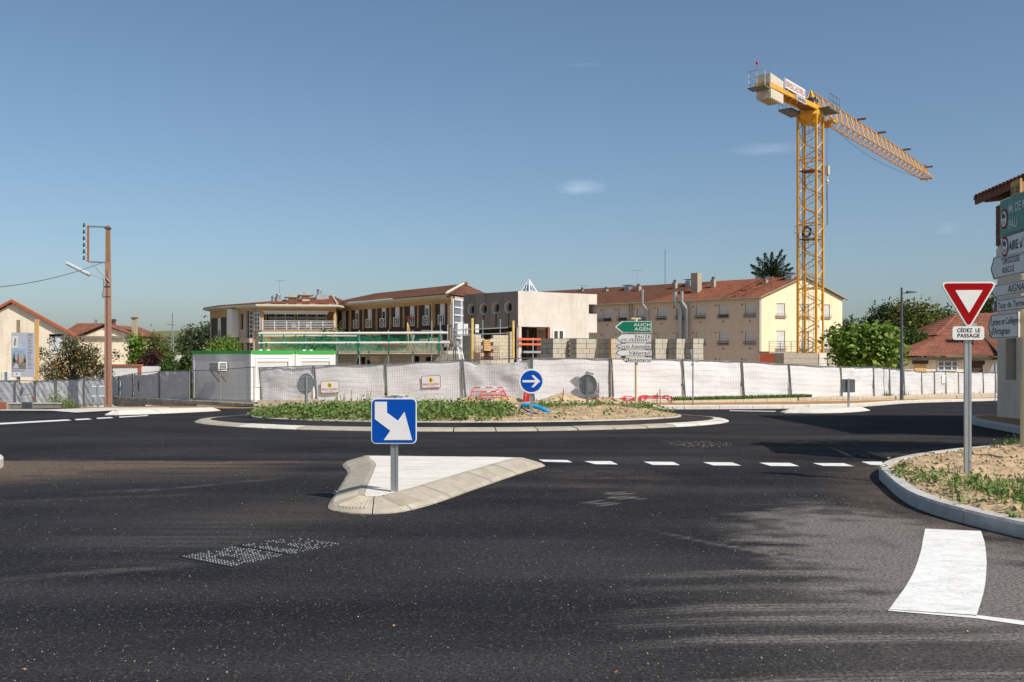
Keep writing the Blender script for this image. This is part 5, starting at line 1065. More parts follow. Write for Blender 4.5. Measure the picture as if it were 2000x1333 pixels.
# ------------------------------------------------------------------ timber-faced wing in the middle
a_, b_ = at(655, 0, 106.5).xy, at(883, 0, 89.2).xy; fB = Facade(a_, b_); Zt, Zw0, Zw1 = 7.05, 4.50, 6.40
mid = root('timber_building', 'long two-storey wing with dark timber panels, narrow white windows and a brown tiled roof', 'building', (b_.x, b_.y, -.8))
MB(fB.m).box(0, fB.L, .02, .3, -.8, Zt).build('wall', 'timber_dark', mid)
MB(fB.m).box(0, fB.L, -.10, .015, Zw1+.02, Zt-.08).build('lintel_band', 'ochre', mid)
for i in range(62): x = fB.L*(i+.5)/62; MB(fB.m).box(x-.13, x+.13, -.045-.01*(i % 2), .016, 2.2, Zw0-.12).build('plank', 'timber_dark', mid)
MB(fB.m).box(0, fB.L, -.09, .015, Zw0-.11, Zw0-.03).build('ledge', 'timber_dark', mid)
for px, w_ in ((659, .25), (685, .3), (711, .12), (737, .12), (764, .12), (790, .12), (818, .12), (846, .28), (850, .12), (878, .2)):
    x = fB.x(px); MB(fB.m).box(x-w_/2, x+w_/2, -.16, .014, Zw0-.2 if w_ < .2 else -.8, Zw1+.02 if w_ < .2 else Zt-.06).build('post', 'ochre', mid)
for i, px in enumerate((672, 698, 723, 750.5, 777, 806, 835, 865)):
    x = fB.x(px); wn = MB(fB.m).box(x-.36, x+.36, -.06, .015, Zw0, Zw1).build('window', 'window_white', mid)
    if i in (1, 3, 6): MB(fB.m).box(x-.24, x+.24, -.075, -.064, Zw0+.9, Zw1-.35).build('pane', 'glass', wn)
    else: MB(fB.m).box(x-.28, x+.28, -.09, -.064, Zw0+.85, Zw1-.08).build('shutter', 'sign_white', wn)
    MB(fB.m).box(x-.26, x+.26, -.08, -.066, Zw0+.08, Zw0+.8).build('pane', 'glass', wn)
    r_ = MB(fB.m).box(x-.42, x+.36, -.28, -.24, Zw0+.82, Zw0+.90).box(x-.42, x-.36, -.28, -.22, Zw0, Zw0+.85).box(x+.30, x+.36, -.28, -.22, Zw0, Zw0+.85).box(x-.42, x+.36, -.28, -.24, Zw0, Zw0+.06)
    r_.tube((x-.38, -.25, Zw0+.82), (x+.32, -.25, Zw0+.05), .025, 4).tube((x+.32, -.25, Zw0+.82), (x-.38, -.25, Zw0+.05), .02, 4); r_.build('railing', 'white_metal', wn)
    if i == 5: C = np.array([fB.m @ Vector((x, -.32, Zw0+.7))])+rng.normal(size=(160, 3))*[.22, .2, .14]; leaves('flower_box', C, .13, 'flower', wn, kind='stuff')
# roof of the wing
dn = Vector((fB.u.y, -fB.u.x)); eA, eB = fB.a+dn*.9-fB.u*.6, fB.b+dn*.9+fB.u*.4; R1 = at(906, 556, 95.5); R0 = at(735, 572, 110.0); S1 = at(985, 577, 101.0)
R0.z = R1.z = 8.55
tile_roof(MB(), P3(eA, Zt+.1), P3(eB, Zt+.1), R1, R0, .24, .05).build('roof', 'tile_brown', mid)
tile_roof(MB(), P3(eB, Zt+.1), (S1.x, S1.y, Zt+.1), R1, R1, .24, .05).build('roof', 'tile_brown', mid)
bk0 = R0.xy*2-eA; tile_roof(MB(), P3(R1.xy*2-eB, Zt), P3(bk0, Zt), R0, R1, .24, .05, rows=3).build('roof', 'tile_brown', mid)
MB().tube(P3(eB, Zt+.2), (R1.x, R1.y, R1.z+.1), .12, 6).build('hip_ridge', 'soffit', mid); MB().box(R1.x-.2, R1.x+.35, R1.y-.2, R1.y+.2, R1.z-.1, R1.z+.2).build('ridge_cap', 'tile_house', mid)
mb = MB(); mb.poly([P3(eA, Zt+.08), P3(eB, Zt+.08), P3(fB.b, Zt-.05), P3(fB.a, Zt-.05)]); mb.poly([P3(eA, Zt+.08), P3(eB, Zt+.08), P3(eB, Zt-.12), P3(eA, Zt-.12)]); mb.poly([P3(eA, Zt-.12), P3(eB, Zt-.12), P3(fB.b, Zt-.32), P3(fB.a, Zt-.32)]); mb.build('eaves', 'soffit', mid)
fS = Facade(fB.b+fB.u*.02, S1.xy); MB(fS.m).box(0, fS.L, .0, .25, -.8, Zt-.02).build('wall', 'pale_facade', mid)
st = MB(fS.m).box(.05, 3.6, -.02, -.002, 1.2, 6.75).build('stair_window', 'pale_glass', mid); fr_ = MB(fS.m)
for z in np.linspace(1.2, 6.75, 9): fr_.box(.0, 3.65, -.10, -.024, z-.06, z+.06)
for x in (.05, 1.9, 3.6): fr_.box(x-.08, x+.08, -.11, -.022, 1.2, 6.75)
fr_.build('frame', 'window_white', st)
# ------------------------------------------------------------------ rounded left wing with balcony
Zc = 6.72; K = [at(412, 0, 109).xy, at(446, 0, 103.6).xy, at(510, 0, 100).xy, at(656, 0, 101).xy, at(664, 0, 105).xy]
lw = root('balcony_building', 'pale left wing with an awning over a white-railed balcony and several chimneys', 'building', (K[2].x, K[2].y, -1))
f1, f2, f3 = Facade(K[0], K[1]), Facade(K[1], K[2]), Facade(K[2], K[3])
MB(f1.m).box(0, f1.L, 0, .3, -1.2, Zc-.1).build('wall', 'timber_dark', lw); MB(f1.m).box(0, f1.L, -.06, -.002, 5.75, Zc-.12).build('lintel_band', 'ochre', lw)
x = f1.x(429); wn = MB(f1.m).box(x-.5, x+.5, -.05, -.002, 3.4, 5.7).build('window', 'window_white', lw); MB(f1.m).box(x-.35, x+.35, -.07, -.054, 3.6, 4.4).build('pane', 'glass', wn)
for x in (.15, f1.L-.2): MB(f1.m).box(x-.15, x+.15, -.1, -.004, -1.2, Zc-.14).build('post', 'pale_facade', lw)
hs_ = [(f2.x(456)-.3, f2.x(456)+.3, 4.3, 5.9), (f2.x(472)-.28, f2.x(472)+.28, 4.4, 6.0), (f2.x(472)-.28, f2.x(472)+.28, 1.4, 3.0), (f2.x(487)-.55, f2.x(487)+.55, 3.5, 6.25), (f2.x(487)-.55, f2.x(487)+.55, .3, 3.0)]
wall_holes(MB(f2.m), f2.L, Zc-.1, hs_, .3, 0, 0, -1.2).build('wall', 'pale_facade', lw)
for i, (x0, x1, z0, z1) in enumerate(hs_):
    wn = MB(f2.m).box(x0+.004, x1-.004, .26, .32, z0+.004, z1-.004).build('window', 'glass', lw)
    if i >= 3:
        fr_ = MB(f2.m)
        for j in range(7): fr_.box(x0+.3, x1-.05, .18, .25, z0+(z1-z0)*j/6-.05, z0+(z1-z0)*j/6+.05)
        for x in (x0+.3, x1-.1): fr_.box(x, x+.09, .17, .252, z0, z1)
        fr_.build('frame', 'window_white', wn)
x = f2.x(463); MB(f2.m).box(x-.5, x+.3, -.85, -.01, 3.55, Zc-.25).build('bay', 'sign_white', lw); MB(f2.m).box(x-.48, x+.28, -.83, -.01, -1.2, 3.54).build('bay_base', 'timber_dark', lw)
x = f2.x(486); MB(f2.m).box(x-.8, x+.8, -.5, -.004, 3.0, 3.45).build('balcony', 'pale_facade', lw); MB(f2.m).box(f2.L-1.3, f2.L-1.1, -.12, -.004, -1.2, Zc-.14).build('post', 'pale_facade', lw)
x0, x1 = f2.L-.95, f2.L-.1; wn = MB(f2.m).box(x0, x1, -.05, -.003, 4.3, 6.0).build('window', 'glass', lw); fr_ = MB(f2.m)
for z in np.linspace(4.3, 6.0, 5): fr_.box(x0, x1, -.1, -.055, z-.05, z+.05)
for x in (x0, (x0+x1)/2, x1): fr_.box(x-.05, x+.05, -.11, -.053, 4.25, 6.05)
fr_.build('frame', 'window_white', wn)
zf = 4.25
MB(f3.m).box(0, f3.L, 0, .3, -1.2, zf).build('wall', 'ochre', lw); MB(f3.m).box(0, f3.L, 0, .3, 6.15, Zc-.1).build('lintel_band', 'ochre', lw); MB(f3.m).box(0, .25, 0.001, .301, zf, 6.15).build('post', 'ochre', lw)
MB(f3.m).box(0, f3.L, .3, 2.4, zf-.2, zf).build('balcony_floor', 'sill', lw); MB(f3.m).box(0, f3.L, 2.4, 2.6, zf, 6.6).build('rear_wall', 'ochre', lw); MB(f3.m).box(f3.L-.25, f3.L, .31, 2.4, zf, 6.6).build('side_wall', 'ochre', lw); MB(f3.m).box(0, f3.L, .31, 2.4, 6.6, 6.66).build('balcony_ceiling', 'soffit', lw)
for i in range(6):
    x = .25+i*.99+(.2 if i > 2 else 0); wn = MB(f3.m).box(x, x+.92, 2.3, 2.39, zf+.05, 6.1).build('window', 'glass', lw); fr_ = MB(f3.m)
    for z in (zf+.05, 5.05, 5.6, 6.1): fr_.box(x, x+.92, 2.24, 2.295, z-.04, z+.04)
    for q in (x, x+.92): fr_.box(q-.05, q+.05, 2.23, 2.294, zf+.02, 6.12)
    fr_.build('frame', 'window_white', wn)
aw = MB(f3.m); aw.box(.2, 6.7, -.10, .0, 6.05, 6.22); aw.build('awning_box', 'window_white', lw); vl = MB(f3.m)
n_ = 44
for i in range(n_): a0, a1 = .3+6.3*i/n_, .3+6.3*(i+1)/n_; vl.poly([(a0, -.06, 6.04), (a1, -.06, 6.04), (a1, -.06, 5.84+.05*(i % 2)), (a0, -.06, 5.84+.05*((i+1) % 2))])
vl.build('awning_valance', 'awning', lw)
rl = MB(f3.m)
for z in (.12, .30, .46, .62, .80, .95): rl.box(.1, f3.L-.05, -.05, -.015, zf+z-.022, zf+z+.022)
for i in range(7): x = .12+i*(f3.L-.2)/6; rl.box(x-.03, x+.03, -.055, -.012, zf, zf+.97)
rl.build('railing', 'window_white', lw)
C = np.array([f3.m @ Vector((random.uniform(.3, f3.L-.5), -.0, zf+.1)) for _ in range(90)]); leaves('flower_boxes', C+rng.normal(size=C.shape)*[.08, .05, .05], .1, 'flower', lw, kind='stuff')
for px, lb, r0 in ((573, 'white plastic chair on the railed balcony, nearer its left end', .4), (600, 'white plastic chair on the railed balcony, nearer its middle', -2.6)):
    x = f3.x(px); p = f3.m @ Vector((x, .8, zf)); m = frame(p, r0); t = root('garden_chair', lb, 'chair', tuple(p), r0, 'balcony chairs')
    MB(m).box(-.22, .22, -.22, .22, .40, .44).build('seat', 'sign_white', t); MB(m).box(-.22, .22, .2, .24, .44, .88).build('backrest', 'sign_white', t)
    for sx in (-.2, .2):
        for sy in (-.2, .2): MB(m).tube((sx, sy, 0), (sx*.95, sy*.95, .4), .02, 4).build('leg', 'sign_white', t)
x = f3.x(588); p = f3.m @ Vector((x, .9, zf)); m = frame(p, 0); t = root('garden_table', 'white plastic table between two chairs on the railed balcony', 'table', tuple(p)); MB(m).box(-.4, .4, -.3, .3, .68, .72).build('tabletop', 'sign_white', t)
for sx in (-.33, .33): MB(m).tube((sx, 0, 0), (sx, 0, .68), .03, 5).build('leg', 'sign_white', t)
O = [k.copy() for k in K]; O[0] += Vector((-.7, -.6)); O[1] += Vector((-.7, -.8)); O[2] += Vector((-.3, -.9)); O[3] += Vector((.3, -.9)); O[4] += Vector((.9, -.6))
T0, T1 = at(560, 589, 113), at(648, 579, 113); T0.z = 7.95; T1.z = 8.5; zc = Zc+.12
ko = at(452, 0, 118).xy
tile_roof(MB(), P3(O[2], zc), P3(O[3], zc), T1, T0, .24, .05).build('roof', 'tile_orange', lw); tile_roof(MB(), P3(O[1], zc), P3(O[2], zc), T0, T0, .24, .05).build('roof', 'tile_orange', lw); tile_roof(MB(), P3(O[0], zc), P3(O[1], zc), T0, (ko.x, ko.y, 7.2), .24, .05).build('roof', 'tile_brown', lw)
tile_roof(MB(), P3(O[3], zc), P3(at(705, 0, 110).xy, zc), T1, T1, .24, .05).build('roof', 'tile_orange', lw); MB().tube(P3(O[3], zc+.1), (T1.x, T1.y, T1.z+.08), .1, 5).build('hip_ridge', 'soffit', lw)
mb = MB()
for i in range(4): mb.poly([P3(O[i], zc), P3(O[i+1], zc), P3(O[i+1], zc-.2), P3(O[i], zc-.2)]); mb.poly([P3(O[i], zc-.2), P3(O[i+1], zc-.2), P3(K[i+1], zc-.35), P3(K[i], zc-.35)])
mb.build('eaves', 'soffit', lw)
def box_chim(px, pyt, pyb, d, w, h2, pal):
    p = at(px, pyb, d); zt = hz_(pyt, d); m = frame((p.x, p.y, 0), .3); ch = MB(m).box(-w/2, w/2, -w/2, w/2, p.z-.5, zt-h2).build('chimney', pal, lw); return ch, m, zt
for px, pyt, pyb, d in ((571, 575, 592, 106), (597, 571, 591, 106)):
    ch, m, zt = box_chim(px, pyt, pyb, d, .8, .45, 'raw_concrete'); MB(m).add([(-.75, -.75, zt-.42), (.75, -.75, zt-.42), (.75, .75, zt-.42), (-.75, .75, zt-.42), (-.8, -.8, zt-.32), (.8, -.8, zt-.32), (.8, .8, zt-.32), (-.8, .8, zt-.32), (-.25, -.25, zt-.15), (.25, -.25, zt-.15), (.25, .25, zt-.15), (-.25, .25, zt-.15)], [(3, 2, 1, 0), (0, 1, 5, 4), (1, 2, 6, 5), (2, 3, 7, 6), (3, 0, 4, 7), (4, 5, 9, 8), (5, 6, 10, 9), (6, 7, 11, 10), (7, 4, 8, 11), (8, 9, 10, 11)]).box(-.22, .22, -.22, .22, zt-.14, zt).build('chimney_hat', 'chimney', ch)
for px, pyt, pyb, d, w_ in ((540, 578, 596, 107, 1.1), (549, 574, 596, 107, 1.0), (629, 565, 590, 108, 1.3)):
    ch, m, zt = box_chim(px, pyt, pyb, d, w_, .65, 'zinc'); MB(m).tube((-.3, 0, zt-.65), (-.3, 0, zt-.12), .26, 8).sphere((-.3, 0, zt-.15), .3, 8, (1, 1, .6)).build('fan_cowl', 'galvanised', ch)
p = at(545.5, 580, 107); antenna('roof_aerial', (p.x, p.y, p.z), hz_(547, 107)-p.z, 'tall comb aerial above the chimneys of the balcony wing', 5, .9, .2)
# ------------------------------------------------------------------ concrete block with portholes
q0, q1, q2 = at(905, 0, 76.2).xy, at(1012, 0, 72).xy, at(1166, 0, 75.6).xy; fL, fR = Facade(q0, q1), Facade(q1, q2); ZT, ZS = 6.37, 3.80
cb = root('concrete_building', 'blocky concrete building with four round windows on its stained dark side', 'building', (q1.x, q1.y, -.5))
pw = MB(fL.m); RR = .40; cents = [(fL.x(px), fL.z(px, py)) for px, py in ((921, 605), (945, 604), (969, 602), (993.5, 600.5))]
sq = [(cx-.5, cx+.5, cz-.5, cz+.5) for cx, cz in cents]
us = sorted({0, fL.L}|{v for s in sq for v in s[:2]})
for a, b in zip(us, us[1:]):
    s = [q for q in sq if abs(q[0]-a) < 1e-6]
    if not s: pw.poly([(a, 0, ZS), (b, 0, ZS), (b, 0, ZT), (a, 0, ZT)]); continue
    s = s[0]; pw.poly([(a, 0, ZS), (b, 0, ZS), (b, 0, s[2]), (a, 0, s[2])]); pw.poly([(a, 0, s[3]), (b, 0, s[3]), (b, 0, ZT), (a, 0, ZT)])
    cx, cz = (s[0]+s[1])/2, (s[2]+s[3])/2; n = 32
    ring = [(cx+RR*math.cos(2*math.pi*i/n), cz+RR*math.sin(2*math.pi*i/n)) for i in range(n)]
    outer = [(cx+.5*max(-1, min(1, 1.4142*math.cos(2*math.pi*i/n))), cz+.5*max(-1, min(1, 1.4142*math.sin(2*math.pi*i/n)))) for i in range(n)]
    for i in range(n): j = (i+1) % n; pw.poly([(ring[i][0], 0, ring[i][1]), (outer[i][0], 0, outer[i][1]), (outer[j][0], 0, outer[j][1]), (ring[j][0], 0, ring[j][1])])
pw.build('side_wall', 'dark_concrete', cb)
for cx, cz in cents:
    n = 28; tb = MB(fL.m)
    for i in range(n):
        a0, a1 = 2*math.pi*i/n, 2*math.pi*(i+1)/n
        tb.poly([(cx+RR*math.cos(a0), -.03, cz+RR*math.sin(a0)), (cx+RR*math.cos(a1), -.03, cz+RR*math.sin(a1)), (cx+RR*math.cos(a1), .42, cz+RR*math.sin(a1)), (cx+RR*math.cos(a0), .42, cz+RR*math.sin(a0))])
        tb.poly([(cx+RR*math.cos(a0), -.03, cz+RR*math.sin(a0)), (cx+RR*math.cos(a1), -.03, cz+RR*math.sin(a1)), (cx+RR*1.1*math.cos(a1), -.03, cz+RR*1.1*math.sin(a1)), (cx+RR*1.1*math.cos(a0), -.03, cz+RR*1.1*math.sin(a0))])
    w_ = tb.build('round_window', 'raw_concrete', cb); MB(fL.m).prism(circ(RR*.99, 28, cx, cz), .38, .40).build('pane', 'glass', w_)
x0_, x1_ = fR.x(1073), fR.x(1150); xe = fR.L; Zn = [fR.z(1158, y) for y in (595, 613.5, 650)]
rw = MB(fR.m); rw.prism([(0, ZS), (x0_, ZS), (x0_, -.5), (x1_, -.5), (x1_, Zn[2]), (xe, Zn[2]), (xe, Zn[1]), (x1_, Zn[1]), (x1_, Zn[0]), (xe, Zn[0]), (xe, ZT-.02), (0, ZT)], 0, .35)
rw.build('front_wall', 'raw_concrete', cb)
jt = MB(fR.m)
for z in np.arange(ZS+.5, ZT, .52): jt.box(.05, x1_, -.004, -.001, z-.012, z+.012)
for x in np.arange(.9, x1_, 1.05): jt.box(x-.012, x+.012, -.0045, -.0015, ZS+.02, ZT-.05)
jt.build('formwork_joint', 'ballast', cb)['kind'] = 'stuff'
for cx, cz in cents: MB(fL.m).prism([(cx-.07, ZS+.02), (cx+.06, ZS+.05), (cx+.10, cz-RR*.98), (cx-.09, cz-RR*.98)], -.004, -.001).build('water_stain', 'black_stain', cb)
bd = Vector((-fR.u.y, fR.u.x)); qb = q0+bd*.0+fR.u*fR.L
mb = MB(); mb.poly([P3(q0, ZT-.15), P3(q1, ZT-.15), P3(q2, ZT-.15), P3(q2+bd*6, ZT-.15), P3(q0+Vector((0, 6)), ZT-.15)]); mb.poly([P3(q0, ZS), P3(q1, ZS), P3(q2, ZS), P3(q2+bd*6, ZS), P3(q0+Vector((0, 6)), ZS)]); mb.poly([P3(q2+bd*6, -.5), P3(q0+Vector((0, 6)), -.5), P3(q0+Vector((0, 6)), ZT), P3(q2+bd*6, ZT)]); mb.poly([P3(q2, Zn[2]), P3(q2+bd*6, Zn[2]), P3(q2+bd*6, ZT), P3(q2, ZT)]); mb.build('roof_slab', 'raw_concrete', cb)
MB(fL.m).box(0, fL.L, .9, 1.1, -.5, ZS).build('inner_wall', 'inside_shade', cb); MB(fR.m).box(.2, x0_+.3, 2.2, 2.4, -.5, ZS).build('inner_wall', 'timber_dark', cb)
MB(fR.m).tube((.18, .2, -.5), (.18, .2, ZS), .2, 10).build('column', 'raw_concrete', cb); MB(fR.m).box(x0_-.15, x0_+.05, -.03, .3, 2.3, ZS-.05).build('broken_edge', 'brick_red', cb)
x = fR.x(1082); x2 = fR.x(1099); z0, z1 = fR.z(1090, 662), fR.z(1090, 647); wn = MB(fR.m).box(x-.15, x2+.15, -.04, -.002, z0-.6, z1+.12).build('window', 'window_white', cb)
for a, b in ((x, (x+x2)/2-.08), ((x+x2)/2+.08, x2)): MB(fR.m).box(a, b, -.055, -.042, z0-.5, z1).build('pane', 'timber_dark', wn)
for z in (fR.z(1035, 663), fR.z(1035, 673)): MB(fR.m).box(-.1, x0_-.5, -.14, -.1, z-.075, z+.075).build('safety_rail', 'orange_red', cb)
MB(fR.m).box(.3, x0_-.2, -.3, -.1, fR.z(1035, 690), fR.z(1035, 686)).build('steel_beam', 'zinc', cb); MB(fR.m).tube((1.2, -.1, -.5), (1.2, -.1, fR.z(1035, 660)), .05, 5).build('prop', 'galvanised', cb)
# glass pyramid on the roof
ap = at(1033, 547, 80); bx = [at(1008, 572, 78.5), at(1034, 575, 76.6), at(1059, 572, 79.5), at(1033, 568, 82)]
for b in bx: b.z = 6.1
gl = MB(); fr_ = MB()
for i in range(4):
    a, b = bx[i], bx[(i+1) % 4]; gl.poly([a, b, ap]); fr_.bar(a, ap, .09); fr_.bar(a, b, .09); fr_.bar(a.lerp(b, .5), ap.lerp(a.lerp(b, .5), .0), .05)
    for k in (.4, .72): fr_.bar(a.lerp(ap, k), b.lerp(ap, k), .07)
sk = gl.build('skylight', 'pale_glass', cb); fr_.build('frame', 'window_white', sk)
# ------------------------------------------------------------------ new block walls, scaffold, nets
def block_wall(name, label, a, b, zb, zt, opens=(), m='block_tan', bl=.5, bh=.2, depth=.2, ret=None, steps=()):
    """courses of concrete blocks laid one by one"""
    f = Facade(a, b); t = root(name, label, 'wall', (f.a.x, f.a.y, zb), f.rz); z = zb; r_ = 0; cnt = 0; BM = MB(f.m)
    while z < zt-.05:
        x = -(bl/2 if r_ % 2 else 0)
        while x < f.L-.02:
            x0, x1 = max(0, x)+.006, min(f.L, x+bl)-.006; cx, cz = (x0+x1)/2, z+bh/2
            if x1-x0 > .04 and not any(o[0] < cx < o[1] and o[2] < cz < o[3] for o in opens) and not any(s[0] < cx < s[1] and cz > s[2] for s in steps):
                j = random.uniform(-.006, .006); q = MB(f.m).box(x0, x1, j, depth, z+.005, z+bh-.005)
                if cnt < 290: q.build('block', random.choice([m, m, 'block']) if m == 'block_tan' else m, t)
                else: BM.v, BM.f = BM.v, BM.f; b_ = len(BM.v); BM.v += q.v; BM.f += [tuple(b_+i for i in g) for g in q.f]
                cnt += 1
            x += bl
        z += bh; r_ += 1
    if BM.v: BM.build('block_mass', m, t)['kind'] = 'stuff'
    return t, f
w0, w1, w2 = at(903, 0, 58.2).xy, at(922, 0, 54.6).xy, at(1004, 0, 56.2).xy; zt = hz_(655, 55)
fF = Facade(w1, w2)
t, f = block_wall('new_block_wall', 'new wall of tan concrete blocks with an opening, behind the sagging fence panel', w1, w2, .85, zt+.25, opens=[(fF.x(944), fF.x(960), 1.35, 9)], m='block_tan', bl=.4, steps=[(0, fF.x(994), zt)])
t2, f2_ = block_wall('new_block_side_wall', 'dark shaded side wall of blocks left of the yellow prop', w0, w1, .85, zt, m='block_grey', bl=.4)  # greyer, darker block colour carries the shade of this side
for px, pt, d in ((922.5, 622, 54.2), (1002.5, 627, 55.8)):
    p = at(px, 702, d); tag(MB(frame((p.x, p.y, 0), .4)).box(-.06, .06, -.05, .05, p.z, hz_(pt, d)).build('wall_prop', 'prop_yellow'), 'tall yellow timber prop at the %s end of the new block wall' % ('left' if px < 950 else 'right'), 'prop', 'yellow props')
p = at(952, 686, 54.2); m = frame(p, f.rz+.05) @ Matrix.Rotation(R(-6), 4, 'X'); t = root('wood_pallet', 'wooden pallet standing upright in the opening of the block wall', 'pallet', tuple(p), f.rz)
for i in range(6): MB(m).box(-.22, .22, -.02, .02, .02+i*.105, .09+i*.105).build('slat', 'wood_new', t)
for x in (-.2, 0, .2): MB(m).box(x-.02, x+.02, .022, .10, 0, .62).build('bearer', 'wood_old', t)
p = at(928, 700, 53.9); m = frame(p, f.rz+.02); t = MB(m)
for i in range(15): t.tube((i*.115, -.0, .0), (i*.115, .05, .66), .011, 4)
for j in range(7): t.tube((0, -.012+j*.008, .02+j*.10), (1.62, -.012+j*.008, .02+j*.10), .011, 4)
tag(t.build('rebar_mesh', 'rust'), 'rusty reinforcing mesh leaning against the new block wall', 'mesh'); 
# scaffold tubes over the block wall, white boards, ladder
t = root('scaffold_tubes', 'thin grey guard tubes above the new block wall and beside the stair window', 'scaffold', tuple(at(943, 700, 57.5)))
for px, y0 in ((874, 634), (905, 628), (910, 640), (943, 625), (977, 624), (843, 627), (860, 629), (886, 640), (890, 655)): p = at(px, 705, 58.5); MB().tube(p, (p.x, p.y, hz_(y0, 58.5)), .035, 6).build('standard', 'galvanised', t)
for (x0, y0, x1, y1) in ((886, 645.5, 992, 640.5), (823, 646, 866, 648), (880, 655, 1000, 651)): MB().tube(at(x0, y0, 58.4), at(x1, y1, 58.4), .03, 6).build('ledger', 'galvanised', t)
for i, (x0, x1, y0, y1) in enumerate(((893, 914, 633, 656), (928, 935, 634, 650))):
    p = at((x0+x1)/2, y1, 60); sc = 60/F; tag(MB(frame(p, .25)).box(-(x1-x0)*sc/2, (x1-x0)*sc/2, -.06, .06, 0, (y1-y0)*sc).build('white_board', 'window_white'), 'white board standing on the new wall, %s' % ('large, in front of the stair window' if i == 0 else 'narrow, right of the yellow prop'), 'board')
pa, pb = at(893, 674, 55), at(899, 705, 54); t = root('ladder', 'aluminium ladder leaning at the left of the dark block side wall', 'ladder', tuple(pb)); o = Vector((.2, .0, 0))
MB().tube(pa, pb, .03, 5).build('rail', 'white_metal', t); MB().tube(pa+o, pb+o, .03, 5).build('rail', 'white_metal', t)
for i in range(9): q = pa.lerp(pb, (i+.5)/9); MB().tube(q, q+o, .018, 4).build('rung', 'white_metal', t)
# ground floor of the new build behind the cabin
fN = Facade(at(640, 0, 62).xy, at(905, 0, 60).xy); zs_ = hz_(688, 61); zp = hz_(672, 61)
t = root('new_ground_floor', 'unfinished block ground floor with dark openings under the green scaffold net', 'building', (fN.a.x, fN.a.y, -.6), fN.rz)
ops = [(fN.x(696), fN.x(702), .2, zs_-.35), (fN.x(704), fN.x(713), .2, zs_-.3), (fN.x(716), fN.x(723), .2, zs_-.5), (fN.x(809), fN.x(819), .2, zs_-.25), (fN.x(831), fN.x(846), .3, zs_-.3), (fN.x(882), fN.x(896), .1, 1.2)]
wall_holes(MB(fN.m), fN.L, zs_-.12, ops, .2, 0, 0, -.6).build('wall', 'block_grey', t); MB(fN.m).box(0, fN.L, .25, 4, -.6, zs_-.12).build('inner_wall', 'inside_shade', t); MB(fN.m).box(-.1, fN.L-1.4, -.35, 4.2, zs_-.12, zs_+.08).build('floor_slab', 'raw_concrete', t)
wall_holes(MB(fN.m), fN.x(866), zp, [(fN.x(735), fN.x(741), zs_+.2, zp-.1)], .2, .05, fN.x(655), zs_+.081).build('parapet', 'block_tan', t)
for x0, x1, z1 in ((818, 833, 662), (838, 861, 660), (866, 880, 668)): MB(fN.m).box(fN.x(x0), fN.x(x1), .1, .3, zp, fN.z((x0+x1)/2, z1)).build('block_pier', 'block_tan', t)
for x0, x1, y0, y1 in ((697, 713, 694.5, 697.5), (723, 741, 695, 708), (655, 690, 708, 716)): MB(fN.m).box(fN.x(x0), fN.x(x1), -.03, -.002, fN.z(700, y1), fN.z(700, y0)).build('patch', 'block_tan', t)
MB(fN.m).box(fN.x(742), fN.x(795), -.1, .0, fN.z(770, 675.5), fN.z(770, 671.5)).build('safety_rail', 'orange_red', t); 
mb = MB(fN.m)
for px, hh in ((860, 15), (872, 17), (890, 9)):
    for _ in range(5): x = fN.x(px+random.uniform(-5, 5)); mb.box(x-.12, x+.12, random.uniform(-.2, .2), .4, zp-.2, zp+random.uniform(.0, .4))
mb.build('loose_block', 'mortar', t)
# scaffold with the green net
sc_d = 57.0; t = root('net_scaffold', 'tube scaffold with two white guard rails and green safety net above the site cabin', 'scaffold', tuple(at(660, 700, sc_d)))
fZ = Facade(at(506, 0, 58.5).xy, at(866, 0, 56.6).xy)
for px in (512, 553, 597, 658, 702, 758.5, 806, 863):
    x = fZ.x(px); q = 1.5 if px < 640 else 0; MB(fZ.m).tube((x+(.14 if px < 640 else 0), 0, -.3), (x, 0, fZ.z(px, 645)), .035, 6).build('standard', 'galvanised', t)
for y0, y1, r, mt, x1 in ((652, 650.5, .07, 'white_metal', 875), (670.5, 669.5, .065, 'white_metal', 879), (656, 656, .03, 'white_metal', 700)): MB(fZ.m).tube((0, -.05, fZ.z(512, y0)), (fZ.x(x1), -.05, fZ.z(860, y1)), r, 7).build('guard_rail', mt, t)
MB(fZ.m).box(0, fZ.L, -.1, .75, fZ.z(700, 690), fZ.z(700, 686.5)).build('deck_board', 'wood_old', t)
for px in (595, 700, 758, 806, 863): x = fZ.x(px); MB(fZ.m).tube((x+.05, .05, fZ.z(px, 688)), (x-.75 if px > 650 else x+.6, .5, .2), .028, 5).build('brace', 'galvanised', t)
nz, nx = 8, 90; z0, z1 = fZ.z(700, 686), fZ.z(700, 654); V, Q = [], []
for j in range(nz+1):
    for i in range(nx+1):
        x = .1+(fZ.x(861)-.1)*i/nx; v = j/nz; z = z0+(z1-z0)*v-.06*abs(math.sin(i*.35))*(v > .9)-.10*(v > .99)*abs(math.sin(i*.11+1)); V.append(tuple(fZ.m @ Vector((x, .06+.06*math.sin(i*.7+j*.4)+.04*math.sin(i*1.9), z))))
Q = [(j*(nx+1)+i, j*(nx+1)+i+1, (j+1)*(nx+1)+i+1, (j+1)*(nx+1)+i) for j in range(nz) for i in range(nx)]
npmesh('safety_net', V, Q, 'green_net', t, smooth=True); V2 = [tuple(Vector(v)+Vector((.25, 1.15, 0))) for v in V]; npmesh('safety_net', V2, [q for k, q in enumerate(Q) if (k % nx) < 58], 'green_net', t, smooth=True)
rag = MB(fZ.m)
for px in (512, 700, 760, 858): x = fZ.x(px); rag.prism([(x-.05, z0-.25), (x+.05, z0-.15), (x+.07, z1), (x-.03, z1+.1)], -.1, -.08)
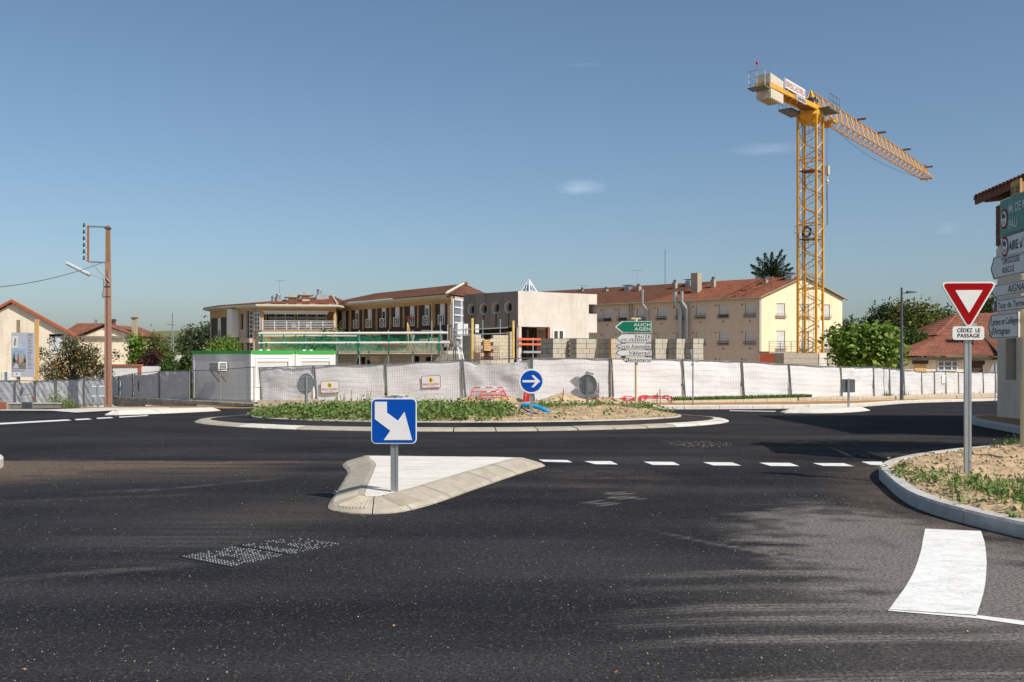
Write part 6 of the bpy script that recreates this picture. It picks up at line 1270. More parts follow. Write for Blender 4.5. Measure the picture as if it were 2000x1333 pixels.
for k in range(26): x = random.uniform(.3, fZ.L-.4); z = random.choice([z0, z1, (z0+z1)/2]); rag.prism([(x-.03, z-.3), (x+.03, z-.25), (x+.035, z), (x-.03, z)], -.12, -.11)
rag.build('net_scrap', 'sign_green', t)['kind'] = 'stuff'
tp = at(795.5, 631, 59); t = root('tripod_hoist', 'yellow tripod hoist standing above the scaffold deck', 'tripod', tuple(at(797, 690, 59)))
for px, dd in ((799, -.3), (805, .3)): MB().tube(tp, at(px+8*(px > 800), 690, 59+dd), .04, 5).build('leg', 'prop_yellow', t)
MB().tube(tp, at(794, 690, 59), .03, 5).build('leg', 'galvanised', t); MB().tube(at(808, 655, 58), at(803, 676, 58), .07, 6).build('rope_bag', 'window_white', t)
p = at(686, 690, 64); m = frame((p.x, p.y, zs_)); t = root('parasol', 'pale flat parasol opened behind the green net', 'parasol', (p.x, p.y, zs_)); zt_ = hz_(672, 64)-zs_; MB(m).tube((0, 0, zt_-.35), (0, 0, zt_), .95, 12, .12).build('canopy', 'awning', t); MB(m).tube((0, 0, 0), (0, 0, zt_), .025, 5).build('pole', 'galvanised', t)
# pallets of blocks
def pallet(px_l, px_m, px_r, top, label, d=47.3, lean=0.0, base=.35):
    f = Facade(at(px_m, 0, d).xy, at(px_m, 0, d).xy+Vector((.8, .6))); q = f.m.copy(); wR = f.x(px_r); k = (px_l-1000)/F; ax, ay = at(px_m, 0, d).xy; wL = (ax-k*ay)/(.6+k*.8); wL = min(1.3, max(.55, wL))
    zt = hz_(top, d); m = frame((ax, ay, base), f.rz) @ Matrix.Rotation(lean, 4, 'Y'); t = root('block_pallet', label, 'block pallet', (ax, ay, base), f.rz, 'pallets of concrete blocks'); H = zt-base; n = round(H/.235); h = H/n
    MB(m).box(.05, wR-.05, .05, wL-.05, 0, H-.02).build('core', 'inside_shade', t)
    for i in range(n):
        kx = 2 if i % 3 else 3; ky = max(1, round(wL/.45)); off = .0
        for j in range(kx): e = random.uniform(-.012, .012); MB(m).box(wR*j/kx+.008, wR*(j+1)/kx-.008, e, .2, i*h+.007, (i+1)*h-.007).build('block', 'block', t)
        for j in range(ky): e = random.uniform(-.012, .012); MB(m).box(e, .2, max(.206, wL*j/ky+.008), wL*(j+1)/ky-.008, i*h+.007, (i+1)*h-.007).build('block', 'block_grey' if random.random() < .5 else 'block', t)  # darker blocks mixed into this side add its shade by colour
    for j in range(3): MB(m).box(.2, wR-.005, .205+j*(wL-.2)/3, .2+(j+1)*(wL-.2)/3-.008, H-h, H-.006).build('block', 'block', t)
    if px_m < 1170: MB(m).box(-.01, wR+.01, -.015, wL, H-.005, H+.02).build('cover_sheet', 'green_net', t)
for a in ((1056, 1080, 1113, 661.5, 'block pallet with green cover at the left end of the row, wide dark side showing'), (1113, 1126, 1165, 661.5, 'block pallet with green cover, second from the left below the small white window'), (1167, 1193, 1212, 662, 'dark-sided block pallet just left of the direction sign arrows'), (1215, 1240, 1273, 663, 'block pallet hidden behind the direction sign arrows'), (1273, 1280, 1308, 662, 'tan block pallet just right of the direction sign'), (1309, 1320, 1343, 661.5, 'slightly leaning tan block pallet, last but one on the right'), (1344, 1354, 1374, 661.5, 'narrow tan block pallet at the right end of the row')):
    pallet(*a[:4], a[4], lean=R(1.5) if a[0] == 1309 else 0)
p = at(1194, 700, 46.5); tag(MB().tube((p.x, p.y, -.3), (p.x, p.y, hz_(662, 46.5)), .07, 6).build('timber_post', 'wood_new'), 'short timber post at the dark fence joint left of the direction sign', 'post')
# ------------------------------------------------------------------ site cabin (two modules)
th = R(37); cc = at(490, 0, 52.8).xy; sv, fv = Vector((-math.cos(th), math.sin(th))), Vector((math.sin(th), math.cos(th))); zb_, zt_ = -.78, hz_(685, 52.8)
for k in range(2):
    o = cc+fv*(3.05*k); m = frame((o.x, o.y, zb_), math.atan2(fv.y, fv.x)); H = zt_-zb_; W = 2.99; Lc = 5.1     # local x along the front, y back
    t = root('site_cabin', ['white site cabin with green roof band and an air conditioner on its shaded end', 'white site cabin with green roof band, joined to the right of the first'][k], 'site cabin', (o.x, o.y, zb_), math.atan2(fv.y, fv.x), 'green-topped site cabins')
    wall_holes(MB(m), W-.13, H-.19, [(.38, W-.42, .85, H-.42)], .08, .03, .13, .12).build('front_wall', 'cabin_white', t)
    sh = MB(m); n = 22
    for j in range(n): z0 = .85+(H-1.27)*j/n; sh.box(.42, W-.46, .07, .10, z0+.004, .85+(H-1.27)*(j+1)/n)
    wn = MB(m).box(.381, W-.421, .105, .13, .851, H-.421).build('window', 'shutter_grey', t); sh.build('shutter', 'shutter_grey', wn); fr_ = MB(m)
    fr_.box(.32, .40, -.01, .028, .8, H-.36).box(W-.44, W-.36, -.01, .028, .8, H-.36).box(.40, W-.44, -.01, .028, H-.42, H-.36).box(.40, W-.44, -.01, .028, .8, .86).box(.40, W-.44, .02, .068, H-.6, H-.42); fr_.build('frame', 'window_white', wn)
    for x in (0, W-.13):
        for y in (0, Lc-.13): MB(m).box(x, x+.13, y, y+.13, 0, H-.18).build('corner_post', 'window_white', t)
    MB(m).box(-.01, W+.01, -.012, Lc+.01, H-.18, H).build('roof_band', 'cabin_green', t); MB(m).box(0, W, 0, Lc, 0, .12).build('floor_frame', 'kerb_grey', t)
    n = 14
    for x in (.02, W-.06):
        for j in range(n): y0 = .13+(Lc-.26)*j/n; MB(m).box(x, x+.04, y0+.004, .13+(Lc-.26)*(j+1)/n-.004, .12, H-.18).build('wall_panel', 'cabin_white', t)
    MB(m).box(.13, W-.13, Lc-.07, Lc-.03, .12, H-.18).build('rear_wall', 'cabin_white', t)
    for x, y in ((.8, .3), (1.4, .4)): MB(m).box(x, x+.2, y, y+.16, H, H+.07).build('roof_lug', 'window_white', t)
    if k == 0:
        yc = 2.35; zc = H-.85; ac = MB(m).box(-.62, -.06, yc-.42, yc+.42, zc-.24, zc+.24).build('air_conditioner', 'sign_white', t); g_ = MB(m)
        for j in range(6): g_.box(-.628, -.615, yc-.36, yc+.36, zc-.19+j*.065, zc-.16+j*.065)
        g_.build('grille', 'dark_steel', ac); g2 = MB(m)
        for j in range(5): g2.box(-.56, -.12, yc-.432, yc-.421, zc-.17+j*.075, zc-.125+j*.075)
        g2.build('vent_slot', 'dark_steel', ac); MB(m).bar((-.6, yc-.3, zc-.26), (-.03, yc-.3, zc-.85), .035).bar((-.6, yc+.3, zc-.26), (-.03, yc+.3, zc-.85), .035).bar((-.62, yc-.3, zc-.26), (-.03, yc-.3, zc-.26), .03).bar((-.62, yc+.3, zc-.26), (-.03, yc+.3, zc-.26), .03).build('bracket', 'dark_steel', ac)
# ------------------------------------------------------------------ low dark-block wall in front of the cabin
wa, wb = at(221, 774.5, 61.0), at(497, 789, 49.2); f = Facade(wa.xy, wb.xy); t = root('grey_block_wall', 'low wall of grey concrete blocks running from the brown pole to the cabin corner', 'wall', (wa.x, wa.y, float(G(wa.x, wa.y))), f.rz)
n = int(f.L/.5); zt0, zt1 = wa.z, wb.z; 
for c_ in range(5):
    for i in range(n):
        x0 = f.L*i/n-(.25 if c_ % 2 else 0); x1 = x0+f.L/n; u = (x0+x1)/2/f.L; top = zt0+(zt1-zt0)*u-c_*.2; p = f.a+f.u*((x0+x1)/2); g = float(G(p.x, p.y))+.1
        if top < g: continue
        e = random.uniform(-.012, .012); MB(f.m).box(max(0, x0)+.007, min(f.L, x1)-.007, e, .2, max(top-.2, g-.1)+.006, top-.006).build('block', random.choice(['block_grey', 'block_grey', 'block']), t)
# ------------------------------------------------------------------ tower crane
Nc = at(1594, 0, 79.3).xy; rzc = math.atan2(.8, .6); mc = frame((Nc.x, Nc.y, 0), rzc); WM_ = 1.5
cr = root('tower_crane', 'yellow tower crane with a long lattice jib above the apartment block', 'tower crane', (Nc.x, Nc.y, 1.6), rzc)
zb_, zt_ = 1.7, 21.0
corners = [(0, 0), (WM_, 0), (WM_, WM_), (0, WM_)]
mast = MB(mc)
for x, y in corners: MB(mc).box(x-.085, x+.085, y-.085, y+.085, zb_, zt_).build('mast_leg', 'crane_yellow', cr)
h = .865
for k, ((xa, ya), (xb, yb)) in enumerate(zip(corners, corners[1:]+corners[:1])):
    br = MB(mc); n = int((zt_-zb_)/h)
    for i in range(n):
        a, b = ((xa, ya), (xb, yb)) if (i+k//2) % 2 else ((xb, yb), (xa, ya)); br.bar((a[0], a[1], zb_+i*h), (b[0], b[1], zb_+(i+1)*h), .055)
    for z in np.arange(zb_+.2, zt_, 5.2): br.bar((xa, ya, z), (xb, yb, z), .06)
    br.build('mast_bracing', 'crane_yellow', cr)
lad = MB(mc)
for y in (.55, .95): lad.tube((.95, y, zb_), (.95, y, zt_), .02, 4)
for z in np.arange(zb_, zt_, .3): lad.tube((.95, .55, z), (.95, .95, z), .014, 3)
for z in np.arange(zb_+1, zt_, .9): lad.path([(.95, .5, z), (.6, .45, z), (.45, .75, z), (.6, 1.05, z), (.95, 1.0, z)], .014, 3)
lad.build('ladder', 'galvanised', cr)
for z in (16.6, 11.1): MB(mc).box(.05, WM_-.05, .05, WM_-.05, z-.05, z).build('platform', 'rust', cr)
pf = MB(mc)
for (x0, y0), (x1, y1) in zip(((-.2, -.2), (-.2, 1.7), (1.7, 1.7)), ((-.2, 1.7), (1.7, 1.7), (1.7, -.2))):
    for z in (11.6, 12.1): pf.tube((x0, y0, z), (x1, y1, z), .02, 4)
    pf.tube((x0, y0, 11.1), (x0, y0, 12.1), .02, 4)
pf.build('platform_railing', 'galvanised', cr)
cb_ = MB(mc)
for r_ in (.32, .26, .38): cb_.path([(-.05+.1*math.sin(a*3), .75+r_*math.cos(a), 11.6+r_*1.2*math.sin(a)) for a in np.linspace(0, 6.28, 15)], .03, 4)
cb_.build('cable_coil', 'black_plastic', cr); MB(mc).tube((.2, 1.2, zb_), (.2, 1.2, zt_), .035, 4).build('power_cable', 'dark_steel', cr)
MB(mc).box(WM_+.09, WM_+.12, .2, 1.0, zb_+2.6, zb_+5.0).build('panel', 'sign_white', cr) if False else MB(mc).box(.35, .95, -.13, -.10, zb_+1.7, zb_+2.8).build('white_panel', 'sign_white', cr)
MB(mc).tube((.75, .75, zt_-.6), (.75, .75, zt_), .75, 16, 1.02).tube((.75, .75, zt_), (.75, .75, zt_+.35), 1.02, 18).build('slewing_ring', 'crane_yellow', cr)
MB(mc).tube((.75, .75, zt_+.35), (.75, .75, zt_+.5), .95, 18).build('ring_gear', 'dark_steel', cr)
# head frame, platforms
hd = MB(mc)
for y in (.1, 1.4):
    hd.bar((.2, y, zt_+.5), (.9, .75, 23.1), .09); hd.bar((1.4, y, zt_+.5), (.95, .75, 23.1), .09)
    for z in (21.9, 22.5): hd.bar((.3, y, z), (1.3, y, z), .05)
hd.bar((.2, .1, 21.6), (1.4, 1.4, 22.6), .05).box(.2, 1.4, .2, 1.3, zt_+.42, zt_+.6); hd.build('head_frame', 'crane_yellow', cr)
for x0, x1, y0, y1, z in ((.3, 2.6, -1.0, .2, 21.5), (-1.8, .8, 1.3, 2.4, 21.3)):
    MB(mc).box(x0, x1, y0, y1, z-.16, z).build('walkway', 'sign_back', cr); r_ = MB(mc); yy = y0 if y0 < 0 else y1
    for zz in (.5, 1.0): r_.tube((x0, yy, z+zz), (x1, yy, z+zz), .022, 4)
    for x in np.linspace(x0, x1, 4): r_.tube((x, yy, z), (x, yy, z+1.0), .022, 4)
    r_.build('walkway_railing', 'dark_steel', cr)
mb = MB(mc)
for i in range(5): mb.box(.3+i*.22, .45+i*.22, .3, 1.2, 21.7+.1*(i % 2), 22.3+.12*(i % 3))
mb.build('winch', 'dark_steel', cr)
# jib: two bottom chords, one top chord, lacing
JL = 36.0; nb = 24
zb2 = lambda x: 21.45-.45*(x/JL)**1.3; hj = lambda x: 1.62-.30*(x/JL)-.30*(max(0, x-26)/10 if x > 26 else 0); x_0 = 1.3
def jp(x, k): return (x, {0: .15, 1: 1.35, 2: .75}[k], zb2(x)+(hj(x) if k == 2 else 0))
for k, r_ in ((0, .06), (1, .06), (2, .075)): MB(mc).path([jp(x_0+(JL-x_0)*i/nb, k) for i in range(nb+1)], r_, 4).build('top_chord' if k == 2 else 'bottom_chord', 'crane_yellow', cr)
for k in (0, 1):
    l_ = MB(mc)
    for i in range(nb):
        xa = x_0+(JL-x_0)*i/nb; xb = x_0+(JL-x_0)*(i+1)/nb; xm = (xa+xb)/2
        l_.bar(jp(xa, k), jp(xm, 2), .045); l_.bar(jp(xm, 2), jp(xb, k), .045)
    l_.build('side_lacing', 'crane_yellow', cr)
l_ = MB(mc)
for i in range(nb):
    xa = x_0+(JL-x_0)*i/nb; xb = x_0+(JL-x_0)*(i+1)/nb; l_.bar(jp(xa, 0), jp(xb, 1), .04); l_.bar(jp(xa, 0), jp(xa, 1), .04)
l_.build('bottom_lacing', 'crane_yellow', cr); MB(mc).box(JL-.15, JL+.1, .1, 1.4, zb2(JL)-.1, zb2(JL)+.05).bar(jp(JL, 0), jp(JL-.4, 2), .05).bar(jp(JL, 1), jp(JL-.4, 2), .05).tube((JL, .75, zb2(JL)-.3), (JL, .75, zb2(JL)), .06, 5).build('jib_end', 'crane_yellow', cr)
for px in (12.6, 18.6, 27.0, 35.6): MB(mc).box(px-.16, px+.16, .0, .75, zb2(px)+hj(px)+.08, zb2(px)+hj(px)+.20).build('wind_plate', 'rust', cr)
for x, y, z, l in ((JL-.5, .75, zb2(JL)+hj(JL), .35), (-10.5, .5, 22.1, .55)): MB(mc).tube((x, y, z), (x, y, z+l), .03, 5).sphere((x, y, z+l), .11, 8).build('warning_lamp', 'red_plastic', cr)
# counter jib
zc0 = lambda x: 21.5+.03*x
for y in (.02, 1.02): MB(mc).add([(1.0, y-.09, 21.38), (1.0, y+.09, 21.38), (1.0, y+.09, 21.74), (1.0, y-.09, 21.74), (-9.5, y-.09, 21.05), (-9.5, y+.09, 21.05), (-9.5, y+.09, 21.38), (-9.5, y-.09, 21.38)], [(0, 1, 2, 3), (7, 6, 5, 4), (0, 4, 5, 1), (1, 5, 6, 2), (2, 6, 7, 3), (3, 7, 4, 0)]).build('counter_jib_beam', 'crane_yellow', cr)
l_ = MB(mc).box(-9.58, -9.44, -.07, 1.11, 21.05, 21.38)
for i in range(9): x = -9+i*1.1; l_.bar((x, .1, zc0(x)-.12), (x+1.1, .95, zc0(x+1.1)-.12), .06); l_.bar((x, .1, zc0(x)-.12), (x, .95, zc0(x)-.12), .06)
l_.build('counter_jib_lacing', 'crane_yellow', cr); MB(mc).box(-6.5, .2, .15, .9, 21.28, 21.32).build('counter_jib_deck', 'rust', cr)
for (x0, x1, z0, z1, nm) in ((-9.3, -6.9, 21.4, 22.12, 'upper'), (-9.3, -6.9, 20.3, 21.04, 'lower')):
    n = 6
    for i in range(n):
        a, b = x0+(x1-x0)*i/n+.012, x0+(x1-x0)*(i+1)/n-.012; c_ = .16 if nm == 'lower' else .0
        pts = [(a, z0), (b, z0+.1 if nm == 'lower' else z0), (b, z1), (a, z1)]
        MB(mc).prism(pts if nm == 'lower' else [(a, z0+.1), (b, z0), (b, z1-.12*(i/n)), (a, z1-.12*(i/n))], -.03, 1.07).build('ballast_block', 'ballast', cr)
MB(mc).box(-9.42, -9.32, .05, 1.0, 20.8, 21.04).build('ballast_hanger', 'kerb_grey', cr)
r_ = MB(mc)
for z in (21.2, 21.65, 22.1): r_.path([(-9.5, -.1, z), (-10.5, -.1, z), (-10.5, 1.15, z), (-9.5, 1.15, z)], .025, 4)
for x, y in ((-10.5, -.1), (-10.5, 1.15), (-9.6, -.1), (-10.5, .5)): r_.tube((x, y, 20.95), (x, y, 22.1), .025, 4)
r_.build('end_railing', 'galvanised', cr); MB(mc).box(-10.55, -9.6, -.15, 1.2, 20.85, 20.95).build('end_platform', 'sign_back', cr)
r_ = MB(mc)
for x in (-6.9, -6.2): r_.tube((x, -.1, 21.3), (x, -.1, 22.35), .025, 4)
r_.tube((-6.9, -.1, 22.35), (-6.2, -.1, 22.35), .025, 4).tube((-6.9, -.1, 21.9), (-6.2, -.1, 21.9), .025, 4).build('side_railing', 'galvanised', cr)
M_ = mc @ Matrix.Translation((-6.85, -.16, 0)); bn = MB(M_).box(0, 4.0, -.02, .02, 21.55, 22.25).build('banner', 'sign_white', cr)
text('BRISCADIEU', bn, M_, 'red_print', w=3.7, h=.42, x0=.15, z0=21.69, bold=.012, y=-.03)
M2 = mc @ Matrix.Translation((-4.6, -.13, 0)); bn = MB(M2).box(0, 2.0, -.03, .02, 21.14, 21.5).build('maker_plate', 'sign_white', cr); text('LIEBHERR', bn, M2, 'black_print', w=1.85, h=.24, x0=.08, z0=21.2, bold=.02, y=-.04)
for x in (-6.4, -4.95): MB(mc).box(x, x+.25, -.10, -.08, 21.3, 21.65).build('side_bracket', 'crane_yellow', cr)
MB(mc).box(-5.6, -4.4, .2, .9, 21.34, 21.85).build('hoist_winch', 'zinc', cr)
# trolley, ropes, hook block and slings, slack rope
xt = 4.7; zt2 = zb2(xt)-.1
tr = MB(mc).box(xt-.5, xt+.5, .05, 1.45, zt2-.12, zt2).box(xt-.2, xt+.2, .5, 1.0, zt2-.5, zt2-.12); tr.build('trolley', 'crane_yellow', cr)
zh = hz_(320, 82.5)
rp = MB(mc)
for dx in (-.2, .2): rp.tube((xt+dx, .75, zt2-.3), (xt+dx*.7, .75, zh), .012, 4)
ro = rp.build('hoist_rope', 'dark_steel', cr)
hk = MB(mc).box(xt-.16, xt+.16, .6, .9, zh-.75, zh).tube((xt, .75, zh-1.5), (xt, .75, zh-.75), .07, 6).sphere((xt, .75, zh-1.3), .15, 8); hk.build('hook_block', 'ballast', cr)
sg = MB(mc); zl_ = hz_(437, 82.5)
for dx, r_ in ((-.10, .022), (.12, .022), (-.05, .05)): sg.tube((xt+dx*.3, .75, zh-1.4), (xt+dx, .75, zl_ if r_ < .04 else zl_+2.2), r_, 5)
sg.build('sling', 'dark_steel', cr)
sw = MB(mc); pts = []
for i in range(25): u = i/24; x = 5.4+(JL-5.6)*u; pts.append((x, .75, zb2(x)-.15-3.6*(u*(1-u))*(1.35-.7*u)))
sw.path(pts, .02, 4).build('slack_rope', 'dark_steel', cr)
# base wall of ballast and panels
fb = Facade(at(1531, 0, 77.5).xy, at(1640, 0, 78.3).xy); t = root('crane_base_wall', 'stack of grey concrete slabs hiding the foot of the crane', 'wall', (fb.a.x, fb.a.y, -1.5), fb.rz); zt3 = hz_(690, 77.5)
for i, (x0, x1) in enumerate(((0, .62), (.63, .77), (.78, .88), (.885, .9995))):
    for j in range(4):
        z1 = zt3-j*.42-.01; MB(fb.m).box(fb.L*x0+.01, fb.L*x1-.01, random.uniform(-.03, .03), 1.8, z1-.40, z1).build('slab', ['kerb_concrete', 'slab_concrete', 'kerb_concrete', 'kerb_pale'][i], t)
MB(fb.m).box(0, fb.L, .1, 1.8, -1.6, zt3-1.7).build('lower_block', 'kerb_concrete', t)
p = at(1510, 705, 84); tag(MB(frame((p.x, p.y, 0), -.5)).box(-1.1, 1.1, -.05, .05, -.5, hz_(691, 84)).build('orange_sheet', 'orange_red'), 'orange sheeting hanging under the gable balcony beside the slabs', 'sheet')
# ------------------------------------------------------------------ trees
def crown_points(n, blobs, shell=.55):
    """leaf centres spread through ellipsoid blobs (x,y,z,rx,ry,rz,weight), denser near their skin"""
    W = np.array([b[6] if len(b) > 6 else b[3]*b[5] for b in blobs], float); k = rng.choice(len(blobs), n, p=W/W.sum()); B = np.array([b[:6] for b in blobs])[k]
    d = rng.normal(size=(n, 3)); d /= np.linalg.norm(d, axis=1)[:, None]; r = rng.random(n)**(1/3)*(1-shell)+shell*rng.random(n)**.25
    r = np.minimum(r, 1.08)*(1+.30*np.sin(d[:, 0]*7+k)*np.cos(d[:, 2]*6+k*2)); return B[:, :3]+d*r[:, None]*B[:, 3:]
def clump(C, per, spread):
    q = np.repeat(C, per, 0); return q+rng.normal(size=q.shape)*spread
def tree(name, label, loc, blobs, leafm, n, size, trunk_r=.2, trunk_top=None, per=5, spread=.35, cat='tree', group=None, up=.3, aspect=.55, shell=.55, limbs=True, extra=None):
    t = root(name, label, cat, loc, 0, group); L = Vector(loc); bl = [(L.x+b[0], L.y+b[1], L.z+b[2])+tuple(b[3:]) for b in blobs]
    C = clump(crown_points(n//per, bl, shell), per, spread)
    if extra is not None: C = np.concatenate([C, extra])
    leaves('crown', C, rng.uniform(size*.55, size*1.4, len(C)), leafm, t, per=per*1, up=up, aspect=aspect)
    top = trunk_top or bl[0][2]; tk = MB(); p0 = Vector((L.x, L.y, L.z-.2)); p1 = Vector((L.x+random.uniform(-.2, .2), L.y, L.z+(top-L.z)*.45)); p2 = Vector((bl[0][0], bl[0][1], top))
    tk.tube(p0, p1, trunk_r*1.2, 8, trunk_r*.85).tube(p1, p2, trunk_r*.85, 8, trunk_r*.35)
    if limbs:
        for b in bl: s = p0.lerp(p1, random.uniform(.7, 1.0)); e = Vector(b[:3]); mid_ = s.lerp(e, .55)+Vector((0, 0, -.1*(e-s).length)); tk.tube(s, mid_, trunk_r*.5, 6, trunk_r*.33).tube(mid_, e, trunk_r*.33, 6, trunk_r*.1)
    tk.build('trunk', 'bark', t); return t
def pxb(px, py, d, rx, ry, w=None):
    """ellipsoid blob from its outline in the photograph at distance d"""
    p = at(px, py, d); s = d/F; return (p.x, p.y+random.uniform(-.6, .6), p.z, rx*s, (rx+ry)/2*s, ry*s)+((w,) if w else ())
def tree_px(name, label, base_px, base_y, d, blobs, *a, **k):
    p = at(base_px, base_y, d); bl = []
    for b in blobs: q = pxb(b[0], b[1], d, b[2], b[3], b[4] if len(b) > 4 else None); bl.append((q[0]-p.x, q[1]-p.y, q[2]-p.z)+q[3:])
    return tree(name, label, tuple(p), bl, *a, **k)
# right-hand group
tree_px('fig_tree', 'bright large-leaved tree between the gable and the street lamp, behind the fence', 1690, 742, 70, [(1690, 665, 34, 24), (1655, 676, 30, 26), (1725, 672, 34, 26), (1640, 660, 16, 16), (1700, 692, 48, 22), (1745, 695, 22, 20), (1664, 700, 26, 16), (1712, 655, 20, 12)], 'leaf_bright', 5200, .36, trunk_r=.22, per=6, spread=.32, up=.5, aspect=.75, shell=.75)
tree_px('broadleaf_tree', 'tallest dark green tree right of the street lamp with paler tips', 1790, 760, 112, [(1790, 656, 46, 36), (1772, 621, 24, 19), (1815, 641, 36, 32), (1768, 671, 34, 25), (1800, 606, 20, 10), (1762, 604, 14, 9), (1830, 666, 22, 23)], 'leaf_olive', 8500, .42, trunk_r=.35, per=7, spread=.5)
tree_px('dark_fir_tree', 'dark spiky tree left of the street lamp behind the fig', 1715, 760, 118, [(1715, 640, 26, 30), (1738, 630, 24, 26), (1700, 650, 20, 22), (1728, 612, 12, 12), (1748, 618, 12, 14)], 'leaf_dark', 5200, .55, trunk_r=.3, per=6, spread=.5, aspect=.28)
tree_px('broadleaf_tree', 'rounded green tree behind the tiled house, left of the give way triangle', 1845, 760, 120, [(1840, 630, 24, 24), (1850, 655, 26, 26), (1822, 660, 20, 24)], 'leaf_mid', 3600, .42, trunk_r=.3, per=6, spread=.5)
tree_px('broadleaf_tree', 'green tree seen between the give way triangle and the arrow signs', 1935, 760, 125, [(1935, 605, 24, 28), (1915, 625, 20, 22), (1952, 620, 20, 30)], 'leaf_mid', 3200, .42, trunk_r=.3, per=6, spread=.5)
tree_px('broadleaf_tree', 'small dark tree just right of the apartment gable', 1655, 755, 122, [(1656, 648, 16, 20), (1648, 660, 12, 16)], 'leaf_mid', 1500, .42, trunk_r=.2, per=6, spread=.4)
tree_px('broadleaf_tree', 'lower green mass in front of the tall tree, right of the fig', 1775, 760, 95, [(1775, 668, 26, 20), (1800, 672, 22, 14), (1760, 690, 20, 20)], 'leaf_mid', 2600, .36, trunk_r=.2, per=6, spread=.4)
tree('street_tree', 'leafy street tree beyond the right edge that shades the road by the dashes', (11.2, 15.7, .1), [(0, 0, 4.4, 1.5, 1.3, 1.1), (-.9, .3, 4.9, 1.0, .9, .6), (.9, -.2, 4.9, 1.1, 1.0, .8), (-.3, .8, 3.8, 1.2, .9, .5), (.2, -.9, 5.3, .9, .9, .6)], 'leaf_mid', 3600, .2, trunk_r=.13, per=8, spread=.2)
# cedar behind the apartment roof: drooping sprays on bare limbs
p = at(1506, 545, 138); t = root('cedar_tree', 'dark cedar top with feathery limbs rising behind the apartment roof', 'tree', (p.x, p.y, -2)); s = 138/F; C = []; lb = MB().tube((p.x, p.y, -2), (p.x, p.y, hz_(492, 138)), .35, 8, .05)
for (dx, dy, zx) in ((-38, -28, 0), (-26, -42, 0), (-12, -50, 0), (2, -52, 0), (20, -56, 0), (14, -40, .3), (34, -30, 0), (40, -22, 0), (-36, -14, 0), (30, -10, .3), (-22, -24, .4), (8, -24, -.3), (-6, -34, .3), (22, -44, -.3)):
    e = Vector((p.x+dx*s, p.y+zx*4, hz_(545+dy, 138))); b = Vector((p.x+dx*s*.12, p.y, hz_(548+dy*.25, 138))); lb.tube(b, e, .09, 5, .03)
    for u in np.linspace(.2, 1.03, 24):
        q = b.lerp(e, u); dr = (e-b).normalized(); pr = Vector((-dr.z, 0, dr.x)); of = rng.uniform(-1, 1, 15)*.62*max(.08, math.sin(math.pi*min(1, .25+.78*u))**.8)*(1 if u < 1 else .3)
        C.append(np.array(q)[None]+of[:, None]*np.array(pr)[None]+np.stack([rng.normal(0, .05, 15), rng.normal(0, .3, 15), -.12-.35*np.abs(of)+rng.normal(0, .05, 15)], -1))
lb.build('trunk', 'bark', t); C = np.concatenate(C); leaves('crown', C, rng.uniform(.22, .46, len(C)), 'leaf_dark', t, aspect=.3, droop=-.8)
# left: fruit tree, bushes, poplar, woods
p = at(140, 752, 68.5); t = tree_px('fruit_tree', 'sprawling fruit tree with orange fruit behind the grey fence at left', 142, 760, 68.5, [(140, 715, 48, 30), (108, 725, 30, 24), (178, 715, 32, 28), (135, 690, 30, 22), (165, 690, 26, 20), (100, 745, 24, 16), (150, 672, 14, 14), (108, 665, 8, 6), (185, 685, 14, 10), (90, 690, 10, 8), (125, 668, 10, 12), (225, 695, 10, 6), (205, 735, 16, 20)], 'leaf_fruit', 7600, .17, trunk_r=.14, per=6, spread=.16, aspect=.5, shell=.45)
bl = [pxb(140, 715, 67.6, 52, 32), pxb(175, 715, 67.6, 30, 26), pxb(135, 690, 67.6, 30, 20), pxb(100, 730, 67.6, 26, 20)]; C = crown_points(70, bl, .9); V = MB()
for q in C: V.sphere(q, .055, 6)
o = V.build('fruit', 'fruit', t); o['kind'] = 'stuff'
tree_px('hedge_tree', 'bright green bushy tree beside the white downpipe of the yellow house', 275, 770, 84, [(272, 690, 16, 24), (280, 720, 22, 26), (265, 670, 10, 14)], 'leaf_bright', 2600, .3, trunk_r=.14, per=6, spread=.3)
tree_px('conifer_tree', 'pointed olive green conifer behind the grey fence', 305, 770, 82, [(303, 708, 24, 26), (303, 685, 17, 20), (303, 666, 9, 14), (318, 700, 14, 26)], 'leaf_olive', 4200, .26, trunk_r=.14, per=7, spread=.22, aspect=.4)
tree_px('copper_bush', 'dark reddish bush in front of the pointed conifer', 294, 775, 78, [(294, 704, 14, 20), (286, 720, 12, 16)], 'leaf_red', 1500, .24, trunk_r=.1, per=6, spread=.22, cat='bush')
tree_px('leafy_bush', 'tall mid-green shrub between the copper bush and the white roof', 330, 775, 76, [(330, 720, 18, 20), (345, 728, 16, 18), (312, 735, 16, 16), (290, 738, 18, 14), (330, 745, 30, 10)], 'leaf_mid', 3800, .24, trunk_r=.1, per=7, spread=.22, cat='bush')
tree_px('leafy_bush', 'green shrub against the left edge of the white cabin', 368, 775, 66, [(366, 722, 10, 20), (362, 742, 12, 20), (372, 705, 8, 14), (366, 765, 9, 16)], 'leaf_mid', 2200, .2, trunk_r=.08, per=6, spread=.18, cat='bush')
tree_px('poplar_tree', 'upright green tree standing against the far hill', 374, 745, 160, [(374, 660, 13, 22), (376, 690, 17, 26), (364, 680, 10, 18)], 'leaf_far', 2600, .5, trunk_r=.25, per=6, spread=.5)
tree_px('broadleaf_tree', 'dark tree against the left end of the balcony building', 402, 745, 150, [(402, 648, 16, 14), (410, 665, 14, 22), (392, 668, 14, 20), (400, 690, 22, 20)], 'leaf_far', 2600, .5, trunk_r=.25, per=6, spread=.5)
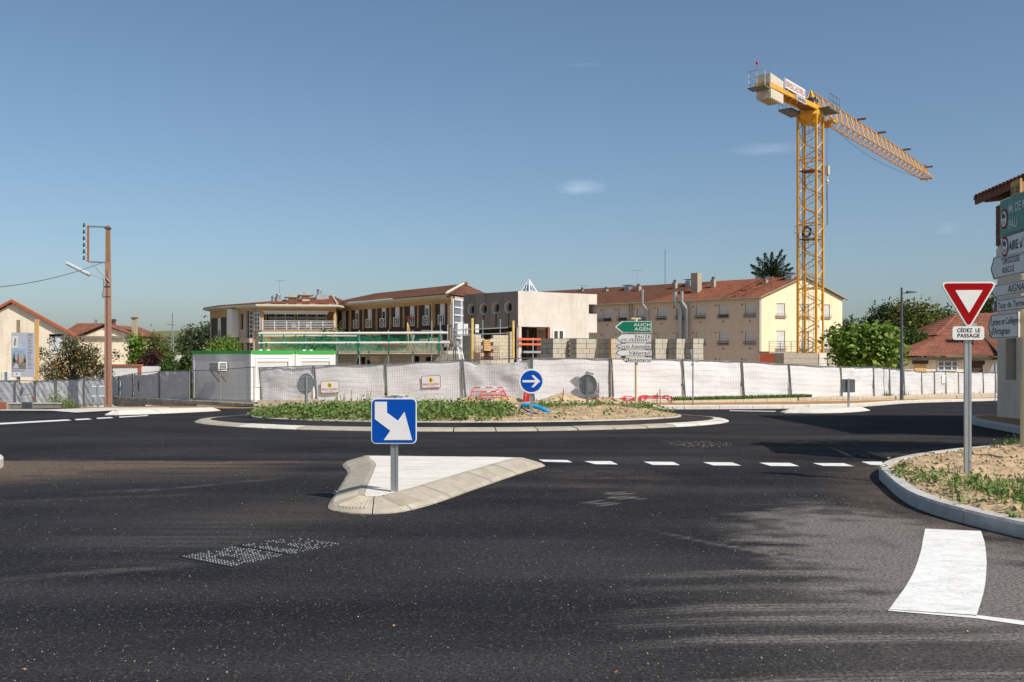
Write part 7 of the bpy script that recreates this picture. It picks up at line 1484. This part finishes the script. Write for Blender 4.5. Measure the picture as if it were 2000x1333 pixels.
tree_px('round_bush', 'neatly rounded green bush showing above the green cabin roof', 435, 760, 72, [(435, 675, 27, 18), (425, 685, 22, 16), (448, 684, 20, 15)], 'leaf_bright', 3600, .17, trunk_r=.12, per=5, spread=.12, cat='bush', shell=.8)
tree_px('flower_shrub', 'yellow-green shrub showing over the scaffold rail under the balcony', 655, 700, 80, [(640, 652, 12, 6), (663, 648, 10, 8), (652, 668, 40, 16), (690, 668, 30, 14), (600, 670, 40, 14), (730, 664, 22, 14)], 'leaf_olive', 3000, .2, trunk_r=.08, per=6, spread=.18, cat='bush')
p = at(360, 706, 130); mb = root('far_house', 'small pale far house roof between the shrubs left of the cabin', 'house', tuple(p)); mf_ = frame((p.x, p.y, 0)); MB(mf_).box(-1.2, 1.2, 0, 3, -3, p.z).build('wall', 'pale_facade', mb); MB(mf_).prism([(-1.4, p.z), (1.4, p.z), (1.0, p.z+.8), (-.9, p.z+.8)], -.2, 3.2).build('roof', 'slab_concrete', mb)
# wooded foot of the far hill: a mass
n = 1500; X = rng.uniform(-140, -25, n); Y = rng.uniform(185, 310, n); hh = np.clip(rng.normal(4.2, 1.2, n), 2, 5.8); ok = (X/Y > -.40) & (X/Y < -.27); X, Y, hh = X[ok], Y[ok], hh[ok]
zg = np.maximum(G(X, Y)-.1, hill_z(X, Y)); C = np.stack([np.repeat(X, 26), np.repeat(Y, 26), np.repeat(zg, 26)], -1)+rng.normal(size=(len(X)*26, 3))*np.stack([np.repeat(hh, 26)*.33, np.repeat(hh, 26)*.3, np.repeat(hh, 26)*.26], -1); C[:, 2] += np.repeat(hh*.5, 26)
C = C[C[:, 2] > np.repeat(zg, 26)-1]; leaves('distant_woods', C, rng.uniform(.9, 2.1, len(C)), 'leaf_far', kind='stuff')
X = rng.uniform(-330, -110, 90); Y = rng.uniform(520, 660, 90); ok = (X/Y > -.40) & (X/Y < -.27); rowY = np.round(Y/70)*70; X, rowY = X[ok], rowY[ok]
C = np.repeat(np.stack([X, rowY, hill_z(X, rowY)+1.5], -1), 40, 0)+rng.normal(size=(len(X)*40, 3))*[6, 3, 1.3]; leaves('distant_hedges', C, rng.uniform(1.5, 3.2, len(C)), 'leaf_far', kind='stuff')
p = at(337, 690, 300); t = root('lattice_mast', 'thin far lattice mast standing against the hill', 'mast', (p.x, p.y, p.z)); zt_ = hz_(612, 300); b = MB(frame((p.x, p.y, 0)))
for dx, dy in ((-.5, 0), (.5, 0), (0, .8)): b.tube((dx, dy, p.z-3), (dx*.2, dy*.2, zt_), .09, 4)
for i in range(12): z0 = p.z+(zt_-p.z)*i/12; b.tube((-.5+.033*i, 0, z0), (.5-.033*(i+1), 0, z0+(zt_-p.z)/12), .06, 3)
b.tube((-1.6, 0, hz_(634, 300)), (.6, 0, hz_(634, 300)), .1, 4); b.build('lattice', 'galvanised', t)
# ------------------------------------------------------------------ yellow houses on the left
d1 = 82; ap1 = at(25, 590, d1); er = at(152, 657, d1); el_ = (2*ap1.x-er.x); zg = -2.3
t = root('gable_house', 'large cream house with a wide stained gable and orange roof edge, at far left', 'house', (ap1.x, d1, zg)); m = frame((0, d1, 0))
w_ = MB(m); x0, x1 = el_+.25, er.x-.25; wx0, wx1 = at(96, 0, d1).x, at(124, 0, d1).x; wz0, wz1 = hz_(690, d1), hz_(653, d1)
w_.poly([(x0, 0, zg), (wx0, 0, zg), (wx0, 0, er.z), (x0, 0, er.z)]); w_.poly([(wx1, 0, zg), (x1, 0, zg), (x1, 0, er.z), (wx1, 0, er.z)]); w_.poly([(wx0, 0, zg), (wx1, 0, zg), (wx1, 0, wz0), (wx0, 0, wz0)]); w_.poly([(wx0, 0, wz1), (wx1, 0, wz1), (wx1, 0, er.z), (wx0, 0, er.z)])
w_.poly([(x0, 0, er.z), (x1, 0, er.z), (ap1.x, 0, ap1.z-.15)]); w_.poly([(x1, 0, zg), (x1-6, 11, zg), (x1-6, 11, er.z), (x1, 0, er.z)]); w_.build('wall', 'render_cream', t)
wn = MB(m).box(wx0+.01, wx1-.01, .08, .14, wz0+.01, wz1-.01).build('window', 'window_white', t); MB(m).box(wx0-.05, wx1+.05, -.05, -.002, wz0-.1, wz0-.003).build('sill', 'soffit', wn)
zx = (at(4, 0, d1).x, at(9, 0, d1).x, at(15, 0, d1).x, at(22, 0, d1).x)
MB(m).box(zx[0], zx[1], -.06, -.002, zg, hz_(726, d1)).build('door_frame', 'sign_white', t); MB(m).box(zx[1], zx[2], -.04, -.002, zg, hz_(727, d1)).build('door', 'pale_glass', t); MB(m).box(zx[2], zx[3], -.06, -.002, zg, hz_(728, d1)).build('door_frame', 'sign_white', t)
tile_roof(MB(m), (er.x, -.3, er.z), (er.x-6.2, 11.2, er.z), (ap1.x-6.2, 11.2, ap1.z+.05), (ap1.x, -.3, ap1.z+.05), .24, .05).build('roof', 'tile_house', t); tile_roof(MB(m), (el_-6.2, 11.2, er.z), (el_, -.3, er.z), (ap1.x, -.3, ap1.z+.05), (ap1.x-6.2, 11.2, ap1.z+.05), .24, .05).build('roof', 'tile_dark', t)
mb = MB(m)
for a, b in (((er.x+.05, er.z-.05), (ap1.x, ap1.z+.08)), ((ap1.x, ap1.z+.08), (el_-.05, er.z-.05))): mb.prism([(a[0], a[1]-.12), (a[0], a[1]+.1), (b[0], b[1]+.12), (b[0], b[1]-.13)] if a[0] < b[0] else [(b[0], b[1]-.13), (b[0], b[1]+.12), (a[0], a[1]+.1), (a[0], a[1]-.12)], -.34, -.02)
mb.build('verge_tile', 'verge_red', t)
d2 = 94; t = root('cream_house', 'cream house with dark red roof, tall mossy chimney and white downpipe behind the brown pole', 'house', (at(205, 0, d2).x, d2, -2.3)); m = frame((0, d2, 0)); X_ = lambda px: at(px, 0, d2).x; Zz = lambda py: hz_(py, d2)
MB(m).box(X_(150), X_(257), 0, 8, -2.4, Zz(661)).build('wall', 'render_cream', t)
mb = MB(m); mb.prism([(X_(160), Zz(657)), (X_(262), Zz(657)), (X_(207), Zz(638))], 0.02, 8); mb.build('gable_top', 'render_cream', t); MB(m).box(X_(156), X_(258), -.25, -.004, Zz(661.5), Zz(657)).build('cornice', 'dark_concrete', t)
tile_roof(MB(m), (X_(268), -.3, Zz(658)), (X_(268), 8, Zz(658)), (X_(207), 8, Zz(635)), (X_(207), -.3, Zz(635)), .24, .05).build('roof', 'tile_dark', t); tile_roof(MB(m), (X_(152), 8, Zz(658)), (X_(152), -.3, Zz(658)), (X_(207), -.3, Zz(635)), (X_(207), 8, Zz(635)), .24, .05).build('roof', 'tile_dark', t)
tile_roof(MB(m), (X_(100), 1, Zz(657)), (X_(205), 1, Zz(657)), (X_(171), 5, Zz(629)), (X_(108), 5, Zz(629)), .24, .05).build('roof', 'tile_dark', t); tile_roof(MB(m), (X_(150), 5.5, Zz(640)), (X_(205), 5.5, Zz(642)), (X_(205), 6, Zz(634)), (X_(172), 6, Zz(634)), .24, .05).build('roof', 'tile_dark', t)
ch = MB(m).box(X_(247.5), X_(256), 1.2, 1.7, Zz(660), Zz(621)).build('chimney', 'chimney', t); MB(m).box(X_(246.5), X_(257), 1.1, 1.8, Zz(621), Zz(619)).build('chimney_cap', 'brick_red', ch); MB(m).box(X_(199), X_(205), 2.2, 2.6, Zz(650), Zz(626)).build('chimney', 'brick_red', t); MB(m).box(X_(198.5), X_(205.5), 2.1, 2.7, Zz(626), Zz(622)).build('chimney_cap', 'dark_steel', t)
MB(m).tube((X_(257.5), -.1, -2.3), (X_(257.5), -.1, Zz(661)), .12, 6).path([(X_(257.5), -.1, Zz(661.5)), (X_(263), -.2, Zz(662)), (X_(267), -.25, Zz(658))], .1, 5).build('downpipe', 'window_white', t)
for px, py, h in ((144, 629, 8), (171, 629, 6)): MB(m).tube((X_(px), 5, Zz(py)), (X_(px), 5, Zz(py-h)), .12, 6).build('roof_vent', 'galvanised', t)
d3 = 72; t = root('white_outbuilding', 'low white outbuilding with a terracotta edge behind the grey fence and brown pole', 'outbuilding', (at(240, 0, d3).x, d3, -2)); m = frame((0, d3, 0)); X_ = lambda px: at(px, 0, d3).x; Zz = lambda py: hz_(py, d3)
wall_holes(MB(m), X_(276), Zz(713), [(X_(235), X_(250), Zz(738), Zz(724.5))], .2, 0, X_(150), -2.2).build('wall', 'sign_white', t); MB(m).box(X_(235), X_(250), .16, .2, Zz(738), Zz(724.5)).build('window', 'glass', t)
MB(m).box(X_(150), X_(277), -.1, .3, Zz(716), Zz(712)).build('roof_edge', 'verge_red', t); MB(m).box(X_(271), X_(276.5), -.08, -.003, -2.2, Zz(716)).build('corner_pier', 'verge_red', t); MB(m).box(X_(150), X_(276), .01, 4, -2.2, Zz(717)).build('body', 'sign_white', t)
for px in (196, 199.5, 203): MB(m).box(X_(px), X_(px+1.8), -.02, -.002, Zz(742), Zz(724)).build('slit', 'inside_shade', t)
# billboard
d4 = 66.5; t = root('site_billboard', 'tall site information board on timber posts showing a picture of a house', 'billboard', tuple(at(45, 757, d4))); m = frame((0, d4, 0), 0); X_ = lambda px: at(px, 0, d4).x; Zz = lambda py: hz_(py, d4)
bd_ = MB(m).box(X_(22), X_(67), 0, .06, Zz(737), Zz(650)).build('board', 'poster_base', t)
MB(m).box(X_(24), X_(50.5), -.006, -.001, Zz(721), Zz(670)).build('picture_sky', 'poster_sky', bd_); MB(m).prism([(X_(24), Zz(721)), (X_(50.5), Zz(721)), (X_(50.5), Zz(704)), (X_(45), Zz(700)), (X_(40), Zz(701)), (X_(34), Zz(705)), (X_(24), Zz(697))], -.012, -.008).build('picture_ground', 'poster_brown', bd_)
MB(m).prism([(X_(33), Zz(711)), (X_(37), Zz(710)), (X_(37), Zz(691)), (X_(35.5), Zz(692))], -.018, -.013).build('picture_house_side', 'brick_red', bd_); MB(m).prism([(X_(37), Zz(710)), (X_(45.5), Zz(706)), (X_(45.5), Zz(696)), (X_(37), Zz(691))], -.018, -.013).build('picture_house', 'chimney', bd_); MB(m).prism([(X_(25), Zz(720)), (X_(38), Zz(720)), (X_(34), Zz(710)), (X_(30), Zz(710))], -.017, -.013).build('picture_road', 'poster_base', bd_)
for px, h in ((28, 16), (49, 12)): MB(m).prism([(X_(px-2), Zz(708)), (X_(px+2), Zz(708)), (X_(px), Zz(708-h*1.2))], -.019, -.0135).build('picture_tree', 'leaf_dark', bd_)
MB(m).box(X_(23.5), X_(35), -.007, -.002, Zz(680), Zz(657)).build('emblem_plate', 'slab_concrete', bd_); MB(m).prism([(X_(27), Zz(676)), (X_(30), Zz(676)), (X_(32), Zz(661)), (X_(29), Zz(661))], -.012, -.008).build('emblem', 'poster_print', bd_)
for k in range(24): y = 653+k*2.9; MB(m).box(X_(54), X_(54+random.uniform(6, 10)), -.005, -.001, Zz(y+.9+.5*(k % 4 == 0)), Zz(y)).build('text_line', 'poster_print', bd_)
MB(m).box(X_(24), X_(48), -.005, -.001, Zz(725.5), Zz(724)).build('text_line', 'poster_print', bd_); MB(m).box(X_(26), X_(40), -.005, -.001, Zz(735), Zz(728)).build('logo_plate', 'sign_white', bd_); MB(m).prism([(X_(32), Zz(733)), (X_(35), Zz(730)), (X_(31), Zz(730))], -.01, -.006).build('logo', 'black_print', bd_)
for px, y0, w_ in ((31, 625, 5), (66, 624, 7)): MB(m).box(X_(px), X_(px+w_), .07, .25, -2.2, Zz(y0)).build('post', 'wood_new' if px > 50 else 'wood_old', t)
MB(m).bar((X_(68), .3, Zz(693)), (X_(108), 2.2, Zz(742)), .10).build('brace', 'wood_old', t)
# tall brown pole with lamp and insulators
d5 = 60.0; p = at(211.5, 799, d5); t = root('utility_pole', 'tall tapered brown utility pole with a lamp arm and a rack of green insulators', 'utility pole', tuple(p)); m = frame((0, d5, 0)); X_ = lambda px: at(px, 0, d5).x; Zz = lambda py: hz_(py, d5)
q = [(X_(205), Zz(800)), (X_(217.5), Zz(800)), (X_(215), Zz(513)), (X_(207), Zz(513))]
lo = MB(m).prism(q, -.15, .15); lo.build('pole', 'pole_brown', t); MB(m).prism([(X_(207.2), Zz(513)), (X_(214.8), Zz(513)), (X_(214), Zz(442)), (X_(208), Zz(442))], -.12, .12).build('pole_top', 'pole_top', t)
MB(m).prism([(X_(209.6), Zz(790)), (X_(212.6), Zz(790)), (X_(212.2), Zz(530)), (X_(210), Zz(530))], -.156, -.151).build('groove', 'brick_red', t)
for k in range(19): y = 785-k*14; MB(m).box(X_(211), X_(212), -.165, -.157, Zz(y), Zz(y-1)).build('bolt', 'dark_steel', t)
MB(m).tube((X_(207), -.1, Zz(444)), (X_(172), -.1, Zz(443)), .05, 5).build('cross_arm', 'galvanised', t); MB(m).tube((X_(207), -.1, Zz(513.5)), (X_(174), -.1, Zz(511.5)), .05, 5).build('cross_arm', 'galvanised', t); MB(m).bar((X_(217), -.18, Zz(552)), (X_(178), -.15, Zz(512)), .05).build('stay', 'dark_steel', t)
MB(m).box(X_(206), X_(216), -.16, .16, Zz(448), Zz(445)).build('collar', 'dark_steel', t)
rc = MB(m).box(X_(172), X_(175), -.15, -.05, Zz(512), Zz(441)).build('insulator_rack', 'verge_red', t)
for k in range(6):
    y = 446+k*12.8; ins = MB(m).sphere((X_(165.4), -.1, Zz(y-4)), .085, 8, (1, 1, 1.35)).tube((X_(165.4), -.1, Zz(y-4)+.08), (X_(165.4), -.1, Zz(y-4)+.16), .06, 8).build('insulator', 'insulator', rc); 
    MB(m).path([(X_(175), -.1, Zz(y)), (X_(167), -.1, Zz(y)), (X_(165.4), -.1, Zz(y-3))], .018, 4).build('insulator_pin', 'galvanised', rc)
ar = MB(m).path([(X_(205), -.2, Zz(580)), (X_(205), -.2, Zz(548)), (X_(202), -.2, Zz(544)), (X_(182), -.4, Zz(536))], .035, 6).build('lamp_arm', 'galvanised', t)
M_ = Matrix.Translation((X_(159), d5-.45, Zz(527.5))) @ Matrix.Rotation(R(27), 4, 'Y'); L2 = 25.5*d5/F; MB(M_).box(-L2, L2, -.13, .13, .0, .10).build('lamp_head', 'window_white', t); MB(M_).box(-L2+.05, L2-.03, -.11, .11, -.10, -.004).build('lamp_cover', 'zinc', t)
for y in (561, 580, 560): MB(m).box(X_(204), X_(217), -.17, -.152, Zz(y+.8), Zz(y-.8)).build('clamp', 'dark_steel', t)
MB(m).box(X_(202), X_(205), -.25, -.15, Zz(583), Zz(572)).build('fuse_box', 'zinc', t)
a, b = Vector((X_(200), d5-.1, Zz(514))), at(-60, 565, 52); tag(MB().path([tuple(a.lerp(b, u)-Vector((0, 0, 1.3*u*(1-u)))) for u in np.linspace(0, 1, 18)], .02, 4).build('overhead_cable', 'dark_steel'), 'thin overhead cable running left from the brown pole', 'cable')
# ------------------------------------------------------------------ tiled house on the right
d6 = 88; t = root('tiled_house', 'low house with a wide orange tiled hip roof and shuttered windows behind the right-hand fence', 'house', (at(1855, 0, d6).x, d6, -2)); m = frame((0, d6, 0)); X_ = lambda px, d=d6: at(px, 0, d).x; Zz = lambda py, d=d6: hz_(py, d)
MB(m).box(X_(1768), X_(2015), .6, 9, -2.4, Zz(699)).build('wall', 'render_cream', t)
a0, a1 = (X_(1762), 0, Zz(696.5)), (X_(1955), 0, Zz(696.5)); r0, r1 = at(1842, 655, d6+6), at(1917, 655.5, d6+6)
tile_roof(MB(), Vector(a0)+Vector((0, d6, 0)), Vector(a1)+Vector((0, d6, 0)), r1, r0, .24, .05).build('roof', 'tile_house', t)
tile_roof(MB(), Vector(a1)+Vector((0, d6, 0)), (X_(1955)+1.5, d6+10, Zz(696.5)), (r1.x+.5, r1.y+3, r1.z), r1, .24, .05).build('roof', 'tile_house', t); tile_roof(MB(), (X_(1762)-1, d6+10, Zz(696.5)), Vector(a0)+Vector((0, d6, 0)), r0, (r0.x-.5, r0.y+3, r0.z), .24, .05).build('roof', 'tile_house', t)
tile_roof(MB(), at(1956, 697, d6-1.5), at(2010, 697, d6-1.5), at(1990, 668, d6+6), at(1920, 657, d6+6), .24, .05).build('roof', 'tile_house', t); MB().tube(r1, (X_(1955), d6, Zz(694)), .12, 5).build('hip_ridge', 'dark_steel', t); MB(m).box(X_(1764), X_(1957), .02, .6, Zz(703), Zz(698)).build('fascia', 'timber_dark', t)
u0, u1, v1, v0 = at(1828, 655.5, d6+6.3), at(1975, 655.5, d6+6.3), at(1965, 612, d6+10), at(1871, 613, d6+10)
tile_roof(MB(), u0, u1, v1, v0, .24, .06, rows=14).build('roof', 'tile_house', t); MB().tube(u0, v0, .13, 6).build('hip_ridge', 'tile_house', t); tile_roof(MB(), (u0.x-.5, u0.y+8, u0.z), u0, v0, v0, .24, .05).build('roof', 'tile_house', t)
ch = MB(m).box(X_(1932), X_(1944), 3, 3.6, Zz(690), Zz(638)).build('chimney', 'brick_red', t); MB(m).box(X_(1914), X_(1935), 2.6, 3.6, Zz(636), Zz(630)).box(X_(1926), X_(1928), 3, 3.1, Zz(630), Zz(621)).build('chimney_cap', 'zinc', ch)
for x0, x1, y0, y1, nm, mt in ((1787, 1818, 705, 711.5, 'lintel', 'timber_dark'), (1791, 1814, 711.5, 740, 'window', 'wood_new'), (1898, 1929, 705.5, 713, 'lintel', 'timber_dark'), (1902, 1925, 713, 740, 'garage_door', 'timber_dark'), (1760, 1769, 712, 735, 'door', 'inside_shade')):
    MB(m).box(X_(x0), X_(x1), .52, .598, Zz(y1), Zz(y0)).build(nm, mt, t)
wn = MB(m).box(X_(1837), X_(1875), .56, .597, Zz(724), Zz(706)).build('window', 'pale_glass', t); fr_ = MB(m)
for px in (1837, 1849, 1864, 1875): fr_.box(X_(px)-.06, X_(px)+.06, .50, .555, Zz(724), Zz(705.5))
for py in (706, 716, 724): fr_.box(X_(1836.5), X_(1875.5), .49, .554, Zz(py)-.05, Zz(py)+.05)
fr_.build('frame', 'window_white', wn)
# ------------------------------------------------------------------ corner building at the right edge
xw = 13.65; t = root('corner_building', 'tall grey rendered corner building with brick top and overhanging tiled eaves at the right edge', 'building', (xw, 28.0, -.2)); fc = Facade((xw, 28.0), (xw-.3, 18.5)); ze = 5.92
nx0, nx1, nz0, nz1 = fc.x(1964), fc.x(1985), hz_(742, 27.4), hz_(655, 27.4)
wall_holes(MB(fc.m), fc.L, ze, [(nx0, nx1, nz0, nz1), (4, 5.2, .9, 2.6)], .35, 0, 0, -.3).build('wall', 'grey_render', t); wn = MB(fc.m).box(nx0+.003, nx1-.003, .3, .34, nz0+.003, nz1-.003).build('window', 'timber_dark', t); MB(fc.m).box(nx0+.12, nx0+.2, .24, .298, nz0+.1, nz1).build('frame', 'window_white', wn); MB(fc.m).box(4.003, 5.197, .3, .34, .903, 2.597).build('window', 'timber_dark', t)
MB(fc.m).box(.02, fc.L-.02, .40, 10.5, -.3, ze-.02).build('body', 'grey_render', t)
bk = MB(fc.m); z = 4.78; r_ = 0; nb_ = 0
while z < ze-.03:
    x = -.03-(.11 if r_ % 2 else 0)
    while x < 2.4: x0 = max(-.03, x); MB(fc.m).box(x0+.004, min(2.42, x+.22)-.004, -.03+random.uniform(-.004, .004), -.002, z+.004, z+.066).build('brick', 'brick_red', t); x += .22; nb_ += 1
    z += .07; r_ += 1
mp_ = MB(fc.m).box(-.01, 1.0, -.025, -.004, 4.40, 4.7).build('poster', 'moon_white', t); cx, cz = .34, 4.50; mn = [(cx+.10*math.cos(a), cz+.12*math.sin(a)) for a in np.linspace(R(60), R(300), 12)]+[(cx+.03+.07*math.cos(a), cz+.10*math.sin(a)) for a in np.linspace(R(290), R(70), 12)]; MB(fc.m).prism(mn, -.031, -.027).build('moon_emblem', 'yellow_logo', mp_)
o = .40; ex0, ex1, ey0, ey1 = xw-o, 24.4, 28.5, 17.9; e = 6.22; rg = (19.6, 27.2, 8.9)
c1, c2, c3, c4_ = (ex0, ey0, e), (ex0-.3, ey1, e+.33), (ex1, ey1, e+.33), (ex1, ey0, e); g1, g2 = (18.8, 24.0, 7.9), (18.8, 22.0, 7.9)
tile_roof(MB(), c1, c2, g2, g1, .21, .06).build('roof', 'tile_dark', t); tile_roof(MB(), c4_, c1, g1, g1, .21, .06).build('roof', 'tile_dark', t); tile_roof(MB(), c2, c3, g2, g2, .21, .06).build('roof', 'tile_dark', t)
tk = MB(); tk.poly([(ex0+.02, ey0-.02, e-.05), (ex0-.28, ey1, e+.28), (xw+.1, ey1, ze+.6), (xw+.1, ey0-.3, ze+.45)]); tk.poly([(ex1, ey0-.02, e-.05), (ex0+.02, ey0-.02, e-.05), (xw, ey0-.6, ze+.45), (ex1, ey0-.6, ze+.45)]); tk.build('eaves_boarding', 'timber_dark', t)
MB().add([(ex0, ey0, e-.2), (ex0+.05, ey0, e-.2), (ex0+.05, ey0, e), (ex0, ey0, e), (ex0-.3, ey1, e+.13), (ex0-.25, ey1, e+.13), (ex0-.25, ey1, e+.33), (ex0-.3, ey1, e+.33)], [(0, 1, 2, 3), (7, 6, 5, 4), (0, 4, 5, 1), (1, 5, 6, 2), (2, 6, 7, 3), (3, 7, 4, 0)]).build('eaves_board', 'verge_brown', t)
for k in range(6): y = ey0-.55-k*1.9; MB().bar((ex0+.02, y, e-.16), (xw+.2, y, e-.1), .09).build('rafter', 'pole_brown', t)
for k in range(48): y = ey0-.1-k*.21; zz = e+.33*(ey0-y)/(ey0-ey1); xx_ = ex0-.3*(ey0-y)/(ey0-ey1); MB().tube((xx_-.05, y, zz+.01), (xx_+.25, y, zz+.07), .045, 6).build('eaves_tile', 'tile_house', t)
for k in range(24): x = ex0+.05+k*.21; MB().tube((x, ey0+.07, e-.03), (x, ey0-.2, e+.03), .062, 6).build('eaves_tile', 'tile_house', t)
